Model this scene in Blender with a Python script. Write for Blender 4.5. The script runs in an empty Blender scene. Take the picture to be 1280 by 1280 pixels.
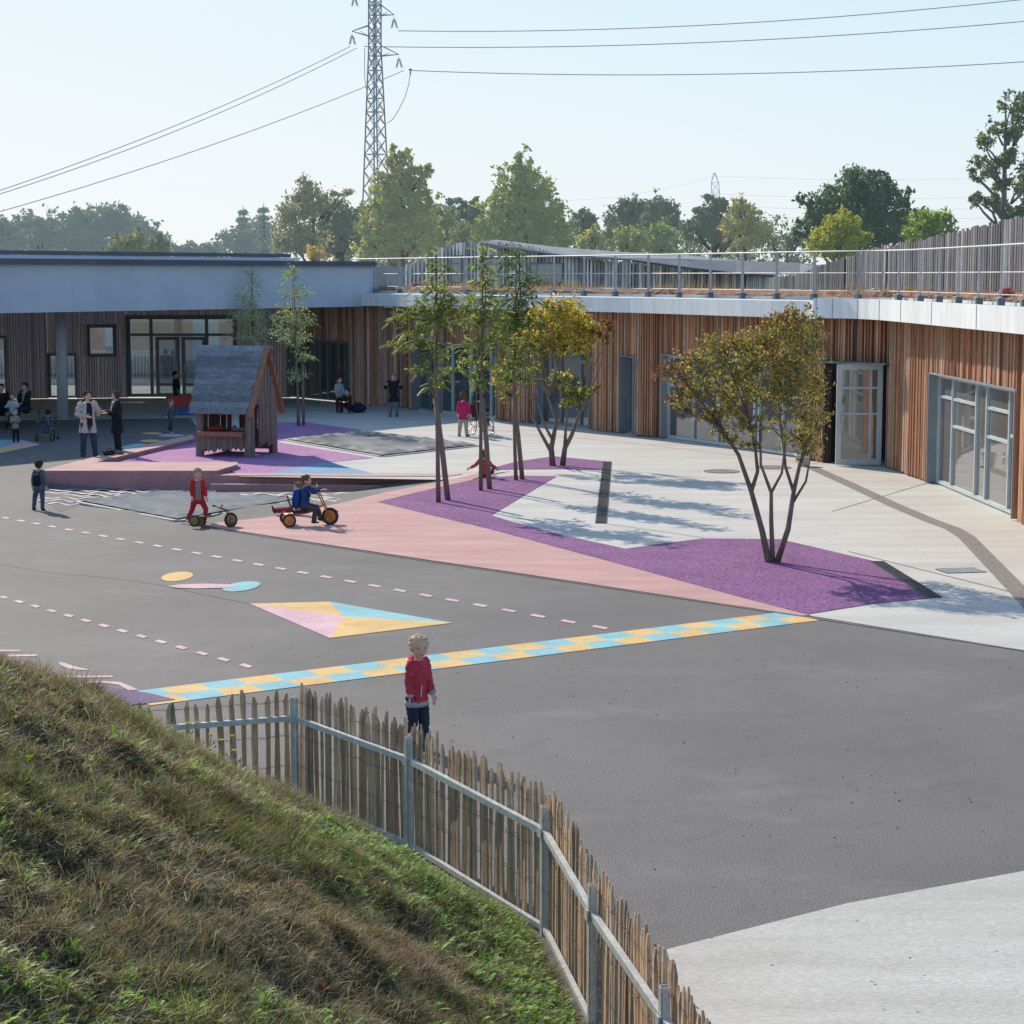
import bpy, bmesh, math, random
import numpy as np
from mathutils import Vector, Matrix, geometry
R = math.radians
random.seed(7); rng = np.random.default_rng(11)
scene = bpy.context.scene
col = scene.collection
CAMZ = 4.45; FOC = 2500.0; PITCH = math.atan(295.0/2500.0)
SUN_EL = R(33); SUN_AZ = R(-33)      # azimuth measured from +Y towards +X
def ray(px, py):
    f = Vector((0, math.cos(PITCH), -math.sin(PITCH))); u = Vector((0, math.sin(PITCH), math.cos(PITCH)))
    return f*FOC + Vector((1,0,0))*(px-640) + u*(640-py)
def g(px, py, z=0.0):                # survey point: where a photo pixel meets the height z
    d = ray(px, py); t = (z-CAMZ)/d.z
    return Vector((d.x*t, d.y*t, z))
def at(px, py, Y):                   # survey point at a known distance
    d = ray(px, py); t = Y/d.y
    return Vector((d.x*t, Y, CAMZ+d.z*t))

# ---------------------------------------------------------------- materials
def new_mat(name):
    m = bpy.data.materials.new(name); m.use_nodes = True
    nt = m.node_tree; b = nt.nodes['Principled BSDF']
    return m, nt, b
def nd(nt, t, **kw):
    n = nt.nodes.new(t)
    for k, v in kw.items():
        if hasattr(n, k): setattr(n, k, v)
        else: n.inputs[k].default_value = v
    return n
def c4(c): return (c[0], c[1], c[2], 1.0)
def pm(name, c1, c2=None, scale=4.0, rough=0.8, bump=0.0, bscale=None, fine=None, fscale=200.0, stretch=None, metal=0.0, spec=0.3, thresh=(0.35,0.65), attr=False, emit=None):
    """two colours mixed by a broad noise, with an optional fine speckle and bump"""
    m, nt, b = new_mat(name); L = nt.links.new
    if c2 is None: c2 = tuple(x*0.82 for x in c1)
    tc = nd(nt, 'ShaderNodeTexCoord'); mp = nd(nt, 'ShaderNodeMapping')
    L(tc.outputs['Object'], mp.inputs['Vector'])
    if stretch: mp.inputs['Scale'].default_value = stretch
    n1 = nd(nt, 'ShaderNodeTexNoise'); n1.inputs['Scale'].default_value = scale; n1.inputs['Detail'].default_value = 6
    n1.inputs['Roughness'].default_value = 0.6
    L(mp.outputs[0], n1.inputs['Vector'])
    mr = nd(nt, 'ShaderNodeMapRange'); mr.inputs['From Min'].default_value = thresh[0]; mr.inputs['From Max'].default_value = thresh[1]
    L(n1.outputs['Fac'], mr.inputs['Value'])
    mx = nd(nt, 'ShaderNodeMix', data_type='RGBA'); L(mr.outputs[0], mx.inputs['Factor'])
    mx.inputs[6].default_value = c4(c1); mx.inputs[7].default_value = c4(c2)
    out = mx.outputs[2]
    if fine:
        n2 = nd(nt, 'ShaderNodeTexNoise'); n2.inputs['Scale'].default_value = fscale; n2.inputs['Detail'].default_value = 2
        L(mp.outputs[0], n2.inputs['Vector'])
        r2 = nd(nt, 'ShaderNodeMapRange'); r2.inputs['From Min'].default_value = 0.3; r2.inputs['From Max'].default_value = 0.7
        r2.inputs['To Min'].default_value = 1-fine; r2.inputs['To Max'].default_value = 1+fine
        L(n2.outputs['Fac'], r2.inputs['Value'])
        m2 = nd(nt, 'ShaderNodeVectorMath', operation='SCALE'); L(out, m2.inputs[0]); L(r2.outputs[0], m2.inputs['Scale']); out = m2.outputs[0]
    if attr:
        a = nd(nt, 'ShaderNodeAttribute', attribute_name='Col')
        m3 = nd(nt, 'ShaderNodeVectorMath', operation='MULTIPLY'); L(out, m3.inputs[0]); L(a.outputs['Color'], m3.inputs[1]); out = m3.outputs[0]
    L(out, b.inputs['Base Color'])
    b.inputs['Roughness'].default_value = rough; b.inputs['Metallic'].default_value = metal
    b.inputs['Specular IOR Level'].default_value = spec
    if emit:
        b.inputs['Emission Color'].default_value = c4(emit); b.inputs['Emission Strength'].default_value = 1.0
    if bump:
        n3 = nd(nt, 'ShaderNodeTexNoise'); n3.inputs['Scale'].default_value = bscale or scale*6; n3.inputs['Detail'].default_value = 5
        L(mp.outputs[0], n3.inputs['Vector'])
        bp = nd(nt, 'ShaderNodeBump'); bp.inputs['Strength'].default_value = bump; bp.inputs['Distance'].default_value = 0.02
        L(n3.outputs['Fac'], bp.inputs['Height']); L(bp.outputs[0], b.inputs['Normal'])
    return m
def leaf_mat(name, trans=0.45, rough=0.5, emit=None):
    m, nt, b = new_mat(name); L = nt.links.new
    a = nd(nt, 'ShaderNodeAttribute', attribute_name='Col')
    L(a.outputs['Color'], b.inputs['Base Color']); b.inputs['Roughness'].default_value = rough; b.inputs['Specular IOR Level'].default_value = 0.3
    tr = nd(nt, 'ShaderNodeBsdfTranslucent')
    sc = nd(nt, 'ShaderNodeVectorMath', operation='MULTIPLY'); sc.inputs[1].default_value = (1.25, 1.2, 0.6)
    L(a.outputs['Color'], sc.inputs[0]); L(sc.outputs[0], tr.inputs['Color'])
    mx = nd(nt, 'ShaderNodeMixShader'); mx.inputs[0].default_value = trans
    L(b.outputs[0], mx.inputs[1]); L(tr.outputs[0], mx.inputs[2])
    if emit:
        b.inputs['Emission Color'].default_value = c4(emit); b.inputs['Emission Strength'].default_value = 1.0/(1-trans)
    L(mx.outputs[0], nt.nodes['Material Output'].inputs['Surface'])
    return m
def glass_mat(name, tint, transp=0.0, rough=0.03):
    """window glass: mirrors the yard by Fresnel, over a dim room colour or real see-through"""
    m, nt, b = new_mat(name); L = nt.links.new
    b.inputs['Base Color'].default_value = c4(tint); b.inputs['Roughness'].default_value = 0.6
    gl = nd(nt, 'ShaderNodeBsdfGlossy'); gl.inputs['Roughness'].default_value = rough; gl.inputs['Color'].default_value = (0.9, 0.95, 1, 1)
    fr = nd(nt, 'ShaderNodeFresnel'); fr.inputs['IOR'].default_value = 1.6
    base = b.outputs[0]
    if transp > 0:
        t = nd(nt, 'ShaderNodeBsdfTransparent'); t.inputs['Color'].default_value = (0.85, 0.9, 0.92, 1)
        m0 = nd(nt, 'ShaderNodeMixShader'); m0.inputs[0].default_value = transp
        L(base, m0.inputs[1]); L(t.outputs[0], m0.inputs[2]); base = m0.outputs[0]
    ad = nd(nt, 'ShaderNodeMath', operation='MULTIPLY_ADD'); ad.inputs[1].default_value = 1.0; ad.inputs[2].default_value = 0.12
    L(fr.outputs[0], ad.inputs[0])
    mx = nd(nt, 'ShaderNodeMixShader'); L(ad.outputs[0], mx.inputs[0]); L(base, mx.inputs[1]); L(gl.outputs[0], mx.inputs[2])
    L(mx.outputs[0], nt.nodes['Material Output'].inputs['Surface'])
    return m

def asphalt_mat():
    """tarmac: fine aggregate, broad worn patches, pale dusty smears and faint laying seams"""
    m = pm('asphalt', (0.175,0.158,0.147), (0.132,0.120,0.112), 0.3, 0.78, 0.05, 210, fine=0.7, fscale=75, spec=0.3, thresh=(0.3,0.7)); nt = m.node_tree; L = nt.links.new; b = nt.nodes['Principled BSDF']
    src = b.inputs['Base Color'].links[0].from_socket; tc = nd(nt,'ShaderNodeTexCoord')
    mp = nd(nt,'ShaderNodeMapping'); mp.inputs['Scale'].default_value = (0.6,0.9,1); mp.inputs['Rotation'].default_value = (0,0,0.35); L(tc.outputs['Object'],mp.inputs[0])
    n1 = nd(nt,'ShaderNodeTexNoise'); n1.inputs['Scale'].default_value = 0.9; n1.inputs['Detail'].default_value = 9; n1.inputs['Roughness'].default_value = 0.72; L(mp.outputs[0],n1.inputs['Vector'])
    r1 = nd(nt,'ShaderNodeMapRange'); r1.inputs['From Min'].default_value = 0.54; r1.inputs['From Max'].default_value = 0.82; r1.inputs['To Max'].default_value = 0.40; L(n1.outputs['Fac'],r1.inputs['Value'])
    x1 = nd(nt,'ShaderNodeMix',data_type='RGBA'); L(r1.outputs[0],x1.inputs['Factor']); L(src,x1.inputs[6]); x1.inputs[7].default_value = (0.33,0.30,0.27,1)
    n2 = nd(nt,'ShaderNodeTexNoise'); n2.inputs['Scale'].default_value = 2.3; n2.inputs['Detail'].default_value = 7; n2.inputs['Distortion'].default_value = 0.6; L(tc.outputs['Object'],n2.inputs['Vector'])
    r2 = nd(nt,'ShaderNodeMapRange'); r2.inputs['From Min'].default_value = 0.56; r2.inputs['From Max'].default_value = 0.72; r2.inputs['To Max'].default_value = 0.26; L(n2.outputs['Fac'],r2.inputs['Value'])
    x2 = nd(nt,'ShaderNodeMix',data_type='RGBA'); L(r2.outputs[0],x2.inputs['Factor']); L(x1.outputs[2],x2.inputs[6]); x2.inputs[7].default_value = (0.075,0.068,0.064,1)
    v = nd(nt,'ShaderNodeTexVoronoi'); v.inputs['Scale'].default_value = 26; L(tc.outputs['Object'],v.inputs['Vector'])
    r3 = nd(nt,'ShaderNodeMapRange'); r3.inputs['From Min'].default_value = 0.06; r3.inputs['From Max'].default_value = 0.16; r3.inputs['To Min'].default_value = 0.35; r3.inputs['To Max'].default_value = 0.0; L(v.outputs['Distance'],r3.inputs['Value'])
    x3 = nd(nt,'ShaderNodeMix',data_type='RGBA'); L(r3.outputs[0],x3.inputs['Factor']); L(x2.outputs[2],x3.inputs[6]); x3.inputs[7].default_value = (0.45,0.43,0.40,1); L(x3.outputs[2],b.inputs['Base Color'])
    return m
M = {}
M['asphalt'] = asphalt_mat()
M['concrete'] = pm('concrete', (0.60,0.565,0.51), (0.49,0.46,0.415), 0.5, 0.85, 0.15, 40, fine=0.10, fscale=25, stretch=(0.6,2.2,1))
M['rough_concrete'] = pm('rough_concrete', (0.60,0.56,0.50), (0.49,0.455,0.40), 0.8, 0.9, 0.5, 60, fine=0.16, fscale=35, stretch=(0.6,2.5,1))
M['salmon'] = pm('salmon', (0.57,0.34,0.305), (0.48,0.265,0.24), 0.9, 0.85, 0.3, 9, fine=0.10, fscale=14, stretch=(0.7,2.6,1))
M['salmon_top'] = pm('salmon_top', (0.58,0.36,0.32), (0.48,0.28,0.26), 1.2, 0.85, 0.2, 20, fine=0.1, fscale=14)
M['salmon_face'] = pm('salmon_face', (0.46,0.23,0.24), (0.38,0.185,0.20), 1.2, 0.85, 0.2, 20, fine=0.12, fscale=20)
M['purple'] = pm('purple', (0.26,0.105,0.25), (0.20,0.08,0.195), 0.8, 0.9, 0.6, 60, fine=0.65, fscale=32)
M['purple_hazed'] = pm('purple_hazed', (0.46,0.22,0.41), (0.38,0.175,0.34), 0.8, 0.9, 0.6, 60, fine=0.4, fscale=32)  # same purple ground, haze and sunlight painted in as a paler pink tone
M['bluepaint'] = pm('bluepaint', (0.22,0.36,0.50), (0.17,0.29,0.42), 2, 0.85, fine=0.1, fscale=20)
M['purple_paint'] = pm('purple_paint', (0.19,0.12,0.21), (0.15,0.10,0.17), 2, 0.9, fine=0.3, fscale=50)
def paint(n, c, wear=0.75):
    m = pm(n, c, tuple(x*0.78 for x in c), 1.6, 0.8, 0.2, 100, fine=0.18, fscale=45); nt = m.node_tree; L = nt.links.new; b = nt.nodes['Principled BSDF']
    src = b.inputs['Base Color'].links[0].from_socket; tc = nd(nt,'ShaderNodeTexCoord'); f = None
    for sc_, lo_, hi_ in ((38,0.60,0.72),(5.5,0.62,0.78)):
        n1 = nd(nt,'ShaderNodeTexNoise'); n1.inputs['Scale'].default_value = sc_; n1.inputs['Detail'].default_value = 8; n1.inputs['Roughness'].default_value = 0.75; L(tc.outputs['Object'],n1.inputs['Vector'])
        r1 = nd(nt,'ShaderNodeMapRange'); r1.inputs['From Min'].default_value = lo_; r1.inputs['From Max'].default_value = hi_; r1.inputs['To Max'].default_value = wear; L(n1.outputs['Fac'],r1.inputs['Value'])
        x1 = nd(nt,'ShaderNodeMix',data_type='RGBA'); L(r1.outputs[0],x1.inputs['Factor']); L(src,x1.inputs[6]); x1.inputs[7].default_value = (0.25,0.225,0.21,1); src = x1.outputs[2]
    L(src,b.inputs['Base Color']); return m
M['p_yellow'] = paint('yellow_paint', (0.80,0.51,0.20)); M['p_blue'] = paint('blue_paint', (0.28,0.55,0.59))
M['p_pink'] = paint('pink_paint', (0.74,0.46,0.50)); M['p_white'] = paint('white_paint', (0.70,0.58,0.56))
M['joint'] = pm('joint', (0.22,0.21,0.20), None, 3, 0.9)
M['grate'] = pm('grate', (0.05,0.05,0.05), (0.09,0.09,0.09), 8, 0.6)
M['cobble'] = pm('cobble', (0.30,0.26,0.235), (0.20,0.175,0.16), 14, 0.9, 0.5, 60, fine=0.3, fscale=60)
M['soil'] = pm('soil', (0.075,0.062,0.035), (0.045,0.045,0.022), 3, 1.0, 0.8, 25)
M['field'] = pm('field', (0.09,0.11,0.045), (0.13,0.12,0.06), 0.05, 1.0)
M['white_render'] = pm('white_render', (0.52,0.57,0.64), (0.45,0.50,0.57), 0.6, 0.7, fine=0.04, fscale=8)
M['fascia'] = pm('fascia', (0.82,0.82,0.81), (0.72,0.73,0.73), 0.7, 0.6, fine=0.08, fscale=6, stretch=(1,1,0.15))
M['roof_dark'] = pm('roof_dark', (0.12,0.135,0.16), (0.09,0.1,0.13), 1, 0.7)
M['roof_grey'] = pm('roof_grey', (0.30,0.31,0.32), (0.20,0.21,0.22), 1.5, 0.8, fine=0.2, fscale=14)
M['sedum'] = pm('sedum', (0.34,0.155,0.10), (0.22,0.14,0.08), 2.2, 1.0, 0.8, 20, fine=0.4, fscale=14)
M['soffit'] = pm('soffit', (0.42,0.42,0.43), None, 1, 0.8)
M['backing'] = pm('backing', (0.07,0.06,0.06), None, 1, 0.9)
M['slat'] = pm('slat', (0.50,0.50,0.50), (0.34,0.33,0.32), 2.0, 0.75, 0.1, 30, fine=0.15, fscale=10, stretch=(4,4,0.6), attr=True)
M['slat_haze_glow'] = pm('slat_haze_glow', (0.50,0.50,0.50), (0.34,0.33,0.32), 2.0, 0.75, 0.1, 30, fine=0.15, fscale=10, stretch=(4,4,0.6), attr=True, emit=(0.018,0.021,0.028))  # same slats with a faint bluish glow standing in for haze
M['greyslat'] = pm('greyslat', (0.50,0.50,0.50), (0.36,0.36,0.36), 2.0, 0.85, fine=0.2, fscale=10, stretch=(4,4,0.6), attr=True)
M['reveal'] = pm('reveal', (0.27,0.29,0.30), (0.23,0.245,0.255), 2, 0.6)
M['alu'] = pm('alu', (0.52,0.58,0.60), (0.44,0.50,0.52), 3, 0.45, metal=0.15, spec=0.5)
M['grey_frame'] = pm('grey_frame', (0.21,0.24,0.265), (0.17,0.20,0.22), 3, 0.5)
M['galva'] = pm('galva', (0.60,0.62,0.61), (0.44,0.46,0.46), 14, 0.42, metal=0.2, spec=0.5, fine=0.15, fscale=60)
M['rail_steel'] = pm('rail_steel', (0.50,0.51,0.52), (0.42,0.43,0.44), 10, 0.5, metal=0.2)
M['pylon'] = pm('pylon', (0.22,0.26,0.30), None, 1, 0.7, emit=(0.05,0.06,0.07))  # faint glow in the steel imitates haze
M['far_pylon'] = pm('far_pylon', (0.35,0.42,0.48), None, 1, 0.7, emit=(0.22,0.27,0.32))  # pale colour and stronger glow imitate thicker haze far off
M['wire'] = pm('wire', (0.25,0.25,0.27), None, 1, 0.6, emit=(0.12,0.13,0.14))  # cables glow slightly to look washed out by haze
M['far_wire'] = pm('far_wire', (0.4,0.42,0.44), None, 1, 0.6, emit=(0.45,0.5,0.54))  # distant cables glow so they fade into painted haze
M['glass_dark'] = glass_mat('glass_dark', (0.055,0.06,0.06), 0.0)
M['glass_brown'] = glass_mat('glass_brown', (0.10,0.085,0.07), 0.0)
M['glass_clear'] = glass_mat('glass_clear', (0.08,0.09,0.1), 0.85)
M['curtain'] = pm('curtain', (0.42,0.27,0.2), (0.3,0.2,0.15), 1.5, 0.9, stretch=(6,6,0.4))
M['picket'] = pm('picket', (0.64,0.44,0.29), (0.40,0.275,0.18), 3.5, 0.85, 0.4, 40, fine=0.25, fscale=30, stretch=(5,5,0.5), attr=True)
M['stake'] = pm('stake', (0.29,0.21,0.165), (0.20,0.15,0.12), 3, 0.9, 0.4, 30, fine=0.2, fscale=30, stretch=(4,4,0.7))
M['bark'] = pm('bark', (0.25,0.195,0.16), (0.15,0.12,0.10), 6, 0.95, 0.5, 40, fine=0.2, fscale=40, stretch=(2,2,0.5))
M['bark_far'] = pm('bark_far', (0.24,0.22,0.2), (0.16,0.15,0.14), 3, 0.95, emit=(0.02,0.025,0.03))  # slight glow on distant trunks in place of airlight
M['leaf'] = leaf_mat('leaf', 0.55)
M['leaf_far'] = leaf_mat('leaf_far', 0.5, 0.8, emit=(0.07,0.088,0.09))  # emission lifts the distant leaves in place of haze
M['leaf_hazy'] = leaf_mat('leaf_hazy', 0.4, 0.9, emit=(0.12,0.155,0.175))  # strongest leaf glow, airlight painted into the farthest crowns
M['leaf_near_haze'] = leaf_mat('leaf_near_haze', 0.5, 0.6, emit=(0.03,0.042,0.042))  # weak glow for nearer crowns, a lighter dose of painted haze
M['grass'] = leaf_mat('grass', 0.35, 0.6)
M['house_roof'] = pm('house_roof', (0.23,0.245,0.27), (0.15,0.165,0.19), 2.5, 0.8, 0.2, 20, fine=0.3, fscale=12, stretch=(1,1,3), attr=True)
M['house_wood'] = pm('house_wood', (0.24,0.19,0.165), (0.15,0.12,0.105), 3, 0.85, 0.3, 20, fine=0.15, fscale=20, stretch=(4,4,0.6))
M['house_warm'] = pm('house_warm', (0.36,0.17,0.10), (0.26,0.12,0.075), 3, 0.8, fine=0.15, fscale=20, stretch=(4,4,0.6))
M['tarp'] = pm('tarp', (0.20,0.215,0.23), (0.15,0.16,0.17), 1.2, 0.85, 0.3, 5, fine=0.12, fscale=14, spec=0.15)
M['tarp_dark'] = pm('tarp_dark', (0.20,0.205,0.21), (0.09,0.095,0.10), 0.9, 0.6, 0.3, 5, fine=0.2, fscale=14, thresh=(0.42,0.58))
M['tarp_edge'] = pm('tarp_edge', (0.58,0.56,0.50), (0.45,0.43,0.39), 3, 0.8)
M['black_rubber'] = pm('black_rubber', (0.025,0.025,0.027), (0.04,0.04,0.04), 10, 0.7)
M['orange_metal'] = pm('orange_metal', (0.62,0.21,0.04), (0.52,0.17,0.03), 6, 0.4, spec=0.5)
M['gold_metal'] = pm('gold_metal', (0.35,0.20,0.07), (0.24,0.14,0.06), 6, 0.45)
M['chrome'] = pm('chrome', (0.6,0.6,0.62), None, 6, 0.25, metal=0.8)
M['red_plastic'] = pm('red_plastic', (0.45,0.05,0.04), None, 4, 0.5)
M['blue_plastic'] = pm('blue_plastic', (0.05,0.12,0.30), None, 4, 0.5)
M['white_plastic'] = pm('white_plastic', (0.75,0.75,0.74), (0.66,0.66,0.65), 4, 0.4)
M['skin'] = pm('skin', (0.72,0.43,0.33), (0.62,0.35,0.27), 8, 0.55, spec=0.35)
M['skin_dark'] = pm('skin_dark', (0.20,0.11,0.075), None, 8, 0.55)
M['eye'] = pm('eye', (0.03,0.025,0.025), None, 8, 0.3)
M['lips'] = pm('lips', (0.42,0.14,0.13), None, 8, 0.5)
_cl = {}
def cloth(c):
    k = tuple(round(x,3) for x in c)
    if k not in _cl:
        _cl[k] = pm('fabric_%d' % len(_cl), c, tuple(x*0.72 for x in c), 9, 0.9, 0.7, 16, fine=0.12, fscale=120)
    return _cl[k]
def plaid():
    m, nt, b = new_mat('plaid_fabric'); L = nt.links.new
    tc = nd(nt, 'ShaderNodeTexCoord'); w1 = nd(nt, 'ShaderNodeTexWave', bands_direction='X'); w2 = nd(nt, 'ShaderNodeTexWave', bands_direction='Z')
    for w in (w1, w2): w.inputs['Scale'].default_value = 9; L(tc.outputs['Object'], w.inputs['Vector'])
    mx = nd(nt, 'ShaderNodeMix', data_type='RGBA'); mx.inputs[6].default_value = (0.45,0.4,0.38,1); mx.inputs[7].default_value = (0.08,0.06,0.1,1); L(w1.outputs['Fac'], mx.inputs['Factor'])
    m2 = nd(nt, 'ShaderNodeMix', data_type='RGBA'); L(mx.outputs[2], m2.inputs[6]); m2.inputs[7].default_value = (0.30,0.07,0.07,1)
    q = nd(nt, 'ShaderNodeMath', operation='MULTIPLY'); q.inputs[1].default_value = 0.6; L(w2.outputs['Fac'], q.inputs[0]); L(q.outputs[0], m2.inputs['Factor'])
    L(m2.outputs[2], b.inputs['Base Color']); b.inputs['Roughness'].default_value = 0.9
    return m
M['plaid'] = plaid()

# ---------------------------------------------------------------- object helpers
def link(o, parent=None):
    col.objects.link(o)
    if parent is not None: o.parent = parent
    return o
def tag(o, label=None, cat=None, group=None, kind=None):
    if label: o['label'] = label
    if cat: o['category'] = cat
    if group: o['group'] = group
    if kind: o['kind'] = kind
    return o
def thing(name, label, cat, loc=(0,0,0), rotz=0.0, group=None):
    o = bpy.data.objects.new(name, None); o.location = loc; o.rotation_euler = (0,0,rotz); o.empty_display_size = 0.2
    link(o); return tag(o, label, cat, group)
def copy_tree(o, parent=None):
    c = o.copy(); col.objects.link(c)
    if parent is not None: c.parent = parent
    for ch in list(o.children): copy_tree(ch, c)
    return c
def np_mesh(name, verts, faces_flat, nper, mat, parent=None, colors=None, smooth=False):
    """fast mesh from arrays: verts (n,3), faces (m,nper)"""
    me = bpy.data.meshes.new(name); nv = len(verts); nf = len(faces_flat)
    me.vertices.add(nv); me.vertices.foreach_set('co', np.asarray(verts, dtype=np.float32).ravel())
    me.loops.add(nf*nper); me.loops.foreach_set('vertex_index', np.asarray(faces_flat, dtype=np.int32).ravel())
    me.polygons.add(nf); me.polygons.foreach_set('loop_start', np.arange(0, nf*nper, nper, dtype=np.int32))
    if colors is not None:
        a = me.color_attributes.new('Col', 'FLOAT_COLOR', 'POINT')
        cc = np.ones((nv,4), dtype=np.float32); cc[:,:3] = colors; a.data.foreach_set('color', cc.ravel())
    me.update(calc_edges=True); me.materials.append(mat)
    if smooth: me.polygons.foreach_set('use_smooth', np.ones(nf, dtype=bool))
    return link(bpy.data.objects.new(name, me), parent)
class MB:
    """collects boxes, bars and tubes that become ONE mesh"""
    def __init__(s): s.v = []; s.f = []; s.c = []
    def add(s, vs, fs, color=(1,1,1)):
        o = len(s.v); s.v += [tuple(v) for v in vs]; s.f += [tuple(i+o for i in f) for f in fs]; s.c += [color]*len(vs)
    def box(s, c, size, rz=0.0, color=(1,1,1), mat=None):
        hx, hy, hz = size[0]/2, size[1]/2, size[2]/2
        m = mat or Matrix.Rotation(rz, 3, 'Z'); c = Vector(c)
        vs = [c + m @ Vector((x*hx,y*hy,z*hz)) for x in (-1,1) for y in (-1,1) for z in (-1,1)]
        s.add(vs, [(0,1,3,2),(4,6,7,5),(0,4,5,1),(2,3,7,6),(0,2,6,4),(1,5,7,3)], color)
    def bar(s, a, b, w, h=None, color=(1,1,1), up=(0,0,1)):
        a = Vector(a); b = Vector(b); d = b-a; L_ = d.length
        if L_ < 1e-6: return
        d.normalize(); h = h or w
        u = Vector(up)
        if abs(d.dot(u)) > 0.98: u = Vector((0,1,0))
        x = d.cross(u).normalized(); y = x.cross(d).normalized()
        m = Matrix((x, d, y)).transposed()
        s.box((a+b)/2, (w, L_, h), color=color, mat=m)
    def tube(s, pts, rad, n=8, color=(1,1,1), cap=True):
        pts = [Vector(p) for p in pts]; k = len(pts)
        if not hasattr(rad, '__len__'): rad = [rad]*k
        vs = []; fs = []; prev = None
        for i, p in enumerate(pts):
            t = (pts[min(i+1,k-1)]-pts[max(i-1,0)]).normalized()
            if prev is None:
                ref = Vector((0,0,1)) if abs(t.z) < 0.9 else Vector((0,1,0)); x = t.cross(ref).normalized()
            else:
                x = (prev - t*prev.dot(t)).normalized()
            prev = x; y = t.cross(x)
            for j in range(n):
                a = 2*math.pi*j/n; vs.append(p + (x*math.cos(a)+y*math.sin(a))*rad[i])
        for i in range(k-1):
            for j in range(n):
                fs.append((i*n+j, i*n+(j+1)%n, (i+1)*n+(j+1)%n, (i+1)*n+j))
        if cap: fs.append(tuple(range(n-1,-1,-1))); fs.append(tuple((k-1)*n+j for j in range(n)))
        s.add(vs, fs, color)
    def prism(s, poly, z0, z1, color=(1,1,1)):
        n = len(poly); vs = [(p[0],p[1],z0) for p in poly]+[(p[0],p[1],z1) for p in poly]
        tri = geometry.tessellate_polygon([[Vector((p[0],p[1],0)) for p in poly]])
        fs = [tuple(t) for t in tri] + [tuple(i+n for i in t[::-1]) for t in tri] + [(i,(i+1)%n,(i+1)%n+n,i+n) for i in range(n)]
        s.add(vs, fs, color)
    def ellipsoid(s, c, r, nu=12, nv=8, color=(1,1,1), mat=None):
        c = Vector(c); m = mat or Matrix.Identity(3); vs = []; fs = []
        for i in range(nv+1):
            ph = math.pi*i/nv
            for j in range(nu):
                th = 2*math.pi*j/nu
                vs.append(c + m @ Vector((r[0]*math.sin(ph)*math.cos(th), r[1]*math.sin(ph)*math.sin(th), r[2]*math.cos(ph))))
        for i in range(nv):
            for j in range(nu):
                a, b, cc, d = i*nu+j, i*nu+(j+1)%nu, (i+1)*nu+(j+1)%nu, (i+1)*nu+j
                if i == 0: fs.append((a, d, cc))
                elif i == nv-1: fs.append((a, d, b))
                else: fs.append((a, d, cc, b))
        s.add(vs, fs, color)
    def loft(s, rings, side, n=16, color=(1,1,1), round_ends=(1,1)):
        """rings: (centre, r_side, r_front); closed, with domed ends"""
        R_ = [(Vector(c), a, b) for c, a, b in rings]; side = Vector(side)
        c0, a0, b0 = R_[0]; c1, a1, b1 = R_[-1]
        t0 = (R_[0][0]-R_[1][0]).normalized(); t1 = (R_[-1][0]-R_[-2][0]).normalized()
        pre = [(c0+t0*min(a0,b0)*math.sin(q)*round_ends[0], a0*math.cos(q), b0*math.cos(q)) for q in (R(80),R(50),R(25))]
        post = [(c1+t1*min(a1,b1)*math.sin(q)*round_ends[1], a1*math.cos(q), b1*math.cos(q)) for q in (R(25),R(50),R(80))]
        R_ = pre + R_ + post; k = len(R_); vs = []; fs = []
        for i, (c, a, b) in enumerate(R_):
            t = (R_[min(i+1,k-1)][0]-R_[max(i-1,0)][0]).normalized()
            x = (side - t*side.dot(t))
            if x.length < 1e-3: x = t.orthogonal()
            x.normalize(); y = t.cross(x)
            for j in range(n):
                q = 2*math.pi*j/n; vs.append(c + x*(a*math.cos(q)) + y*(b*math.sin(q)))
        for i in range(k-1):
            for j in range(n): fs.append((i*n+j, i*n+(j+1)%n, (i+1)*n+(j+1)%n, (i+1)*n+j))
        fs.append(tuple(range(n-1,-1,-1))); fs.append(tuple((k-1)*n+j for j in range(n)))
        s.add(vs, fs, color)
    def mesh(s, name, mat, smooth=False):
        me = bpy.data.meshes.new(name); me.from_pydata([tuple(v) for v in s.v], [], s.f)
        a = me.color_attributes.new('Col', 'FLOAT_COLOR', 'POINT')
        cc = np.ones((len(s.v),4), dtype=np.float32); cc[:,:3] = np.array(s.c, dtype=np.float32).reshape(-1,3); a.data.foreach_set('color', cc.ravel())
        bm = bmesh.new(); bm.from_mesh(me); bmesh.ops.recalc_face_normals(bm, faces=bm.faces[:]); bm.to_mesh(me); bm.free()
        me.materials.append(mat)
        if smooth: me.polygons.foreach_set('use_smooth', [True]*len(me.polygons))
        return me
    def build(s, name, mat, parent=None, smooth=False):
        return link(bpy.data.objects.new(name, s.mesh(name, mat, smooth)), parent)
    def fused(s, name, mat, parent, voxel, smooth_it=3, wrinkle=0.0):
        """melts the overlapping shapes into one continuous skin"""
        o = s.build(name, mat, parent, True)
        r = o.modifiers.new('r', 'REMESH'); r.mode = 'VOXEL'; r.voxel_size = voxel; r.use_smooth_shade = True
        if smooth_it:
            sm = o.modifiers.new('s', 'SMOOTH'); sm.factor = 0.5; sm.iterations = smooth_it
        dg = bpy.context.evaluated_depsgraph_get(); ev = o.evaluated_get(dg)
        me = bpy.data.meshes.new_from_object(ev, preserve_all_data_layers=False, depsgraph=dg)
        o.modifiers.clear(); old = o.data; o.data = me; me.name = name
        if not me.materials: me.materials.append(mat)
        bpy.data.meshes.remove(old)
        me.polygons.foreach_set('use_smooth', [True]*len(me.polygons))
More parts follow.
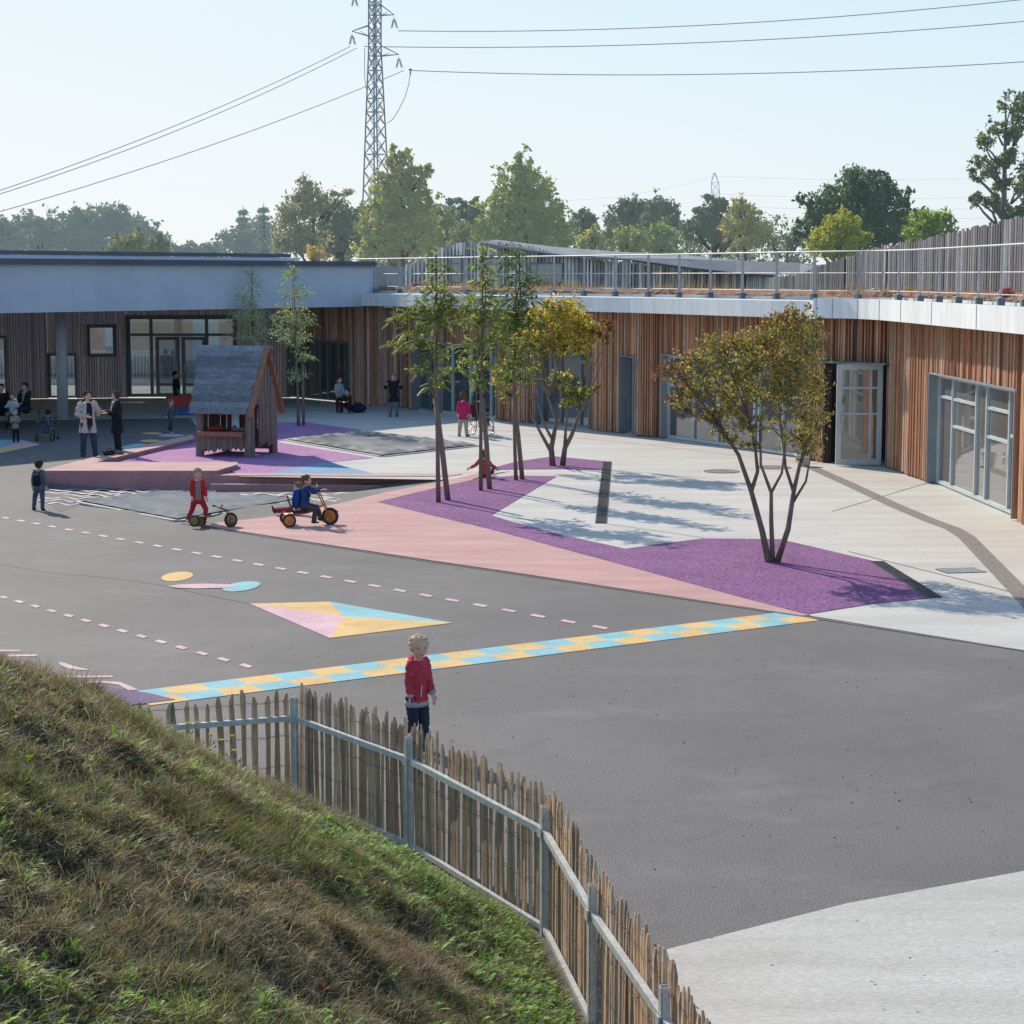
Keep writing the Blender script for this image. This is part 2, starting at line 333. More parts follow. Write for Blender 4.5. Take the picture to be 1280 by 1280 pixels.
        if wrinkle:
            n = len(me.vertices); co = np.empty(n*3, np.float32); no = np.empty(n*3, np.float32); me.vertices.foreach_get('co', co); me.vertices.foreach_get('normal', no); co = co.reshape(-1,3); no = no.reshape(-1,3)
            x, y, z = co.T*(1.0/max(wrinkle,1e-6))*0.0055; x = x*1.0; s1 = np.sin(x*46+3*np.sin(z*31+y*20))*np.sin(z*58+2.5*np.sin(x*27-y*33)); s2 = np.sin(z*95+x*70+4*np.sin(y*40+x*22))
            co += no*((s1*0.75+s2*0.35)*wrinkle)[:,None]; me.vertices.foreach_set('co', co.ravel()); me.update()
        return o
# ---------------------------------------------------------------- people (built first, while the scene is light)
def nv_(v): return Vector(v).normalized()
def person(label, loc, rotz, h, adult=False, lean=(0,0,1), arms=None, legs=None, head_yaw=0.0, head_tilt=0.0, seat=None,
           top=(0.3,0.3,0.3), bottom=(0.05,0.06,0.1), shoe=(0.03,0.03,0.03), hair=(0.08,0.05,0.03), hair_style='short', skin='skin',
           coat=0.0, top_name='jacket', trim=None, inner=None, voxel=None, group=None, backpack=None, hood=False, bottom_name='trousers',
           scarf=None, bp_k=1.0, open_front=False, fine=False, cat=None):
    root = thing('person', label, cat or ('woman' if adult else 'child'), loc, rotz, group)
    hh = h*(0.138 if adult else 0.185)
    sh_z = h*(0.815 if adult else 0.765); hip_z = h*(0.52 if adult else 0.455)
    ua, fa = (h*0.17, h*0.145) if adult else (h*0.155, h*0.13)
    th, sn = (h*0.25, h*0.235) if adult else (h*0.215, h*0.205)
    shw, hpw = (h*0.105, h*0.055) if adult else (h*0.084, h*0.050)
    arms = arms or [((0.12,0,-1),(0.05,-0.15,-1)), ((-0.12,0,-1),(-0.05,-0.15,-1))]
    legs = legs or [((0.04,0,-1),(0,0,-1)), ((-0.04,0,-1),(0,0,-1))]
    vox = voxel or (0.0075 if adult else 0.006)
    fk = 1.0 if adult else 1.08
    lean = nv_(lean); P = Vector((0,0,0)); side = Vector((1,0,0))
    hips = [P+Vector((hpw,0,0)), P-Vector((hpw,0,0))]; fl = []
    for i in (0,1):
        k = hips[i]+nv_(legs[i][0])*th; a = k+nv_(legs[i][1])*sn; fl.append((hips[i], k, a))
    low = min(min(f[2].z, f[1].z) for f in fl)
    pz = seat if seat is not None else -low + h*0.035
    off = Vector((0,0,pz)); P = P+off; fl = [tuple(q+off for q in f) for f in fl]
    tl = sh_z-hip_z; chest = P+lean*tl*0.72; sh = P+lean*tl; neck = sh+lean*h*0.02
    front = lean.cross(side).normalized()
    if front.y > 0: front = -front
    shs = [sh+side*shw, sh-side*shw]; al = []
    for i in (0,1):
        e = shs[i]+nv_(arms[i][0])*ua; w = e+nv_(arms[i][1])*fa; al.append((shs[i], e, w))
    hc = neck + lean*h*0.012 + Vector((0,-0.01*h,hh*0.52))
    HR = (Matrix.Rotation(head_yaw, 3, 'Z') @ Matrix.Rotation(head_tilt, 3, 'X'))
    def hp(x,y,z): return hc + HR @ Vector((x*hh, y*hh, z*hh))
    # --- body, one continuous skin
    b = MB()
    b.ellipsoid(hp(0,0.03,0.08), (hh*0.385,hh*0.45,hh*0.41), 20, 14, mat=HR)
    b.ellipsoid(hp(0,-0.10,-0.17), (hh*0.285,hh*0.29,hh*0.30), 16, 12, mat=HR)
    b.ellipsoid(hp(0,-0.20,-0.40), (hh*0.12,hh*0.12,hh*0.09), 12, 8, mat=HR)
    b.ellipsoid(hp(0.20,-0.23,-0.14), (hh*0.12,hh*0.11,hh*0.12), 12, 8, mat=HR)
    b.ellipsoid(hp(-0.20,-0.23,-0.14), (hh*0.12,hh*0.11,hh*0.12), 12, 8, mat=HR)
    b.loft([(hp(0,-0.37,0.0),hh*0.032,hh*0.03),(hp(0,-0.445,-0.10),hh*0.055,hh*0.05)], HR@Vector((1,0,0)), 10)
    b.ellipsoid(hp(0,-0.375,-0.265), (hh*0.11,hh*0.05,hh*0.045), 10, 8, mat=HR)
    for sx in (-1,1): b.ellipsoid(hp(sx*0.39,0.04,-0.04), (hh*0.045,hh*0.09,hh*0.12), 10, 8, mat=HR)
    nr = h*(0.031 if adult else 0.029)*fk
    b.loft([(sh-lean*h*0.02,nr*1.25,nr*1.2),(hp(0,0.05,-0.25),nr,nr)], side, 14)
    b.loft([(P-lean*h*0.02,h*0.083,h*0.058),(P+lean*tl*0.3,h*0.074,h*0.055),(chest,h*0.084,h*0.058),(sh-lean*h*0.01,h*0.066,h*0.040)], side, 18)
    for (s_,e,w) in al:
        b.loft([(s_,h*0.033,h*0.033),(s_.lerp(e,0.5),h*0.028,h*0.028),(e,h*0.023,h*0.023),(e.lerp(w,0.35),h*0.0235,h*0.0235),(w,h*0.0155,h*0.0155)], side, 12)
        d = (w-e).normalized(); sx = 1 if s_.x > 0 else -1
        pr = d.cross(front if abs(d.dot(front)) < 0.9 else Vector((0,0,1))).normalized()      # across the palm
        nn = d.cross(pr).normalized(); hl = hh*(0.72 if adult else 0.60)
        b.loft([(w, h*0.015, h*0.012),(w+d*hl*0.25, h*0.0225, h*0.0115),(w+d*hl*0.48, h*0.023, h*0.010)], pr, 12)
        for fi, (o_, ln, cu) in enumerate(((-0.75,0.40,0.55),(-0.27,0.50,0.5),(0.25,0.46,0.5),(0.74,0.36,0.6))):
            r_ = h*0.0058; a0 = w+d*hl*0.44+pr*(o_*h*0.019)
            a1 = a0+(d*math.cos(cu*0.4)+nn*math.sin(cu*0.4)).normalized()*hl*ln*0.5; a2 = a1+(d*math.cos(cu*1.4)+nn*math.sin(cu*1.4)).normalized()*hl*ln*0.55
            b.loft([(a0,r_,r_),(a1,r_*0.95,r_*0.95),(a2,r_*0.8,r_*0.8)], pr, 8)
        t0 = w+d*hl*0.15+pr*(-h*0.018); t1 = t0+(d*0.6-pr*0.75+nn*0.2).normalized()*hl*0.22; t2 = t1+(d*0.95-pr*0.25+nn*0.2).normalized()*hl*0.2
        b.loft([(t0,h*0.0085,h*0.0085),(t1,h*0.007,h*0.007),(t2,h*0.0058,h*0.0058)], pr, 8)
    for (hq,k,a) in fl:
        b.loft([(hq,h*0.049,h*0.052),(hq.lerp(k,0.5),h*0.043,h*0.045),(k,h*0.032,h*0.033),(k.lerp(a,0.35),h*0.031,h*0.032),(a,h*0.02,h*0.02)], side, 14)
    fr = []
    for (hq,k,a) in fl:
        shd = (a-k).normalized(); fd = Vector((0,-1,0)) - shd*Vector((0,-1,0)).dot(shd)
        if shd.z < -0.75: fd = Vector((0,-1,0))
        if fd.length < 0.1: fd = Vector((0,0,1))
        if abs(shd.z) < 0.5 and seat is not None: fd = Vector((0,-0.25,1))
        fd.normalize(); fr.append((a, shd, fd))
        b.loft([(a+shd*h*0.012-fd*h*0.018,h*0.017,h*0.015),(a+shd*h*0.018+fd*h*0.04,h*0.02,h*0.013),(a+shd*h*0.022+fd*h*0.075,h*0.019,h*0.009)], side, 10)
    b.fused('body', M[skin], root, vox, 3)
    for sx in (-1,1):
        e = MB(); e.ellipsoid(hp(sx*0.15,-0.362,0.035), (hh*0.058,hh*0.022,hh*0.030), 10, 8, mat=HR); e.build('eye', M['eye'], root, True)
        e = MB(); e.loft([(hp(sx*0.08,-0.385,0.115),hh*0.016,hh*0.012),(hp(sx*0.21,-0.35,0.125),hh*0.014,hh*0.012)], (0,0,1), 8); e.build('eyebrow', cloth(tuple(x*0.6 for x in hair)), root, True)
    e = MB(); e.ellipsoid(hp(0,-0.405,-0.255), (hh*0.10,hh*0.03,hh*0.026), 10, 8, mat=HR); e.build('mouth', M['lips'], root, True)
    # --- hair
    hm = cloth(hair); q = MB()
    q.ellipsoid(hp(0,0.09,0.15), (hh*0.43,hh*0.475,hh*0.40), 20, 14, mat=HR)
    rr = random.Random(len(label)*31)
    for i in range(34):
        t = rr.uniform(0,2*math.pi); u = rr.uniform(0.1,1.0)
        x, y, z = math.cos(t)*math.sqrt(1-u*u)*0.42, math.sin(t)*math.sqrt(1-u*u)*0.46, u*0.40
        if y < -0.25 and z < 0.3: z = 0.32
        q.ellipsoid(hp(x,y+0.07,z+0.15), (hh*0.085,hh*0.085,hh*0.05), 8, 6, mat=HR)
    q.ellipsoid(hp(0,0.22,-0.08), (hh*0.33,hh*0.26,hh*0.30), 14, 10, mat=HR)
    for sx in (-1,1): q.ellipsoid(hp(sx*0.34,-0.05,0.12), (hh*0.09,hh*0.15,hh*0.17), 10, 8, mat=HR)
    if hair_style in ('bob','long'):
        zz = -0.25 if hair_style == 'bob' else -0.6
        q.loft([(hp(0,0.16,0.1),hh*0.43,hh*0.33),(hp(0,0.22,zz*0.5),hh*0.44,hh*0.28),(hp(0,0.24,zz),hh*0.36,hh*0.17)], HR@Vector((1,0,0)), 14)
        for sx in (-1,1): q.loft([(hp(sx*0.37,0.0,0.15),hh*0.09,hh*0.16),(hp(sx*0.40,0.02,zz*0.8),hh*0.08,hh*0.14)], HR@Vector((1,0,0)), 10)
    if hair_style == 'bun': q.ellipsoid(hp(0,0.52,0.12), (hh*0.17,hh*0.17,hh*0.17), 10, 8)
    if hair_style == 'bunches':
        for sx in (-1,1): q.ellipsoid(hp(sx*0.42,0.12,0.32), (hh*0.15,hh*0.15,hh*0.17), 10, 8)
    # keep the face free: cut verts in front of the face
    o = q.fused('hair', hm, root, vox*0.9, 1, h*0.0045)
    # --- bottoms
    inf = h*0.010
    q = MB()
    q.loft([(P-lean*h*0.03,h*0.088+inf,h*0.062+inf),(P+lean*tl*0.28,h*0.078+inf,h*0.058+inf)], side, 18)
    for (hq,k,a) in fl:
        q.loft([(hq,h*0.051+inf,h*0.054+inf),(hq.lerp(k,0.5),h*0.043+inf,h*0.046+inf),(k,h*0.035+inf,h*0.036+inf),(k.lerp(a,0.5),h*0.031+inf,h*0.033+inf),(a-(a-k).normalized()*h*0.002,h*0.027+inf,h*0.029+inf)], side, 14, round_ends=(1,0.1))
    q.fused(bottom_name, cloth(bottom), root, vox*1.0, 1, h*0.0050)
    # --- shoes
    for (a,shd,fd) in fr:
        q = MB(); sd = shd
        q.loft([(a+sd*h*0.012-fd*h*0.024,h*0.024,h*0.024),(a+sd*h*0.016+fd*h*0.02,h*0.027,h*0.022),(a+sd*h*0.021+fd*h*0.055,h*0.029,h*0.017),(a+sd*h*0.024+fd*h*0.085,h*0.025,h*0.012)], side, 12)
        q.loft([(a,h*0.024,h*0.024),(a+sd*h*0.02,h*0.026,h*0.026)], side, 10)
        q.fused('shoe', cloth(shoe), root, vox, 1)
    # --- top
    inf = h*0.018; q = MB()
    rings = [(P-lean*h*(0.02),h*0.091+inf,h*0.070+inf),(P+lean*tl*0.3,h*0.076+inf,h*0.060+inf),(chest,h*0.084+inf,h*0.062+inf),(sh-lean*h*0.012,h*0.064+inf,h*0.040+inf)]
    if coat > 0: rings = [(P-Vector((0,0,coat*h)),h*0.105+inf,h*0.08+inf)] + rings
    if open_front:
        q.loft([(c+side*sx*r1*0.52+front*-r2*0.12, r1*0.52, r2*1.0) for sx in (1,) for c,r1,r2 in rings], side, 14, round_ends=(0.1,0.6))
        q.loft([(c-side*r1*0.52+front*-r2*0.12, r1*0.52, r2*1.0) for c,r1,r2 in rings], side, 14, round_ends=(0.1,0.6))
        q2 = MB(); q2.loft([(c+front*r2*0.20, r1*0.62, r2*0.93) for c,r1,r2 in rings[-4:]], side, 16, round_ends=(0.2,0.4))
        im = M['plaid'] if inner == 'plaid' else cloth(inner or (0.03,0.03,0.04))
        q2.fused('shirt', im, root, vox*1.1, 2)
    else:
        q.loft(rings, side, 18, round_ends=(0.15,0.6))
    for (s_,e,w) in al:
        q.loft([(s_-Vector((0,0,h*0.006)),h*0.033+inf*.6,h*0.035+inf*.6),(s_.lerp(e,0.5),h*0.030+inf*.8,h*0.030+inf*.8),(e,h*0.027+inf*.8,h*0.027+inf*.8),(e.lerp(w,0.5),h*0.0245+inf*.7,h*0.0245+inf*.7),(e.lerp(w,0.96),h*0.020+inf*.6,h*0.020+inf*.6)], side, 12, round_ends=(1,0.1))
    if hood:
        q.loft([(sh+side*h*0.055-front*h*0.02,h*0.03,h*0.03),(sh-front*h*0.075+Vector((0,0,h*0.012)),h*0.038,h*0.034),(sh-side*h*0.055-front*h*0.02,h*0.03,h*0.03)], (0,0,1), 12)
        q.loft([(sh+side*h*0.06-front*h*0.01+lean*h*0.012,h*0.02,h*0.02),(sh+side*h*0.035+front*h*0.035,h*0.018,h*0.018)], (0,0,1), 10)
        q.loft([(sh-side*h*0.06-front*h*0.01+lean*h*0.012,h*0.02,h*0.02),(sh-side*h*0.035+front*h*0.035,h*0.018,h*0.018)], (0,0,1), 10)
    q.fused(top_name, cloth(top), root, vox*1.0, 1, h*0.0055)
    if trim:
        q = MB(); c0 = P-lean*h*0.03
        q.loft([(c0-lean*h*0.028,h*0.094+inf,h*0.072+inf),(c0+lean*h*0.012,h*0.096+inf,h*0.073+inf)], side, 20, round_ends=(0.1,0.1)); q.build('hem_band', cloth(trim), root, True)
        for (s_,e,w) in al:
            q = MB(); q.loft([(e.lerp(w,0.84),h*0.0265+inf*.6,h*0.0265+inf*.6),(e.lerp(w,1.03),h*0.022+inf*.5,h*0.022+inf*.5)], side, 14, round_ends=(0.1,0.1)); q.build('cuff', cloth(trim), root, True)
        q = MB(); a = P+lean*tl*0.12+front*(h*0.083)-side*h*0.035; bb = P+lean*tl*0.40+front*(h*0.083)-side*h*0.028
        q.loft([(a,h*0.008,h*0.005),(a.lerp(bb,0.5)-side*h*0.006,h*0.008,h*0.005),(bb,h*0.007,h*0.005)], side, 8); q.build('pocket_trim', cloth((0.6,0.55,0.58)), root, True)
    if scarf:
        q = MB(); q.ellipsoid(sh+front*h*0.012, (h*0.075,h*0.062,h*0.032), 16, 10)
        q.loft([(sh+side*h*0.03+front*h*0.05,h*0.03,h*0.02),(chest+front*h*0.085+side*h*0.03,h*0.03,h*0.014),(P+lean*tl*0.35+front*h*0.09+side*h*0.02,h*0.03,h*0.012)], side, 12)
        q.fused('scarf', cloth(scarf), root, vox, 2)
    if backpack:
        q = MB(); c = chest-lean*h*0.07*bp_k-front*h*(0.075+0.05*bp_k)
        q.loft([(c-lean*h*0.10*bp_k,h*0.080*bp_k,h*0.048*bp_k),(c,h*0.088*bp_k,h*0.055*bp_k),(c+lean*h*0.09*bp_k,h*0.078*bp_k,h*0.048*bp_k)], side, 12, round_ends=(0.5,0.5))
        q.ellipsoid(c-front*h*0.05-lean*h*0.03,(h*0.06,h*0.03,h*0.055),14,10)
        bp = q.fused('backpack', cloth(backpack), root, vox, 2)
        for sx in (-1,1):
            q = MB(); q.tube([c+lean*h*0.11+side*sx*h*0.04, sh+side*sx*h*0.05+lean*h*0.025, chest+side*sx*h*0.06+front*h*0.085, P+lean*tl*0.35+side*sx*h*0.085+front*h*0.05, c-lean*h*0.09+side*sx*h*0.06], h*0.010, 8)
            q.build('strap', cloth(tuple(x*0.6 for x in backpack)), bp, True)
    return root, dict(P=P, sh=sh, arms=al, legs=fl, hc=hc)

FD = lambda ang: (math.sin(ang), -math.cos(ang))
# red hooded boy walking by the fence
person('blond boy in red hooded sweatshirt and dark jeans walking beyond the picket fence', g(521,938), R(50), 1.12,
       lean=(0.0,-0.06,1), head_yaw=R(-26), head_tilt=R(4),
       arms=[((0.06,-0.16,-1),(0.0,-0.45,-1)), ((-0.06,0.10,-1),(0.0,-0.10,-1))],
       legs=[((0.0,-0.20,-1),(0.0,0.08,-1)), ((0.0,-0.02,-1),(0.0,1.0,-0.7))],
       top=(0.60,0.055,0.09), bottom=(0.028,0.04,0.06), shoe=(0.05,0.05,0.06), hair=(0.75,0.54,0.32), trim=(0.38,0.38,0.46), hood=True,
       top_name='sweatshirt', bottom_name='jeans', voxel=0.0042, fine=True)
person('boy seen from behind with a black backpack standing on the asphalt at the left', g(50,638), R(168), 0.98,
       arms=[((0.25,0.05,-1),(0.1,-0.1,-1)), ((-0.25,0.05,-1),(-0.1,-0.1,-1))], legs=[((0.26,-0.02,-1),(0.10,0.08,-1)), ((-0.04,0,-1),(0.02,0,-1))],
       top=(0.16,0.17,0.21), bottom=(0.07,0.11,0.19), hair=(0.05,0.03,0.025), backpack=(0.02,0.02,0.025), bottom_name='jeans')
person('woman in long beige cardigan and sunglasses holding a cup', g(111,574), R(35), 1.68, adult=True,
       arms=[((0.28,-0.15,-1),(-0.25,-0.9,0.45)), ((-0.32,0.05,-1),(0.55,-0.85,-0.12))], legs=[((0.12,-0.02,-1),(0.10,0.02,-1)), ((-0.10,0,-1),(-0.03,0,-1))],
       top=(0.62,0.53,0.50), bottom=(0.045,0.065,0.12), shoe=(0.4,0.35,0.33), hair=(0.09,0.045,0.03), hair_style='bun', coat=0.13, top_name='cardigan', open_front=True, inner=(0.02,0.02,0.03), bottom_name='jeans')
person('woman with curly brown hair in black coat and pale scarf talking', g(147,569), R(-70), 1.62, adult=True,
       arms=[((0.2,-0.1,-1),(-0.2,-1,0.1)), ((-0.2,-0.1,-1),(0.15,-1,0.2))], legs=[((0.03,-0.08,-1),(0,0.1,-1)), ((-0.05,0.08,-1),(0,0.1,-1))],
       top=(0.02,0.02,0.028), bottom=(0.015,0.015,0.02), shoe=(0.35,0.25,0.2), hair=(0.10,0.05,0.035), hair_style='bob', coat=0.17, top_name='coat', scarf=(0.50,0.52,0.56))
person('fair haired boy in red tracksuit over a plaid shirt beside the toppled tricycle', g(248,653), R(14), 1.02,
       head_tilt=R(14), arms=[((0.22,-0.1,-1),(0.18,-0.3,-1)), ((-0.2,0.05,-1),(0.15,-0.35,-1))], legs=[((0.42,-0.25,-1),(-0.12,0.1,-1)), ((-0.30,-0.05,-1),(-0.42,0.5,-1))],
       top=(0.55,0.04,0.035), bottom=(0.45,0.03,0.04), shoe=(0.6,0.5,0.58), hair=(0.42,0.32,0.22), open_front=True, inner='plaid')
TR = g(385,657); TR_ROT = R(12)      # orange tricycle, heading along its own +X
def tl(x, y, z=0):                   # tricycle local -> world
    c, s = math.cos(TR_ROT), math.sin(TR_ROT); return Vector((TR.x+x*c-y*s, TR.y+x*s+y*c, z))
person('boy with a big blue backpack riding the orange tricycle', tl(-0.06,0.0), TR_ROT+R(72), 1.04, seat=0.36, bp_k=1.45,
       lean=(0.0,-0.10,1), arms=[((0.12,-0.85,-0.28),(-0.05,-1,0.12)), ((-0.12,-0.85,-0.25),(0.05,-1,0.15))],
       legs=[((0.18,-1,-0.15),(0.02,-0.25,-1)), ((-0.18,-1,-0.25),(0,0.12,-1))],
       top=(0.03,0.07,0.22), bottom=(0.085,0.075,0.085), shoe=(0.05,0.05,0.06), hair=(0.15,0.10,0.06), backpack=(0.02,0.075,0.28))
person('girl in pink top and red leggings sitting on the ground behind the orange tricycle', g(371,644), R(-78), 0.98, seat=0.10,
       lean=(0.0,0.12,1), arms=[((0.3,0.1,-1),(0.1,-0.6,-0.6)), ((-0.3,0.1,-1),(-0.1,-0.6,-0.6))],
       legs=[((0.12,-1,0.04),(0.05,-1,-0.06)), ((-0.12,-1,0.04),(-0.05,-1,-0.06))],
       top=(0.62,0.20,0.26), bottom=(0.34,0.025,0.06), shoe=(0.16,0.02,0.04), hair=(0.22,0.13,0.08), hair_style='long', bottom_name='leggings')
person('child in orange red jacket sitting with arms propped wide', g(605,597), R(172), 1.0, seat=0.09, voxel=0.007,
       lean=(0.0,0.10,1), arms=[((0.75,0.3,-0.9),(1,0.15,-0.55)), ((-0.75,0.3,-0.9),(-1,0.15,-0.55))],
       legs=[((0.3,-1,0.02),(0.1,-1,-0.02)), ((-0.3,-1,0.02),(-0.1,-1,-0.02))],
       top=(0.66,0.08,0.05), bottom=(0.05,0.04,0.05), hair=(0.12,0.06,0.035), hair_style='bunches', coat=0.02)
person('girl in bright pink coat and pale trousers seen from behind beside the wheelchair', g(579,546), R(165), 1.26, voxel=0.008,
       arms=[((0.25,-0.2,-1),(0.15,-0.6,-1)), ((-0.25,-0.2,-1),(-0.15,-0.6,-1))], legs=[((0.10,0,-1),(0.1,0.05,-1)), ((-0.05,-0.1,-1),(-0.1,0.1,-1))],
       top=(0.60,0.03,0.12), bottom=(0.45,0.42,0.36), hair=(0.13,0.07,0.05), hair_style='bob', coat=0.06, top_name='coat')
WC = g(599,545)
person('child dressed in black sitting in the wheelchair seen from behind', WC, R(150), 1.25, seat=0.55, voxel=0.008,
       arms=[((0.3,-0.3,-1),(0.3,-1,-0.3)), ((-0.3,-0.3,-1),(-0.3,-1,-0.3))], legs=[((0.1,-1,0),(0,-0.3,-1)), ((-0.1,-1,0),(0,-0.3,-1))],
       top=(0.03,0.028,0.035), bottom=(0.03,0.03,0.04), hair=(0.03,0.025,0.025), hair_style='bob')
person('person in knee length black coat and dark boots standing at the shaded timber wall', g(492,521), R(5), 1.38, adult=True, voxel=0.01,
       arms=[((0.5,-0.1,-0.9),(-0.2,-0.9,0.5)), ((-0.5,-0.1,-0.9),(0.2,-0.9,0.5))], legs=[((0.05,0,-1),(0.05,0,-1)), ((-0.05,0,-1),(-0.05,0,-1))],
       top=(0.022,0.026,0.04), bottom=(0.20,0.22,0.27), shoe=(0.01,0.01,0.012), hair=(0.25,0.2,0.17), coat=0.16, top_name='coat')
person('child in white sleeved top and dark red trousers standing by the shaded glass door', g(424,516), R(40), 1.20, voxel=0.009,
       arms=[((0.15,-0.2,-1),(0.1,-0.4,-1)), ((-0.25,-0.1,-1),(-0.1,-0.5,-0.9))], top=(0.42,0.44,0.50), bottom=(0.14,0.03,0.035), hair=(0.05,0.04,0.035), coat=0.0)
person('child in dark clothes crouching on the ground beside the black bags', g(436,517), R(-20), 1.15, seat=0.22, voxel=0.009,
       lean=(0,-0.25,1), arms=[((0.3,-0.6,-0.7),(-0.1,-1,-0.1)), ((-0.3,-0.6,-0.7),(0.1,-1,-0.1))], legs=[((0.3,-1,0.55),(0.05,-0.1,-1)), ((-0.3,-1,0.55),(-0.05,-0.1,-1))],
       top=(0.045,0.03,0.04), bottom=(0.05,0.02,0.03), hair=(0.04,0.03,0.03))
person('toddler in grey coat running past the left side of the playhouse', g(214,541), R(60), 0.98, voxel=0.008,
       arms=[((0.6,0.1,-0.9),(0.3,-0.2,-1)), ((-0.6,0.1,-0.9),(-0.3,-0.2,-1))], legs=[((0.1,0.35,-1),(0,0.5,-0.9)), ((-0.1,-0.3,-1),(0,0.05,-1))],
       top=(0.12,0.14,0.16), bottom=(0.06,0.07,0.10), shoe=(0.62,0.62,0.68), hair=(0.22,0.15,0.13), coat=0.08, top_name='coat')
person('dark haired child in black jacket in front of the glazed door', g(220,508), R(80), 1.22, voxel=0.009,
       arms=[((0.1,-0.2,-1),(0,-0.4,-1)), ((-0.1,-0.2,-1),(0,-0.4,-1))], top=(0.02,0.025,0.04), bottom=(0.03,0.04,0.06), hair=(0.012,0.012,0.015))
person('small child in blue waistcoat on the toy trike in the shade', g(61,549), R(175), 0.98, seat=0.30, voxel=0.008,
       arms=[((0.45,-0.3,-0.9),(0.3,-0.9,-0.3)), ((-0.45,-0.3,-0.9),(-0.3,-0.9,-0.3))], legs=[((0.9,-0.7,-0.3),(0.1,0.2,-1)), ((-0.9,-0.7,-0.3),(-0.1,0.2,-1))],
       top=(0.05,0.09,0.18), bottom=(0.10,0.15,0.24), hair=(0.03,0.03,0.035))
person('child in beige top and black leggings standing on the painted triangle in the shade', g(20,554), R(10), 0.92, voxel=0.008,
       arms=[((0.2,-0.5,-0.9),(-0.5,-0.9,0.3)), ((-0.2,-0.5,-0.9),(0.5,-0.9,0.3))], top=(0.38,0.28,0.24), bottom=(0.025,0.025,0.03), shoe=(0.5,0.42,0.45), hair=(0.42,0.30,0.20), bottom_name='leggings')
person('child in white top sitting on the low bench at the left edge', g(17,537), R(0), 1.1, seat=0.48, voxel=0.009,
       arms=[((0.4,-0.3,-1),(0.1,-1,0.1)), ((-0.4,-0.3,-1),(-0.1,-1,0.1))], legs=[((0.35,-1,-0.05),(0.1,-0.1,-1)), ((-0.35,-1,-0.05),(-0.1,-0.1,-1))],
       top=(0.55,0.60,0.66), bottom=(0.16,0.20,0.20), hair=(0.18,0.15,0.14))
person('adult in dark suit and pale shirt front on the right end of the bench', g(33,531), R(-35), 1.62, adult=True, seat=0.50, voxel=0.011,
       arms=[((0.1,-0.4,-1),(0,-1,-0.2)), ((-0.1,-0.4,-1),(0,-1,-0.2))], legs=[((0.1,-1,-0.1),(0,-0.1,-1)), ((-0.1,-1,-0.1),(0,0.15,-1))],
       top=(0.03,0.033,0.05), bottom=(0.03,0.033,0.05), hair=(0.04,0.03,0.03), scarf=(0.4,0.43,0.5), top_name='jacket')
person('adult in black coat sitting at the left end of the bench at the frame edge', g(3,534), R(10), 1.65, adult=True, seat=0.50, voxel=0.011,
       arms=[((0.3,-0.4,-1),(0.1,-1,-0.1)), ((-0.3,-0.4,-1),(-0.1,-1,-0.1))], legs=[((0.2,-1,-0.1),(0,-0.1,-1)), ((-0.2,-1,-0.1),(0,-0.1,-1))],
       top=(0.02,0.022,0.03), bottom=(0.03,0.03,0.04), hair=(0.03,0.025,0.025))
# low bench
def make_bench():
    p0 = g(-14,528); t = thing('low_bench', 'low dark bench under the people at the left edge of the yard', 'bench', p0)
    L_ = 1.6
    q = MB(); q.box((L_/2,0.05,0.42),(L_+0.2,0.34,0.05)); q.build('seat', M['house_wood'], t)
    for x in (0.1, L_-0.1): q = MB(); q.box((x,0.05,0.1975),(0.06,0.3,0.39)); q.build('leg', M['grey_frame'], t)
make_bench()

# ---------------------------------------------------------------- tricycles
def wheel(mb_t, mb_r, c, r, w):
    """wheel around the local Y axis"""
    n = 24
    prof = [(r*0.70,-w/2*0.7),(r*0.86,-w/2),(r*0.97,-w*0.3),(r,0),(r*0.97,w*0.3),(r*0.86,w/2),(r*0.70,w/2*0.7)]
    vs = []; fs = []; k = len(prof)
    for i in range(n):
        a = 2*math.pi*i/n
        for (q, y) in prof: vs.append((c[0]+q*math.cos(a), c[1]+y, c[2]+q*math.sin(a)))
    for i in range(n):
        for j in range(k): fs.append((i*k+j, i*k+(j+1)%k, ((i+1)%n)*k+(j+1)%k, ((i+1)%n)*k+j))
    mb_t.add(vs, fs)
    def disc(y0, r0, r1, y1):
        vs = [(c[0]+q*math.cos(2*math.pi*i/n), c[1]+y, c[2]+q*math.sin(2*math.pi*i/n)) for (q,y) in ((r0,y0),(r1,y1)) for i in range(n)]
        mb_r.add(vs, [(i,(i+1)%n,(i+1)%n+n,i+n) for i in range(n)])
        mb_r.add([vs[i] for i in range(n)], [tuple(range(n))])
    for s in (-1,1): disc(s*w*0.42, r*0.42, r*0.72, s*w*0.30)
    mb_r.tube([(c[0],c[1]-w*0.6,c[2]),(c[0],c[1]+w*0.6,c[2])], r*0.14, 10)
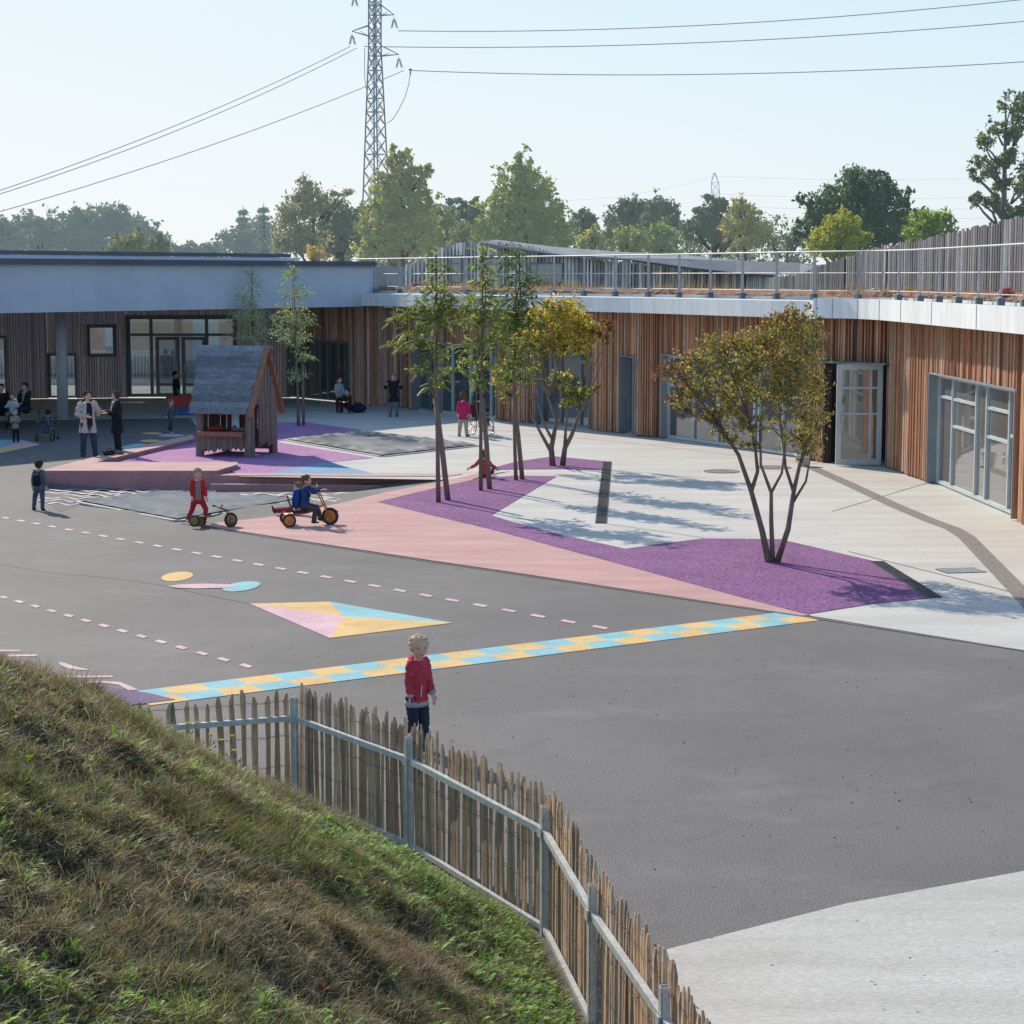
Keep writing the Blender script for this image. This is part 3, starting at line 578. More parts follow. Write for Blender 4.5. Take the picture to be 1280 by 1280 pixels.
def tricycle(name, label, loc, rot, fm, group, full=True, low=1.0):
    t = thing(name, label, 'tricycle', loc, 0, group); t.rotation_euler = rot; t.scale = (1,1,1) if full else (0.8,0.85,0.85)
    def W(c, r, w, steer=0.0):
        a, b = MB(), MB(); wheel(a, b, (0,0,0), r, w); h_ = bpy.data.objects.new('wheel', b.mesh('wheel_rim', fm, True)); link(h_, t)
        h_.location = c; h_.rotation_euler = (0,0,steer); a.build('tyre', M['black_rubber'], h_, True)
        return h_
    for y in (-0.25, 0.25): W((-0.36,y,0.125), 0.125, 0.055)
    st = R(-24) if full else R(40); W((0.40,0,0.16), 0.16, 0.06, st)
    f = MB(); f.tube([(-0.36,-0.25,0.125),(-0.36,0.25,0.125)], 0.014, 8)
    f.tube([(-0.36,0.08,0.125),(-0.28,0.06,0.22),(-0.05,0.03,0.23),(0.12,0.0,0.27),(0.27,0,0.37)], 0.018, 8)
    f.tube([(-0.36,-0.08,0.125),(-0.28,-0.06,0.22),(-0.05,-0.03,0.23),(0.12,0,0.27)], 0.018, 8)
    f.box((-0.33,0,0.215),(0.2,0.30,0.02)); f.build('frame', fm, t, True)
    c, s = math.cos(st), math.sin(st); sd = Vector((-s, c, 0))
    hd = Vector((0.27,0,0.40)); ax = Vector((0.40,0,0.16))
    f = MB()
    for k in (-1,1):
        f.tube([ax+sd*k*0.05, Vector((0.30,0,0.36))+sd*k*0.05, Vector((0.155,0,0.36+0.32*low))+sd*k*0.065], 0.0125, 8)
    f.bar(Vector((0.29,0,0.37))-sd*0.06, Vector((0.29,0,0.37))+sd*0.06, 0.03); f.build('fork', fm, t, True)
    f = MB(); f.tube([Vector((0.11,0,0.40+0.32*low))-sd*0.2, Vector((0.155,0,0.37+0.32*low))-sd*0.07, Vector((0.155,0,0.37+0.32*low))+sd*0.07, Vector((0.11,0,0.40+0.32*low))+sd*0.2], 0.012, 8)
    hb = f.build('handlebar', fm, t, True)
    for k in (-1,1): f = MB(); f.tube([Vector((0.11,0,0.40+0.32*low))+sd*k*0.17, Vector((0.09,0,0.41+0.32*low))+sd*k*0.25], 0.017, 8); f.build('grip', M['black_rubber'], hb, True)
    for k in (-1,1):
        f = MB(); a = ax+sd*k*0.04; b = a+sd*k*0.05; cc = b+Vector((0.05*k,0,0.07*k)); f.tube([a,b,cc,cc+sd*k*0.03], 0.009, 6)
        p = f.build('pedal_crank', M['chrome'], t); f = MB(); f.box(cc+sd*k*0.07,(0.08,0.075,0.022)); f.build('pedal', M['black_rubber'], p)
    f = MB(); f.box((-0.13,0,0.265),(0.26,0.25,0.03) if full else (0.12,0.14,0.03)); f.build('seat', M['black_rubber'], t)
    if full: f = MB(); f.loft([((-0.27,0,0.26),0.13,0.012),((-0.33,0,0.42),0.13,0.014),((-0.37,0,0.55),0.10,0.012)],(0,1,0),14); f.build('backrest', cloth((0.02,0.035,0.07)), t, True)
    return t
tricycle('tricycle', 'orange tricycle with dark seat back, ridden by a boy with a blue backpack', TR, (0,0,TR_ROT), M['orange_metal'], 'tricycles in the yard')
fp = g(264,660); tricycle('tricycle', 'worn low brown tricycle without rider at the feet of the boy in red', (fp.x+0.02,fp.y+0.1,0.0), (R(-8),0,R(-6)), M['gold_metal'], 'tricycles in the yard', False, 0.15)
b = g(61,551); tricycle('tricycle', 'small brown tricycle under the child in a blue waistcoat in the shade', b, (0,0,R(80)), M['gold_metal'], 'tricycles in the yard', False)
# ---------------------------------------------------------------- wheelchair
def wheelchair():
    t = thing('wheelchair', 'black wheelchair with spoked chrome wheels beside the girl in a pink coat', 'wheelchair', WC, R(-30))
    for s in (-1,1):
        x = s*0.27; n = 28; r = 0.29
        pts = [(x, 0.02+r*math.cos(2*math.pi*i/n), 0.29+r*math.sin(2*math.pi*i/n)) for i in range(n+1)]
        q = MB(); q.tube(pts, 0.012, 6); 
        q.tube([(x+s*0.04,p[1]*0.92,0.29+(p[2]-0.29)*0.9) for p in pts], 0.008, 6)
        for i in range(0,n,2): q.bar((x,0.02,0.29), pts[i], 0.004)
        w = q.build('wheel', M['chrome'], t, True)
        q = MB(); q.tube([(x,0.02+(r+0.012)*math.cos(2*math.pi*i/n),0.29+(r+0.012)*math.sin(2*math.pi*i/n)) for i in range(n+1)], 0.013, 6); q.build('tyre', M['black_rubber'], w, True)
        q = MB(); q.tube([(s*0.2,0.42+0.07*math.cos(a),0.075+0.07*math.sin(a)) for a in [2*math.pi*i/12 for i in range(13)]], 0.012, 6); q.build('caster', M['black_rubber'], t, True)
        q = MB(); q.tube([(s*0.23,-0.16,0.90),(s*0.23,-0.10,0.85),(s*0.23,-0.10,0.25),(s*0.23,0.35,0.25),(s*0.2,0.42,0.12)], 0.012, 6); q.tube([(s*0.23,-0.1,0.65),(s*0.23,0.25,0.65),(s*0.23,0.28,0.45),(s*0.23,0.45,0.2)],0.012,6); q.build('frame', M['chrome'], t, True)
        q = MB(); q.tube([(s*0.23,-0.14,0.9),(s*0.23,-0.24,0.9)],0.018,8); q.build('push_handle', M['black_rubber'], t)
        q = MB(); q.box((s*0.1,0.5,0.14),(0.14,0.16,0.015)); q.build('footrest', M['black_rubber'], t)
    q = MB(); q.box((0,0.12,0.46),(0.42,0.42,0.03)); q.build('seat', M['black_rubber'], t)
    q = MB(); q.box((0,-0.10,0.70),(0.43,0.03,0.36)); q.build('backrest', M['black_rubber'], t)
wheelchair()
# ---------------------------------------------------------------- bags on the ground
def bag(label, p, s, c, cat='bag'):
    t = thing('bag', label, cat, p); q = MB(); rr = random.Random(int(s*1000))
    for i in range(7): q.ellipsoid((rr.uniform(-0.6,0.6)*s, rr.uniform(-0.3,0.3)*s, s*rr.uniform(0.35,0.55)), (s*0.5,s*0.38,s*rr.uniform(0.35,0.6)), 12, 8)
    q.fused('bag_body', cloth(c), t, 0.015, 2)
    q = MB(); q.tube([(-s*0.5,-s*0.3,s*0.5),(-s*0.3,-s*0.45,s*1.1),(s*0.3,-s*0.45,s*1.15),(s*0.5,-s*0.3,s*0.5)], s*0.045, 6); q.build('strap', cloth((0.03,0.03,0.03)), t, True)
bag('slumped black bag on the low pink ledge at the feet of the woman in black', g(137,570,0.1), 0.17, (0.03,0.035,0.04))
bag('small grey brown bag against the black bag on the ledge', g(149,569,0.1), 0.12, (0.20,0.16,0.14))
bag('large dark blue bag on the ground beside the crouching child', g(447,516), 0.32, (0.03,0.04,0.07))
# ---------------------------------------------------------------- playhouse
def playhouse():
    p = g(292,572); rot = R(-16)
    t = thing('playhouse', 'wooden playhouse with steep blue grey shingled roof on purple ground', 'playhouse', p, rot)
    # local: x to the right along the front, y away from the yard
    W_ = 1.42; D_ = 1.55; x0, x1 = -0.95, 0.42; eave = 1.12; ridge = 2.72
    def poly(v, f, name, m): q = MB(); q.add(v, f); return q.build(name, m, t)
    # roof: front slope in shingle courses, slightly curled
    for (ys, nm) in ((1,'f'),(-1,'b')):
        q = MB(); n = 12
        for i in range(n):
            a0, a1 = i/n, (i+1)/n
            def P_(a, x, lift):
                y = (-0.22 + a*(D_/2+0.22)); z = eave-0.05 + (ridge-eave+0.05)*(max(a,0)**0.92)
                if ys < 0: y = D_-y
                return Vector((x + (0.06*math.sin(a*2.6) if x < 0 else 0.02*math.sin(a*3)+ (a*0.10)), y, z+lift))
            rr = random.Random(i)
            xl, xr = x0-0.14-0.25*a0**1.3+rr.uniform(-.02,.02), x1+0.02+rr.uniform(-.02,.02)
            b0 = [P_(a0-0.02,xl,0.06),P_(a0-0.02,xr,0.06),P_(a1,xr,0.012),P_(a1,xl,0.012)]
            t0 = [v+Vector((0,0,-0.045)) for v in b0]
            q.add(b0+t0, [(0,1,2,3),(7,6,5,4),(0,4,5,1),(1,5,6,2),(2,6,7,3),(3,7,4,0)], color=(rr.uniform(0.75,1.2),)*3)
        q.build('roof', M['house_roof'], t)
    # corner posts, thick and slightly leaning
    for (x,y,lx,m) in ((x0+0.05,0,0.03,'house_wood'),(x1-0.02,0.0,0.02,'house_wood'),(x0+0.05,D_,0.03,'house_wood'),(x1-0.02,D_,-0.02,'house_wood')):
        q = MB(); q.tube([(x,y,0),(x+lx*0.5,y,0.6),(x+lx,y,1.25)], [0.115,0.10,0.085], 8); q.build('post', M[m], t)
    # right gable of tall vertical boards with a ragged foot
    q = MB(); rr = random.Random(3); n = 10
    for i in range(n):
        y = -0.02+(D_+0.04)*(i+0.5)/n; c = 1-abs(y-D_/2)/(D_/2+0.2); zt = eave-0.05+(ridge-eave)*max(0,c)*0.97; w = (D_+0.04)/n*0.92
        zb = rr.uniform(0.12,0.32) if 2 < i < 8 else 0.02
        if i in (1,2): 
            q.box((x1+0.09+rr.uniform(-.01,.02), y, (zt+1.30)/2),(0.045,w,max(0.1,zt-1.30))); continue
        q.box((x1+0.09+rr.uniform(-.02,.02), y, (zt+zb)/2),(0.045,w,zt-zb), mat=Matrix.Rotation(rr.uniform(-.015,.015),3,'X'))
    q.build('gable_wall', M['house_wood'], t)
    q = MB()
    for s in (-1,1): q.bar((x1+0.13, D_/2+s*(D_/2+0.28), eave-0.12),(x1+0.16, D_/2, ridge-0.02),0.05,0.15,up=(1,0,0))
    q.build('barge_board', M['house_warm'], t)
    q = MB(); n = 9
    for i in range(n):
        y = (D_)*(i+0.5)/n; c = 1-abs(y-D_/2)/(D_/2+0.2); zt = eave-0.05+(ridge-eave)*c*0.95
        q.box((x0-0.02, y, (zt+0.1)/2),(0.04,D_/n*0.93,zt-0.1))
    q.build('side_wall', M['house_wood'], t)
    q = MB()
    for (xa,xb) in ((-0.93,-0.72),(-0.50,-0.02),(0.22,0.40)): q.box(((xa+xb)/2, D_-0.02, 0.75),(xb-xa,0.04,1.05))
    q.box(((x0+x1)/2,D_-0.02,0.35),(x1-x0,0.035,0.5)); q.build('rear_wall', M['house_warm'], t)
    # front counter with ragged apron boards
    q = MB(); q.box(((x0+x1)/2,-0.10,0.62),(x1-x0-0.16,0.32,0.05)); q.box(((x0+x1)/2,-0.23,0.585),(x1-x0-0.16,0.03,0.10)); q.build('counter', M['house_warm'], t)
    q = MB(); n = 8; ww = (x1-x0-0.22)/n
    for i in range(n):
        x = x0+0.11+ww*(i+0.5); zb = 0.17+0.08*rr.random(); q.box((x,-0.07,(0.58+zb)/2),(ww*0.93,0.03,0.58-zb))
        q.add([(x-ww*.4,-0.085,zb),(x+ww*.4,-0.085,zb),(x,-0.085,zb-0.06),(x-ww*.4,-0.055,zb),(x+ww*.4,-0.055,zb),(x,-0.055,zb-0.06)],[(0,1,2),(5,4,3),(0,2,5,3),(1,4,5,2)])
    q.build('apron_board', M['house_wood'], t)
    q = MB()
    for x in (-0.68,-0.35,-0.18,0.05): q.bar((x,0.05,1.22),(x,0.03,0.70),0.012)
    q.build('hanging_rope', M['white_plastic'], t)
    q = MB(); q.loft([((-0.05+0.10,-0.03,0.70),0.10,0.03),((0.05,-0.03,0.78),0.05,0.03)],(1,0,0),12); q.build('hanging_scoop', M['blue_plastic'], t, True)
    return t, p, rot
ph, php, phr = playhouse()
def ph_at(x,y,z):
    c,s = math.cos(phr), math.sin(phr); return Vector((php.x+x*c-y*s, php.y+x*s+y*c, z))
q = MB(); rr = random.Random(9)
for i in range(5): q.ellipsoid((rr.uniform(-.2,.2),rr.uniform(-.05,.05),0.06+rr.uniform(0,.03)),(0.13,0.09,0.065),12,8)
o = q.fused('cushion', cloth((0.22,0.035,0.03)), None, 0.012, 2); o.location = ph_at(-0.50,-0.06,0.645); tag(o,'dark red cushion heaped on the playhouse counter','cushion')
q = MB()
for i in range(4): q.ellipsoid((rr.uniform(-.12,.12),rr.uniform(-.05,.05),0.06),(0.09,0.07,0.055),12,8)
o = q.fused('cloth_bundle', cloth((0.20,0.12,0.09)), None, 0.012, 2); o.location = ph_at(0.20,-0.06,0.645); tag(o,'brown cloth bundle at the right end of the playhouse counter','bundle')
# red and blue crates behind the playhouse
p = g(226,519)
for (z,m,lb,sz) in ((0.14,'blue_plastic','blue storage crate standing on the terrace left of the playhouse',0.27),(0.45,'red_plastic','red storage crate stacked on the blue crate left of the playhouse',0.33)):
    t = thing('storage_crate', lb, 'crate', (p.x,p.y,z-sz/2), R(6), 'storage crates left of the playhouse')
    q = MB(); w,d = 0.86,0.45; th = 0.025
    q.box((0,0,th/2),(w,d,th)); q.box((-w/2+th/2,0,sz/2+th/2),(th,d,sz-th)); q.box((w/2-th/2,0,sz/2+th/2),(th,d,sz-th)); q.box((0,-d/2+th/2,sz/2+th/2),(w-2*th,th,sz-th)); q.box((0,d/2-th/2,sz/2+th/2),(w-2*th,th,sz-th)); q.build('crate_body', M[m], t)
    q = MB(); 
    for (x_,y_,a,b_) in ((0,-d/2-0.01,w+0.04,0.02),(0,d/2+0.01,w+0.04,0.02),(-w/2-0.01,0,0.02,d),(w/2+0.01,0,0.02,d)): q.box((x_,y_,sz-0.02),(a,b_,0.036))
    q.build('rim', M[m], t)
# ---------------------------------------------------------------- ground
def pxpoly(pts, z=0.0): return [g(x,y) for x,y in pts]
def sheet(name, outer, z, mat, holes=(), label=None, cat=None, kind='structure'):
    loops = [[Vector((p[0],p[1],0)) for p in outer]] + [[Vector((p[0],p[1],0)) for p in h] for h in holes]
    tri = geometry.tessellate_polygon(loops); pts = [p for l in loops for p in l]
    q = MB(); fs = []
    for a,b_,c in tri:
        n = (pts[b_]-pts[a]).cross(pts[c]-pts[a]).z; fs.append((a,b_,c) if n > 0 else (a,c,b_))
    q.v = [(p.x,p.y,z) for p in pts]; q.f = fs; q.c = [(1,1,1)]*len(pts)
    me = bpy.data.meshes.new(name); me.from_pydata(q.v, [], q.f); me.materials.append(mat)
    o = link(bpy.data.objects.new(name, me))
    if kind: o['kind'] = kind
    if label: tag(o, label, cat)
    return o
# the sunken play basin below the steps
YB = 44.72
B = [Vector((-10.62,YB+0.02,0)), Vector((-6.75,YB,0)), Vector((-6.3,YB+0.45,0)), g(560,600.5), g(480,616), g(432,628), g(335,647), g(240,657), g(75,641), g(45,617)]
basin = [(v.x,v.y) for v in B]
sheet('ground', [(-1500,-60),(1500,-60),(1500,3000),(-1500,3000)], -0.004, M['field'], [basin])
sheet('asphalt_yard', [(-45,-5),(40,-5),(40,60),(40,90),(-45,90)], 0.0, M['asphalt'], [basin])
q = MB()
dp = [0,-0.33,-0.33,0,0,0,0,0,0,0]
vs = [Vector((v.x,v.y,d)) for v,d in zip(B,dp)] + [Vector((-10.3,YB-0.25,-0.30)), Vector((-8.6,42.3,-0.24)), Vector((-5.2,42.4,-0.24)), Vector((-3.5,43.9,-0.27))]
tri = geometry.delaunay_2d_cdt([Vector((v.x,v.y)) for v in vs], [(i,(i+1)%10) for i in range(10)], [], 1, 1e-4)
def basin_z(x,y):
    best = None
    for f in tri[2]:
        a,b_,c = [tri[0][i] for i in f[:3]]; d = (b_.y-c.y)*(a.x-c.x)+(c.x-b_.x)*(a.y-c.y)
        l1 = ((b_.y-c.y)*(x-c.x)+(c.x-b_.x)*(y-c.y))/d; l2 = ((c.y-a.y)*(x-c.x)+(a.x-c.x)*(y-c.y))/d; l3 = 1-l1-l2
        m = min(l1,l2,l3)
        if best is None or m > best[0]:
            zz = [vs[tri[3][i][0]].z for i in f[:3]]; best = (m, l1*zz[0]+l2*zz[1]+l3*zz[2])
    return best[1]
q.v = [(p.x,p.y,vs[tri[3][i][0]].z) for i,p in enumerate(tri[0])]; q.f = [tuple(f) for f in tri[2]]; q.c = [(1,1,1)]*len(q.v)
o = q.build('sunken_pavement', M['asphalt']); o['kind'] = 'structure'
# retaining lip under the raised edge so no gap shows
def poly_sheet(name, pts, z, mat): return sheet(name, [g(x,y) for x,y in pts], z, M[mat])
poly_sheet('concrete_courtyard', [(1010,770),(1290,815),(1600,862),(1900,700),(1150,560),(640,505),(480,488),(330,484),(-120,480),(-120,528),(238,523),(262,556),(300,596),(560,600.3),(640,589),(490,626)], 0.008, 'concrete')
poly_sheet('concrete_apron', [(833,1188),(1060,1130),(1290,1088),(1500,1046),(1600,1600),(950,1600)], 0.008, 'rough_concrete')
poly_sheet('salmon_ramp', [(226,653.5),(320,668),(530,700),(640,716),(1003,770.5),(1014,770),(500,632),(644,581),(608,590),(560,600.7),(480,616.3),(432,628.3),(335,647.3),(240,657)], 0.012, 'salmon')
poly_sheet('purple_surface', [(472,628),(560,607),(598,599),(645,595),(696,596),(672,610),(614,645),(640,653),(700,669),(782,687),(830,680),(880,674),(975,675),(1095,703),(1168,748),(1090,756),(1008,769),(920,746),(800,713),(700,686),(620,664),(540,645)], 0.016, 'purple')
poly_sheet('purple_surface', [(607,588),(645,578),(692,571),(763,578),(757,588),(700,587),(640,587.5)], 0.018, 'purple')
poly_sheet('purple_surface', [(150,578),(243,552),(262,545),(322,530),(380,528),(457,538.5),(372,546.5),(345,553),(467,573),(408,578.5),(325,593),(297,593),(275,584)], 0.016, 'purple_hazed')
poly_sheet('blue_painted_triangle', [(318,594.5),(409,578.5),(478,595.5)], 0.020, 'bluepaint')
# raised ledge and steps
zt = 0.12
def raised(name, top, zb, zt_, cat, label, mt, mf):
    t = thing(name, label, cat, (top[0][0],top[0][1],0)); o_ = Vector((top[0][0],top[0][1],0))
    pts = [(p[0]-o_.x,p[1]-o_.y) for p in top]
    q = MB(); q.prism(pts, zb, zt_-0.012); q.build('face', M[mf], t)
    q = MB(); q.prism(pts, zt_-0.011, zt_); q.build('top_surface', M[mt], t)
    return t
L1 = [g(57,585.5,zt), g(274,586,zt), g(298,580.5,zt), g(148,577.5,zt), g(243,553,zt), g(243,545,zt), g(222,548,zt), g(150,565,zt), g(118,573,zt)]
raised('bench_ledge', [(-10.58,YB-0.12),(-6.62,YB-0.12)] + [(p.x,p.y) for p in (g(297,580.5,zt), g(297,577.5,zt), g(120,577.5,zt), g(180,563,zt), g(244,548,zt), g(240,543,zt), g(150,563,zt), g(110,573,zt))], -0.42, zt, 'ledge', 'low salmon pink concrete bench ledge around the purple surface', 'salmon_top', 'salmon_face')
sx0 = -6.72
raised('step', [(sx0,YB-0.16),(g(556,601).x,YB-0.42),(g(556,601).x+0.35,YB+0.1),(-6.2,YB+0.34)], -0.42, 0.022, 'step', 'upper salmon pink step between the bench ledge and the ramp', 'salmon_top', 'salmon_face')['group'] = 'salmon pink steps'
raised('step', [(sx0,YB-0.50),(-2.95,YB-0.80),(-2.05,YB-0.50),(sx0,YB-0.18)], -0.42, -0.145, 'step', 'lower salmon pink step at the foot of the upper step', 'salmon_top', 'salmon_face')['group'] = 'salmon pink steps'
# ---------------------------------------------------------------- painted markings
Z1 = 0.006
A0, A1 = g(152,866.5), g(976,765.6)
u = (A1-A0); Lb = u.length; u.normalize(); nrm = Vector((u.y,-u.x,0))
nc = 21; cw = Lb/nc; skew = 0.0
ch = 0.38
for (cname, par) in (('p_blue',0),('p_yellow',1)):
    q = MB()
    for i in range(nc):
        for r_ in (0,1):
            if (i+r_) % 2 != par: continue
            a = A0+u*(i*cw)+nrm*(r_*ch); q.add([v+Vector((0,0,Z1)) for v in (a, a+u*cw, a+u*cw+nrm*ch, a+nrm*ch)], [(3,2,1,0)])
    o = q.build('checker_marking', M[cname]); o['kind'] = 'structure'
def flat(q, pts, z=Z1):
    vs = [Vector((p[0],p[1],z)) for p in pts]; tri = geometry.tessellate_polygon([vs]); fs = []
    for a,b_,c in tri: fs.append((a,b_,c) if (vs[b_]-vs[a]).cross(vs[c]-vs[a]).z > 0 else (a,c,b_))
    q.add(vs, fs)
def dashes(name, a, b, n, w, duty=0.5, mat='p_pink'):
    a = g(*a); b = g(*b); d = (b-a); s = d.length/n; d.normalize(); sd = Vector((0.35,1,0)).normalized()
    q = MB()
    for i in range(n+1):
        p = a+d*(i*s); flat(q, [p, p+d*s*duty, p+d*s*duty+sd*w, p+sd*w])
    o = q.build(name, M[mat]); o['kind'] = 'structure'
dashes('dashed_line_marking', (0,647.5), (739,784), 27, 0.14, 0.45)
dashes('dashed_line_marking', (-40,736), (298,832), 15, 0.12, 0.45)
dashes('dashed_line_marking', (-30,588), (103,556), 9, 0.16, 0.5, 'p_white')
def ell(cx, cy, rx, ry, tilt=0, n=28):
    return [g(cx+rx*math.cos(t)*math.cos(tilt)-ry*math.sin(t)*math.sin(tilt), cy+rx*math.cos(t)*math.sin(tilt)+ry*math.sin(t)*math.cos(tilt)) for t in [2*math.pi*i/n for i in range(n)]]
def mark(name, mat, pts, z=Z1, wpts=None):
    q = MB(); flat(q, wpts or [g(x,y) for x,y in pts], z); o = q.build(name, M[mat]); o['kind'] = 'structure'
mark('oval_marking','p_yellow',None,wpts=ell(221.5,721,20,5.6,R(-6)))
mark('oval_marking','p_blue',None,wpts=ell(302,733.5,24,5.6,R(-8)),z=0.007)
q_ = [(209,733.5),(225,731.2),(255,730.2),(285,731),(300,733),(282,735.2),(245,736.3),(222,735.5)]
mark('leaf_marking','p_pink',q_,z=0.009)
mark('kite_marking','p_yellow',[(312,755),(412,752.5),(430,771)]); mark('kite_marking','p_pink',[(312,755),(430,771),(412,798)])
mark('kite_marking','p_blue',[(412,752.5),(566,779),(430,771)]); mark('kite_marking','p_yellow',[(430,771),(566,779),(412,798)])
mark('triangle_marking','p_blue',[(-40,551),(24,549.5),(0,560),(-40,572)]); mark('triangle_marking','p_pink',[(24,549.5),(51,556),(0,560.5)]); mark('triangle_marking','p_yellow',[(0,560.5),(51,556),(-5,568),(-40,572)])
mark('oval_marking','p_blue',None,wpts=ell(167,558,16,2.6,R(-8))); mark('oval_marking','p_yellow',None,wpts=ell(189,551.5,14,1.7)); mark('oval_marking','p_pink',None,wpts=ell(214,544.5,16,1.8)); mark('oval_marking','p_yellow',None,wpts=ell(190,542,13,1.4))
mark('wave_marking','p_pink',[(73,828),(80,829),(92,833),(115,838.5),(100,838),(85,836),(77,833)])
mark('wave_marking','p_pink',[(58,845),(100,845.3),(141,845),(141,847.3),(100,847.6),(62,848)])
mark('wave_marking','p_pink',[(95,853),(125,851.5),(150,853),(165,859),(173,863),(160,863),(148,856.5),(125,854),(100,855)])
mark('wave_marking','p_pink',[(0,812.5),(25,813),(26,814.8),(0,815)]); mark('wave_marking','p_pink',[(8,819),(46,818.5),(46,820.8),(12,821.3)])
sheet('purple_band', [g(x,y) for x,y in [(40,842),(85,852),(150,862),(185,867),(220,875.5),(175,881),(140,884),(60,880),(0,870)]], 0.010, M['purple_paint'])
def wavy(q, x0, x1, y0, y1, w, ph, amp=1.6, n=46, zoff=0.012, per=34):
    vs = []; fs = []
    for i in range(n+1):
        t = i/n; x = x0+(x1-x0)*t; yy = y0+(y1-y0)*t + amp*math.sin(x/per*2*math.pi+ph)*(0.4+0.6*math.sin(t*math.pi)); th_ = w*(0.35+0.65*abs(math.sin(x/per*2*math.pi+ph+0.7)))
        for s in (-1,1):
            p = g(x, yy+s*th_, -0.2); z = basin_z(p.x,p.y) if (p.y < YB) else 0.0
            p = g(x, yy+s*th_, z); z = basin_z(p.x,p.y); p = g(x, yy+s*th_, z); vs.append((p.x,p.y,z+zoff))
    for i in range(n): fs.append((2*i,2*i+2,2*i+3,2*i+1))
    q.add(vs, fs)
q = MB()
for k,(x0,x1,y0,y1,w) in enumerate([(62,270,613,615.0,0.75),(52,265,616,618,0.8),(50,210,619,621.0,0.8),(48,150,622.4,624,0.8),(48,118,626,627,0.75),(60,112,630,631,0.8)]): wavy(q,x0,x1,y0,y1,w,k*0.9)
for k,(x0,x1,y0,y1,w) in enumerate([(300,478,618.3,617.5,0.7),(290,470,621.2,620,0.8),(320,440,624,623.6,0.8),(370,425,626.8,626.5,0.8)]): wavy(q,x0,x1,y0,y1,w,k*1.3+1)
o = q.build('wave_marking', M['p_white']); o['kind'] = 'structure'
# ---------------------------------------------------------------- drains, joints, grates
def slot_drain(a, b, w, label, mat='grate', rows=3, pitch=0.055, bw=0.026):
    a = Vector((*g(*a)[:2],0)); b = Vector((*g(*b)[:2],0)); d = (b-a); L_ = d.length; d.normalize(); s = Vector((-d.y,d.x,0))
    t = thing('drain_grate', label, 'drain', a)
    q = MB(); q.bar(Vector((0,0,0.014)), d*L_+Vector((0,0,0.014)), w, 0.008); q.build('channel', M['backing'], t)
    q = MB(); n = int(L_/pitch)
    for i in range(n): 
        c = d*((i+0.5)*L_/n)+Vector((0,0,0.020)); q.bar(c-s*w*0.48, c+s*w*0.48, bw, 0.010)
    for k in range(rows+1): o_ = s*(w*(k/rows-0.5)); q.bar(o_+Vector((0,0,0.019)), o_+d*L_+Vector((0,0,0.019)), 0.014, 0.012)
    q.build('grating', M['galva'] if mat == 'galva' else M['grate'], t)
slot_drain((759,578),(751,655),0.19,'long dark slotted drain grate crossing the pale concrete','grate')
slot_drain((1096,703),(1168,748),0.20,'dark slotted drain grate along the tip of the purple surface','grate',3)
slot_drain((1176,715),(1226,713.5),0.42,'short barred drain grate near the curved paved strip','galva',1,0.055,0.022)
for (x,y,lb) in ((902,590,'round manhole cover between the thin tree and the big tree'),(967,585,'round manhole cover behind the big multi stemmed tree'),(372,534,'round manhole cover at the foot of the thin tree by the dark tarpaulin')):
    p = g(x,y); n = 24; t = thing('manhole_cover', lb, 'manhole cover', (p.x,p.y,0.0))
    q = MB(); q.add([(0.38*math.cos(2*math.pi*i/n),0.38*math.sin(2*math.pi*i/n),0.014) for i in range(n)],[tuple(range(n))]); q.build('cover_plate', M['cobble'], t)
    q = MB(); q.tube([(0.40*math.cos(2*math.pi*i/n),0.40*math.sin(2*math.pi*i/n),0.012) for i in range(n+1)],0.012,6); q.build('rim', M['joint'], t)
def strip(name, pts, w, z, mat):
    P_ = [g(x,y) for x,y in pts]; vs = []; fs = []
    for i,p in enumerate(P_):
        d = (P_[min(i+1,len(P_)-1)]-P_[max(i-1,0)]).normalized(); s = Vector((-d.y,d.x,0))*w/2; vs += [(p.x-s.x,p.y-s.y,z),(p.x+s.x,p.y+s.y,z)]
    for i in range(len(P_)-1): fs.append((2*i,2*i+2,2*i+3,2*i+1))
    q = MB(); q.add(vs, fs); o = q.build(name, M[mat]); o['kind'] = 'structure'; return o
strip('paved_channel', [(1013,584),(1060,605),(1120,633),(1165,652),(1192,662),(1208,672),(1235,700),(1262,728),(1300,768)], 0.30, 0.013, 'cobble')
strip('kerb_strip', [(480,520),(560,530),(650,541),(760,551),(870,563),(960,573),(1020,580)], 0.16, 0.013, 'p_white')
for pts in ([(755,655),(880,673)], [(782,687.5),(880,674.5)], [(975,675),(1096,703.5)], [(300,596),(556,600.3)], [(1040,640),(1160,604)],[(1060,690),(1280,745)],[(640,560),(560,545)]):
    strip('pavement_joint', pts, 0.022, 0.0145, 'joint')
strip('asphalt_edge', [(226,655),(320,669.3),(530,701.3),(640,717.3),(1004,771.3),(1290,815.5)], 0.04, 0.011, 'joint')
strip('asphalt_seam', [(-20,702),(60,716),(130,722),(200,731),(262,745),(318,756)], 0.014, 0.0035, 'grate')
# gravel crumbs on the asphalt
n = 420; q = MB()
for i in range(n):
    x = random.uniform(-1,9) if i > 140 else random.uniform(-9,3); y = random.uniform(9.5,24); s = random.uniform(0.004,0.011)
    if (x-0.4)*0.9 + (y-13)*0.4 < 0.8: continue
    q.box((x,y,0.004+s*0.3),(s*1.6,s,s*0.7),rz=random.uniform(0,3),color=(1,1,1))
o = q.build('loose_gravel', M['cobble']); o['kind'] = 'stuff'; tag(o,'tiny loose stones scattered over the asphalt','gravel')

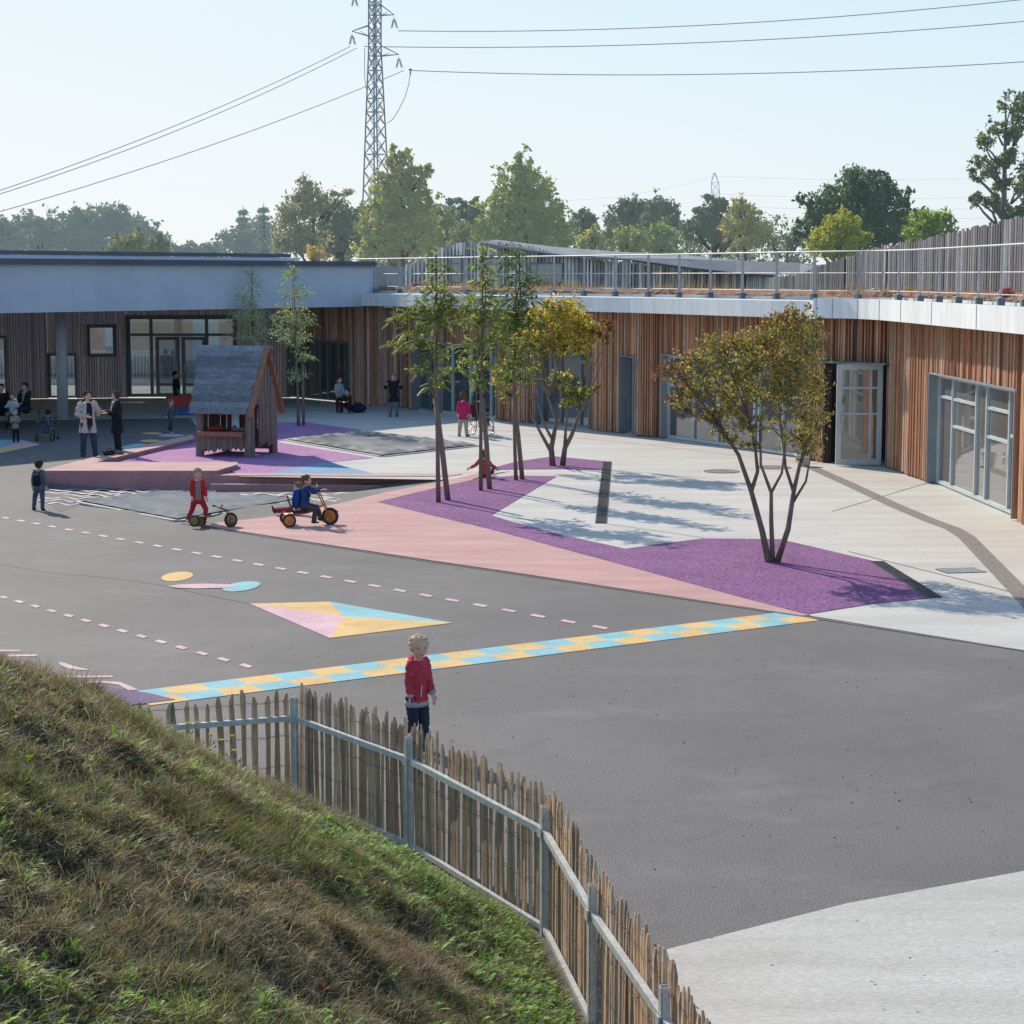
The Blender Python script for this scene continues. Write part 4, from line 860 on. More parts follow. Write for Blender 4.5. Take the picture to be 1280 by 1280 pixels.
# ---------------------------------------------------------------- tarpaulins over the play pits
def tarp(label, P_, n, sag, folds, seed, mat='tarp'):
    """P_: four world corners; a slack sheet with folds along its edges"""
    rr = np.random.default_rng(seed); q = MB(); vs = []
    for i in range(n+1):
        for j in range(n+1):
            a, b_ = i/n, j/n; p = P_[0].lerp(P_[1],a).lerp(P_[3].lerp(P_[2],a),b_)
            e = min(a,1-a,b_,1-b_); z = p.z - sag*min(1,e*5)
            z += folds*math.exp(-((e-0.07)/0.05)**2)*(0.5+0.5*math.sin(a*31+b_*23+seed)*math.sin(a*13-b_*19))*1.5
            z += folds*0.35*math.sin(a*17+seed)*math.sin(b_*11+a*5)*min(1,e*6)
            vs.append((p.x,p.y,z+0.055))
    fs = [(i*(n+1)+j,(i+1)*(n+1)+j,(i+1)*(n+1)+j+1,i*(n+1)+j+1) for i in range(n) for j in range(n)]
    q.add(vs, fs); t = thing('tarpaulin', label, 'tarpaulin', (0,0,0)); q.build('sheet', M[mat], t, True)
    q = MB()
    for i in range(4): 
        a = Vector(P_[i]); b_ = Vector(P_[(i+1)%4]); q.bar(a+Vector((0,0,0.02)), b_+Vector((0,0,0.02)), 0.20, 0.03)
    q.build('edging', M['tarp_edge'], t)
def gb(x,y):
    p = g(x,y,-0.15); 
    for _ in range(4): p = g(x,y,basin_z(p.x,p.y))
    return p
tarp('pale grey tarpaulin over the sunken pit in front of the pink ledge', [gb(98,628.5), gb(205,616.5), gb(375,626), gb(222,652)], 40, 0.012, 0.045, 3)
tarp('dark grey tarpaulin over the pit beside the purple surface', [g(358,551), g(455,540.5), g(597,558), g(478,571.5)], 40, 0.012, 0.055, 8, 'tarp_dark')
# ---------------------------------------------------------------- school building (right and centre)
ZF = 3.45; ZT = 3.90
SB = thing('school_building', 'long low curved school building clad in reddish vertical timber slats under a white roof edge', 'building', (0,0,0))
def V2(p): return Vector((p[0],p[1],0))
WP = {'a':Vector((9.5,27,0)),'b':V2(g(1267,651)),'c':V2(g(1161,605)),'d':V2(g(1108,585)),'e':V2(g(1032,579)),'f':V2(g(1004,575)),'g':V2(g(828,549)),'h':V2(g(792,546)),'i':V2(g(776,543)),
      'j':V2(g(737,538)),'k':V2(g(671,531)),'l':V2(g(621,526)),'m':V2(g(546,518)),'n':V2(g(519,513)),'o':V2(g(437,505)),'p':V2(g(362,498)),'q':V2(g(296,498)),'r':V2(g(160,498)),'s':V2(g(96,499)),'t':V2(g(61,499)),'u':V2(g(9,500)),'v':V2(g(-160,502))}
REDS = [(0.58,0.29,0.165),(0.50,0.25,0.145),(0.64,0.34,0.20),(0.40,0.20,0.125),(0.58,0.35,0.22),(0.52,0.27,0.155),(0.55,0.42,0.33),(0.46,0.23,0.14)]
DARKS = [(0.74,0.50,0.41),(0.64,0.44,0.37),(0.84,0.58,0.48),(0.52,0.37,0.33),(0.72,0.54,0.46)]  # hall timber tones painted paler to imitate haze over the shaded front
def seg(a, b):
    p = WP[a] if isinstance(a,str) else a; r = WP[b] if isinstance(b,str) else b
    d = (r-p); L_ = d.length; d.normalize(); n = Vector((-d.y,d.x,0))
    if n.y > 0 and abs(n.y) > 0.05 or (abs(n.y) <= 0.05 and n.x > 0): n = -n
    return p, d, n, L_
def rotm(d): return Matrix(((d.x,-d.y,0),(d.y,d.x,0),(0,0,1)))
def cladding(parent, a, b, z0, z1, cols, pitch=0.088, w=0.038, name='slat_cladding', seed=0):
    p, d, n, L_ = seg(a,b); m = rotm(d); q = MB(); rr = random.Random(seed*7+int(L_*100)); k = max(1,int(L_/pitch))
    q.box(p+d*L_/2-n*0.10+Vector((0,0,(z0+z1)/2)), (L_,0.10,z1-z0), mat=m, color=(0.20,0.15,0.14))
    for i in range(k):
        if rr.random() < 0.02: continue
        t = (i+0.5+rr.uniform(-.18,.18))*L_/k; ww = w*rr.uniform(0.6,1.7); dep = rr.choice((0.04,0.06,0.09)); c = rr.choice(cols); f = rr.uniform(0.85,1.12)*2.1
        zb = z0+rr.uniform(0,0.04)
        q.box(p+d*t+n*(dep/2-0.05)+Vector((0,0,(zb+z1)/2)), (ww,dep,z1-zb-0.002), mat=m, color=tuple(x*f for x in c))
    return q.build(name, M['slat_haze_glow'] if cols is DARKS else M['slat'], parent)
def window(parent, a, b, z0, z1, muls, rails, glass, fm='alu', setback=0.18, fw=0.07, name='window', reveal=True, skip=()):
    """frame bars plus one pane; muls and rails as fractions"""
    p, d, n, L_ = seg(a,b); m = rotm(d); o = p-n*setback; q = MB(); U = Vector((0,0,1))
    for t in (fw/2, L_-fw/2): q.box(o+d*t+U*(z0+z1)/2, (fw,0.07,z1-z0), mat=m)
    for z in (z0+fw/2, z1-fw/2): q.box(o+d*L_/2+U*z, (L_-2*fw,0.07,fw), mat=m)
    for t in muls: q.box(o+d*(t*L_)+U*(z0+z1)/2+n*0.003, (fw*0.95,0.074,z1-z0-2*fw), mat=m)
    for (t0,t1,zz) in rails: q.box(o+d*((t0+t1)/2*L_)+U*(z0+(z1-z0)*zz)-n*0.003, ((t1-t0)*L_,0.06,fw*0.8), mat=m)
    f = q.build(name, M[fm], parent)
    q = MB(); q.box(o-n*0.0+d*L_/2+U*(z0+z1)/2-n*0.02, (L_-fw,0.012,z1-z0-fw), mat=m); q.build('pane', M[glass], f)
    if reveal:
        q = MB()
        for t in (-0.02, L_+0.02): q.box(o+d*t+n*(setback/2)+U*(z0+z1)/2, (0.04,setback+0.12,z1-z0), mat=m)
        q.box(o+d*L_/2+n*(setback/2)+U*(z1+0.02), (L_+0.08,setback+0.10,0.04), mat=m)
        if z0 > 0.4: q.box(o+d*L_/2+n*(setback/2)+U*(z0-0.02), (L_+0.08,setback+0.10,0.04), mat=m)
        q.build('reveal', M['grey_frame'] if fm != 'alu' else M['reveal'], f)
    return f
cladding(SB,'a','b',0.03,ZF,REDS,seed=1); cladding(SB,'c','d',0.03,ZF,REDS,seed=2)
cladding(SB,'b','c',2.38,ZF,REDS,seed=3,name='slat_cladding')
# tall window bay with a glazed door in the right wall
f = window(SB,'b','c',0.04,2.37,[0.155,0.40,0.52,0.81],[(0.17,0.39,0.56),(0.17,0.39,0.80),(0.53,0.80,0.56),(0.53,0.80,0.80),(0.82,0.99,0.8),(0.03,0.14,0.62)],'glass_brown')
p,d,n,L_ = seg('b','c'); q = MB()
q.box(p+d*(0.175*L_)-n*0.10+Vector((0,0,1.05)),(0.02,0.05,0.24),mat=rotm(d)); q.box(p+d*(0.16*L_)-n*0.08+Vector((0,0,1.08)),(0.14,0.02,0.02),mat=rotm(d)); q.build('handle', M['galva'], f)
# doorway with its leaf standing open
cladding(SB,'d','e',2.42,ZF,REDS,seed=4); 
p,d,n,L_ = seg('d','e'); q = MB(); m = rotm(d)
q.box(p+d*L_/2-n*1.6+Vector((0,0,1.2)),(L_+1.0,0.05,2.4),mat=m); q.box(p-n*0.75-d*0.03+Vector((0,0,1.2)),(0.05,1.6,2.4),mat=m); q.box(p+d*(L_+0.03)-n*0.75+Vector((0,0,1.2)),(0.05,1.6,2.4),mat=m)
q.build('doorway_interior', M['backing'], SB)
q = MB(); q.box(p+d*L_/2+n*0.12+Vector((0,0,2.43)),(L_+0.3,0.5,0.04),mat=m); q.build('door_canopy', M['grey_frame'], SB)
# open leaf: nearly frontal to the yard
la = g(1044,583); lb = g(1101,583.0); la.z = lb.z = 0
dr = (lb-la); Ld = dr.length; dr.normalize(); md = rotm(dr); q = MB(); U = Vector((0,0,1))
for t in (0.06, Ld-0.06): q.box(la+dr*t+U*1.22,(0.12,0.06,2.36),mat=md)
for z in (0.11,2.34): q.box(la+dr*Ld/2+U*z,(Ld-0.24,0.06,0.13),mat=md)
q.box(la+dr*(Ld*0.74)+U*1.22,(0.06,0.05,2.2),mat=md)
for z in (1.24,1.85): q.box(la+dr*Ld/2+U*z-Vector((0,0.004,0)),(Ld-0.24,0.05,0.05),mat=md)
leaf = q.build('door', M['alu'], SB); q = MB(); q.box(la+dr*Ld/2+U*1.22+Vector((0,0.01,0)),(Ld-0.2,0.012,2.2),mat=md); q.build('pane', M['glass_brown'], leaf)
q = MB(); q.box(la+dr*0.06+U*1.15-Vector((0,0.05,0)),(0.03,0.04,0.26),mat=md); q.box(la+dr*0.11+U*1.17-Vector((0,0.07,0)),(0.14,0.02,0.025),mat=md); q.build('handle', M['galva'], leaf)
cladding(SB,'e','f',0.03,ZF,REDS,seed=5)
cladding(SB,'f','g',2.32,ZF,REDS,seed=6); window(SB,'f','g',0.05,2.30,[0.17,0.33,0.36,0.62,0.8],[(0.02,0.98,0.64)],'glass_dark')
cladding(SB,'g','h',0.03,ZF,REDS,seed=7); cladding(SB,'h','i',2.22,ZF,REDS,seed=8); window(SB,'h','i',0.05,2.20,[0.55],[],'glass_dark','grey_frame',0.25,0.05)
cladding(SB,'i','j',0.03,ZF,REDS,seed=9); cladding(SB,'j','k',2.24,ZF,REDS,seed=10); window(SB,'j','k',0.05,2.22,[0.25,0.62],[],'glass_dark','grey_frame')
cladding(SB,'k','l',0.03,ZF,REDS,seed=11); cladding(SB,'l','m',2.30,ZF,REDS,seed=12)
f = window(SB,'l','m',0.05,2.28,[0.16,0.50,0.80],[(0.02,0.15,0.55)],'glass_dark','alu'); p,d,n,L_ = seg('l','m'); q = MB(); q.box(p+d*(0.42*L_)-n*0.14+Vector((0,0,1.62)),(0.16,0.01,0.34),mat=rotm(d)); q.build('notice', M['white_plastic'], f)
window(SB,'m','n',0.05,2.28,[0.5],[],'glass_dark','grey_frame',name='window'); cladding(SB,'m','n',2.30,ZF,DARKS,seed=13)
DR2 = REDS[:4]+DARKS
cladding(SB,'n','o',0.03,ZF,DR2,seed=14); cladding(SB,'o','p',2.17,ZF,DR2,seed=15); window(SB,'o','p',0.05,2.15,[0.12,0.42,0.55,0.78],[],'glass_dark','grey_frame')
# roof: white fascia that runs along the wall, white edge, gravel, planting
edge = ['a','b','c','d','e','g','i','k','l','m','n','o']
def offs(names, k):
    P_ = [WP[x] for x in names]; out = []
    for i,p in enumerate(P_):
        d = (P_[min(i+1,len(P_)-1)]-P_[max(i-1,0)]).normalized(); n = Vector((-d.y,d.x,0))
        if n.x*0.87+n.y*0.5 > 0: n = -n
        out.append(p+n*k)
    return out
def wall_ribbon(name, P_, z0, z1, th, mat, parent):
    q = MB(); vs = []; fs = []
    for i,p in enumerate(P_):
        d = (P_[min(i+1,len(P_)-1)]-P_[max(i-1,0)]).normalized(); n = Vector((-d.y,d.x,0))*th
        if n.x*0.87+n.y*0.5 > 0: n = -n
        a = p; b_ = p-n; vs += [(a.x,a.y,z0),(a.x,a.y,z1),(b_.x,b_.y,z1),(b_.x,b_.y,z0)]
    for i in range(len(P_)-1):
        for j in range(4): fs.append((4*i+j,4*i+(j+1)%4,4*(i+1)+(j+1)%4,4*(i+1)+j))
    fs += [(0,1,2,3),(4*len(P_)-4,4*len(P_)-3,4*len(P_)-2,4*len(P_)-1)]; q.add(vs, fs); return q.build(name, M[mat], parent)
def smooth_path(P_, k=2):
    for _ in range(k):
        out = [P_[0]]
        for a,b_ in zip(P_[:-1],P_[1:]): out += [a*0.75+b_*0.25, a*0.25+b_*0.75]
        P_ = out+[P_[-1]]
    return P_
OUT = smooth_path(offs(edge,0.55)); WAL = smooth_path(offs(edge,0.0)); RAI = smooth_path(offs(edge,0.0)); 
# the bright stretch of fascia steps forward over the right wing
nR = 16
FR = smooth_path(offs(['a','b','c','d','e'],0.62)); 
jt = g(1030,575); 
wall_ribbon('roof_fascia', FR, ZF+0.02, ZT+0.03, 0.10, 'fascia', SB)
FL = [p for p in OUT if p.y > FR[-1].y+0.1]; FL = [FR[-1]+Vector((0.05,0.10,0))]+FL
wall_ribbon('roof_fascia', FL, ZF, ZT-0.05, 0.10, 'fascia', SB)
q = MB(); 
for k in range(2,len(FR)-1,2):   # panel joints
    p = FR[k]; q.bar((p.x-0.003,p.y,ZF+0.03),(p.x-0.003,p.y,ZT+0.025),0.012)
q.build('fascia_joint', M['roof_grey'], SB)
def deck(name, A_, B_, z, zb, mat):
    q = MB(); n_ = min(len(A_),len(B_)); vs = []; fs = []
    for i in range(n_): vs += [(A_[i].x,A_[i].y,z),(B_[i].x,B_[i].y,zb)]
    for i in range(n_-1): fs.append((2*i,2*i+1,2*i+3,2*i+2))
    q.add(vs, fs); return q.build(name, M[mat], SB)
deck('soffit', OUT, WAL, ZF+0.01, ZF+0.01, 'soffit')
IN1 = smooth_path(offs(edge,0.18)); IN2 = smooth_path(offs(edge,-0.45)); IN3 = smooth_path(offs(edge,-3.2))
OUT2 = smooth_path(offs(edge,0.53))
deck('roof_edge', OUT2, IN1, ZT-0.045, ZT-0.03, 'fascia'); deck('gravel_margin', IN1, IN2, ZT-0.03, ZT+0.0, 'roof_grey')
wall_ribbon('flashing', smooth_path(offs(edge,-0.3)), ZT-0.1, ZT+0.05, 0.04, 'fascia', SB)
# planted roof: a bumpy ribbon
q = MB(); vs = []; fs = []; A_, B_ = smooth_path(IN2,2), smooth_path(IN3,2); K = 14
for i in range(len(A_)):
    for j in range(K+1):
        p = A_[i].lerp(B_[i], j/K); vs.append((p.x,p.y,ZT+0.02+0.10*min(1,j)+random.uniform(0,0.09)))
for i in range(len(A_)-1):
    for j in range(K): a = i*(K+1)+j; fs.append((a,a+1,a+K+2,a+K+1))
q.add(vs, fs); q.build('planted_roof', M['sedum'], SB)
# dry tufts on the roof
n = 2600; vv = []; ff = []; cc = []
for i in range(n):
    k = random.randrange(len(A_)-1); t = random.random(); j = random.random(); p = A_[k].lerp(A_[k+1],t).lerp(B_[k].lerp(B_[k+1],t), j)
    if random.random() < 0.5 and math.sin(p.x*1.7+p.y*0.9) < 0.2: continue
    h_ = random.uniform(0.12,0.5)*(0.5+0.5*math.sin(p.x*0.9)**2); c = random.choice([(0.42,0.34,0.2),(0.35,0.26,0.15),(0.25,0.2,0.1),(0.3,0.14,0.08)])
    b0 = len(vv); lx, ly = random.uniform(-.12,.12), random.uniform(-.1,.1); vv += [(p.x-0.012,p.y,ZT+0.05),(p.x+0.012,p.y,ZT+0.05),(p.x+lx,p.y+ly,ZT+0.05+h_)]; ff.append((b0,b0+1,b0+2)); cc += [c]*3
o = np_mesh('dry_roof_grass', np.array(vv), np.array(ff), 3, M['grass'], None, np.array(cc)); tag(o,'dry straw coloured grass tufts growing on the planted roof behind the railing','roof grass'); o['kind'] = 'stuff'
# balls and domes on the roof
def dome(x, y, Y, r, c, lb, m=None):
    p = at(x,y,Y); t = thing('ball', lb, 'ball', (p.x,p.y,ZT+0.09)); q = MB(); q.ellipsoid((0,0,r*0.82),(r*1.05,r,r*0.82),20,12); q.build('ball_skin', m or cloth(c), t, True); q = MB(); q.tube([(0.05*r,-r*0.98,r*0.75),(0.05*r,-r*1.03,r*0.75)],0.02,8); q.build('valve', M['black_rubber'], t)
dome(1258,364,39.5,0.15,(0.60,0.12,0.07),'half deflated red orange ball lying on the planted roof at the far right')
dome(519,364,70,0.14,(0.60,0.13,0.07),'red orange ball lying on the roof near the left end of the railing')
dome(1093,358,50.5,0.10,(0.60,0.56,0.40),'small cream ball lying on the planted roof behind the railing')
# ---------------------------------------------------------------- roof railing
RL = thing('roof_railing', 'long galvanised steel railing with two rails along the edge of the curved roof', 'railing', (0,0,0))
path = [p for p in smooth_path(offs(edge,-0.1),3)]
# equally spaced posts
acc = [0.0]
for a,b_ in zip(path[:-1],path[1:]): acc.append(acc[-1]+(b_-a).length)
tot = acc[-1]
def pt(s):
    for i in range(len(path)-1):
        if acc[i+1] >= s: return path[i].lerp(path[i+1],(s-acc[i])/(acc[i+1]-acc[i]))
    return path[-1]
def pdir(s): return (pt(min(tot,s+0.1))-pt(max(0,s-0.1))).normalized()
npst = int(tot/1.55); zb = ZT+0.0
# keep the part that stands left of the frame edge plus a little more
for i in range(npst+1):
    s = tot*i/npst; p = pt(s); d = pdir(s); m = rotm(d)
    if p.y < 33: continue
    q = MB(); 
    for k in (-1,1): q.box(p+d*(k*0.026)+Vector((0,0,zb+0.62)),(0.010,0.04,1.0),mat=m)
    q.box(p+Vector((0,0,zb+0.13)),(0.26,0.16,0.012),mat=m); q.box(p+Vector((0,0,zb+0.65)),(0.07,0.03,0.04),mat=m)
    po = q.build('post', M['rail_steel'], RL)
    q = MB(); q.box(p+Vector((0,0,zb-0.0)),(0.12,0.14,0.24),mat=m); q.build('post_foot', M['grey_frame'], po)
pr = [pt(tot*i/160) for i in range(161)]; pr = [p for p in pr if p.y > 30]
for z, r_ in ((zb+1.13,0.021),(zb+0.62,0.014),(zb+0.2,0.012)):
    q = MB(); q.tube([p+Vector((0,0,z)) for p in pr], r_, 6); q.build('rail', M['rail_steel'], RL, True)
# ---------------------------------------------------------------- rooftop timber pavilions
def pavilion(name, label, tops, Yf, zb_, cols, seed, group):
    """tops: list of (px, py_top, Y): wavy top line of a batten wall"""
    t = thing(name, label, 'roof pavilion', (0,0,0), 0, group); q = MB(); rr = random.Random(seed); bk = MB()
    P_ = [at(x,y,Y) for x,y,Y in tops]
    for a,b_ in zip(P_[:-1],P_[1:]):
        L_ = math.hypot(b_.x-a.x,b_.y-a.y); k = max(1,int(L_/0.14)); d = Vector((b_.x-a.x,b_.y-a.y,0)).normalized(); m = rotm(d)
        for i in range(k):
            tt = (i+0.5)/k; p = a.lerp(b_,tt); f = rr.uniform(0.55,1.25)*2; c = rr.choice(cols); zt_ = p.z+rr.uniform(-0.04,0.04)
            if rr.random() < 0.02: continue
            q.box((p.x,p.y+rr.uniform(-.02,.02),(zt_+zb_)/2),(0.112*rr.uniform(.7,1.2),0.04,max(0.05,zt_-zb_)),mat=m,color=tuple(x*f for x in c))
        bk.add([(a.x,a.y+0.12,zb_),(b_.x,b_.y+0.12,zb_),(b_.x,b_.y+0.12,b_.z-0.08),(a.x,a.y+0.12,a.z-0.08)],[(0,1,2,3)])
    q.build('slat_wall', M['greyslat'], t); bk.build('wall_backing', M['reveal'] if seed == 5 else M['roof_dark'], t); return t
GR = [(0.95,0.90,0.84),(0.80,0.75,0.70),(1.0,0.96,0.90),(0.60,0.56,0.54)]; GR2 = [(0.31,0.30,0.31),(0.24,0.235,0.245),(0.39,0.375,0.38),(0.19,0.19,0.20)]
pv = pavilion('roof_pavilion','weathered grey timber pavilion with arched top and small windows on the far roof',[(482,352,80),(505,335,80),(530,318,80),(560,306,80),(600,301,80),(640,304,80),(700,316,80),(760,325,80),(820,331,79),(860,332,78),(900,337,77),(960,341,74),(1010,345,70)],78,3.85,GR,5,'timber pavilions on the roof')
for (x0_,x1_,y0_,y1_) in ((563,578,319,354),(600,626,322,340),(662,704,328,355)):
    a = at(x0_,y1_,79.8); b_ = at(x1_,y0_,79.8); q = MB(); q.box(((a.x+b_.x)/2,79.82,(a.z+b_.z)/2),(b_.x-a.x,0.10,b_.z-a.z)); w_ = q.build('window', M['grey_frame'], pv)
    q = MB(); q.box(((a.x+b_.x)/2,79.76,(a.z+b_.z)/2),(b_.x-a.x-0.12,0.02,b_.z-a.z-0.12)); q.build('pane', M['glass_dark'], w_)
# sloping lattice roof over the pavilion
def canopy_strip(top, bot, mat, name, parent, lift=0.0):
    q = MB(); vs = []; fs = []
    A_ = [at(*p) for p in top]; B_ = [at(*p) for p in bot]
    for a,b_ in zip(A_,B_): vs += [tuple(a),tuple(b_),(b_.x,b_.y,b_.z-0.08),(a.x,a.y,a.z-0.08)]
    for i in range(len(A_)-1):
        for j in range(4): fs.append((4*i+j,4*i+(j+1)%4,4*(i+1)+(j+1)%4,4*(i+1)+j))
    q.add(vs, fs); return q.build(name, M[mat], parent)
canopy_strip([(620,299.5,84),(700,309,84),(780,315,84),(860,319,83),(940,327,82),(1000,335,79),(1040,337,75)],[(600,303,79.5),(700,318,79.5),(780,323,79.5),(860,324,78),(940,332,77),(1000,340,74),(1040,342,70)],'roof_grey','roof',pv)
canopy_strip([(790,322,79.4),(860,324,78.2),(920,326,77),(1000,329,74),(1046,333,71)],[(790,324.5,77),(860,334,76),(920,341,75),(1000,345,72),(1040,338,70)],'roof_dark','roof_overhang',pv)
pavilion('roof_pavilion','dark grey timber slat screen sweeping up to the right behind the roof railing',[(962,347,63),(1000,343,60),(1040,326,57.5),(1100,309,54),(1160,298,51),(1220,284,48),(1290,268,45),(1400,250,41)],50,3.92,GR2,6,'timber pavilions on the roof')
# ---------------------------------------------------------------- hall at the left with deep white roof band
HB = thing('school_hall', 'left hall with deep white roof band over a shaded dark timber front', 'building', (0,0,0))
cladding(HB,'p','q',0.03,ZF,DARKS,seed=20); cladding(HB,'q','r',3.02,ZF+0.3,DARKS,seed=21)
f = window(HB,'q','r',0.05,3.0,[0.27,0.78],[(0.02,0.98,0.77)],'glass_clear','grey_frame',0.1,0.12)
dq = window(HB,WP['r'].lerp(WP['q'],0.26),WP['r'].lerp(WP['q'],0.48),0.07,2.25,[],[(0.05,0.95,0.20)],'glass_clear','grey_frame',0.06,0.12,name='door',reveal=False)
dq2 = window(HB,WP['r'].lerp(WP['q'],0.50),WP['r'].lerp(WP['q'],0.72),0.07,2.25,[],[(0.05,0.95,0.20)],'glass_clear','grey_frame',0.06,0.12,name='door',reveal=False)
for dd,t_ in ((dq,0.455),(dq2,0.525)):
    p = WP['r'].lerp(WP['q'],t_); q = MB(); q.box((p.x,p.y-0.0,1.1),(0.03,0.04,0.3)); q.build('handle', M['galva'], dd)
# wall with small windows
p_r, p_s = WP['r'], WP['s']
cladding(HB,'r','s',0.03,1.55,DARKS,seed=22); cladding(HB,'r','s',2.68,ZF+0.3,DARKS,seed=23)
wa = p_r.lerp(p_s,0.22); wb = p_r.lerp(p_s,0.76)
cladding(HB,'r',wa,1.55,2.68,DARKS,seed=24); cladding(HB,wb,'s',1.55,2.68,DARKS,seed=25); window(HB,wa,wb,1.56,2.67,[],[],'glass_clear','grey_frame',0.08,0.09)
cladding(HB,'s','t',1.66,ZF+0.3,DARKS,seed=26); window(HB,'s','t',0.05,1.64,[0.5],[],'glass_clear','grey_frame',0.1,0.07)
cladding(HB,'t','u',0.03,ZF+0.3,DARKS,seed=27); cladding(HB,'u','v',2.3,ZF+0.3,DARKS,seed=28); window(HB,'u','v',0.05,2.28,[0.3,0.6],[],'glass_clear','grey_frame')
# roof band (slanting line from near left to far right)
b0 = Vector((-27.5,38.3,0)); b1 = Vector((-14.3,56.0,0)); b2 = Vector((-4.55,69.0,0)); bd = (b2-b0).normalized(); bn = Vector((bd.y,-bd.x,0))
q = MB(); m = rotm(bd); LB = (b2-b0).length
zb0, zb1 = 3.42, 4.80
e2 = b2; tip = 0.5
q.add([tuple(b0+Vector((0,0,zb0))),tuple(b2-bd*0.0+Vector((0,0,zb0))),tuple(b2-bd*0.35+Vector((0,0,zb1))),tuple(b0+Vector((0,0,zb1))),
       tuple(b0-bn*0.15+Vector((0,0,zb0))),tuple(b2-bn*0.15+Vector((0,0,zb0))),tuple(b2-bd*0.35-bn*0.15+Vector((0,0,zb1))),tuple(b0-bn*0.15+Vector((0,0,zb1)))],[(0,1,2,3),(7,6,5,4),(0,4,5,1),(3,2,6,7),(1,5,6,2),(0,3,7,4)])
q.build('roof_band', M['white_render'], HB)
q = MB(); q.box((b0+b2-bd*0.3)/2+Vector((0,0,zb1+0.06))+bn*0.04,(LB-0.3,0.24,0.16),mat=m); q.build('parapet_cap', M['roof_dark'], HB)
q = MB(); q.prism([(b0.x-bn.x*.16,b0.y-bn.y*.16),(b2.x-bn.x*.16,b2.y-bn.y*.16),(-4.0,74.5),(-30,76.5)], 3.75, zb1-0.02); q.build('roof_slab', M['soffit'], HB)
bs0 = b0-bn*1.6+Vector((0,0,0)); s1 = at(395,325,68.5); s1.z = 0
q = MB(); c0 = (b0-bn*1.8); c1 = (b2-bn*1.8)-bd*2.2; mm = (c0+c1)/2; L2 = (c1-c0).length
q.box(mm+Vector((0,0,zb1+0.12)),(L2,0.2,0.28),mat=m); q.build('upper_parapet', M['white_render'], HB)
q = MB(); q.box(mm+Vector((0,0,zb1+0.33)),(L2-0.8,0.26,0.12),mat=m); q.build('upper_parapet_cap', M['roof_dark'], HB)
q = MB(); c = g(79,524.5); q.tube([(c.x,c.y,0),(c.x,c.y,3.76)],0.17,20); q.build('column', M['white_render'], HB, True)
q = MB(); c2 = at(430,381,69.0); q.box((c2.x+0.9,69.0,3.62),(1.7,1.2,0.36)); q.build('roof_edge_return', M['fascia'], HB)
# what is seen through the clear glazing
wr = thing('white_railing','white picket railing seen through the glazed doors of the hall','railing',(0,84,0)); q = MB()
for i in range(150): q.box((-24+i*0.14,0,0.72),(0.05,0.03,1.1))
for z in (0.2,1.2,1.32): q.box((-13.5,0.03,z),(21,0.04,0.06))
q.build('pickets', M['white_plastic'], wr)
q = MB()
for i in range(150): q.box((-24+i*0.14,5,3.0),(0.04,0.03,0.7))
for z in (2.6,3.4): q.box((-13.5,5.03,z),(21,0.04,0.08))
q.build('upper_railing', M['white_plastic'], wr)
ba = thing('brick_annex','orange brick annex seen through the glazed doors of the hall','building',(-14,92,0)); q = MB(); q.box((0,0,1.9),(26,0.3,3.8)); q.build('wall', pm('annex_wall',(0.55,0.36,0.26),(0.48,0.30,0.22),1.5,0.9,emit=(0.05,0.035,0.03)), ba)  # wall glows faintly of itself in place of light, no lamp there
q = MB()
for x in (-8,-4,0,4): q.box((x,-0.18,1.5),(1.2,0.06,1.9))
q.build('window', M['white_plastic'], ba)
# white flower pot by the door
p = g(1003,583); t = thing('flower_pot','white flower pot on the pavement beside the open glass door','flower pot',(p.x,p.y,0)); q = MB(); q.tube([(0,0,0.0),(0,0,0.24),(0,0,0.25),(0,0,0.30)],[0.12,0.165,0.185,0.185],20); q.build('pot', M['white_plastic'], t, True); q = MB(); q.ellipsoid((0,0,0.30),(0.16,0.16,0.02),16,6); q.build('potting_soil', M['soil'], t, True)
# ---------------------------------------------------------------- foliage
def leaves(centres, size, aspect=0.5, droop=0.3, up=None):
    """diamond leaves with random attitude; returns verts, faces"""
    n = len(centres); a = rng.normal(size=(n,3)); a[:,2] -= droop; a /= np.linalg.norm(a,axis=1)[:,None]
    b = rng.normal(size=(n,3)); b -= a*(a*b).sum(1)[:,None]; b /= np.linalg.norm(b,axis=1)[:,None]
    s = (size*rng.uniform(0.6,1.3,n))[:,None]; c = centres
    fold = np.cross(a,b)*s*0.12
    v = np.stack([c-a*s*0.5, c+b*s*aspect*0.5+fold, c+a*s*0.5, c-b*s*aspect*0.5+fold],1).reshape(-1,3)
    f = np.arange(n*4).reshape(n,4); return v, f
def pick(cols, n, jitter=0.18):
    c = np.array(cols)[rng.integers(0,len(cols),n)]; return c*rng.uniform(1-jitter,1+jitter,(n,1))
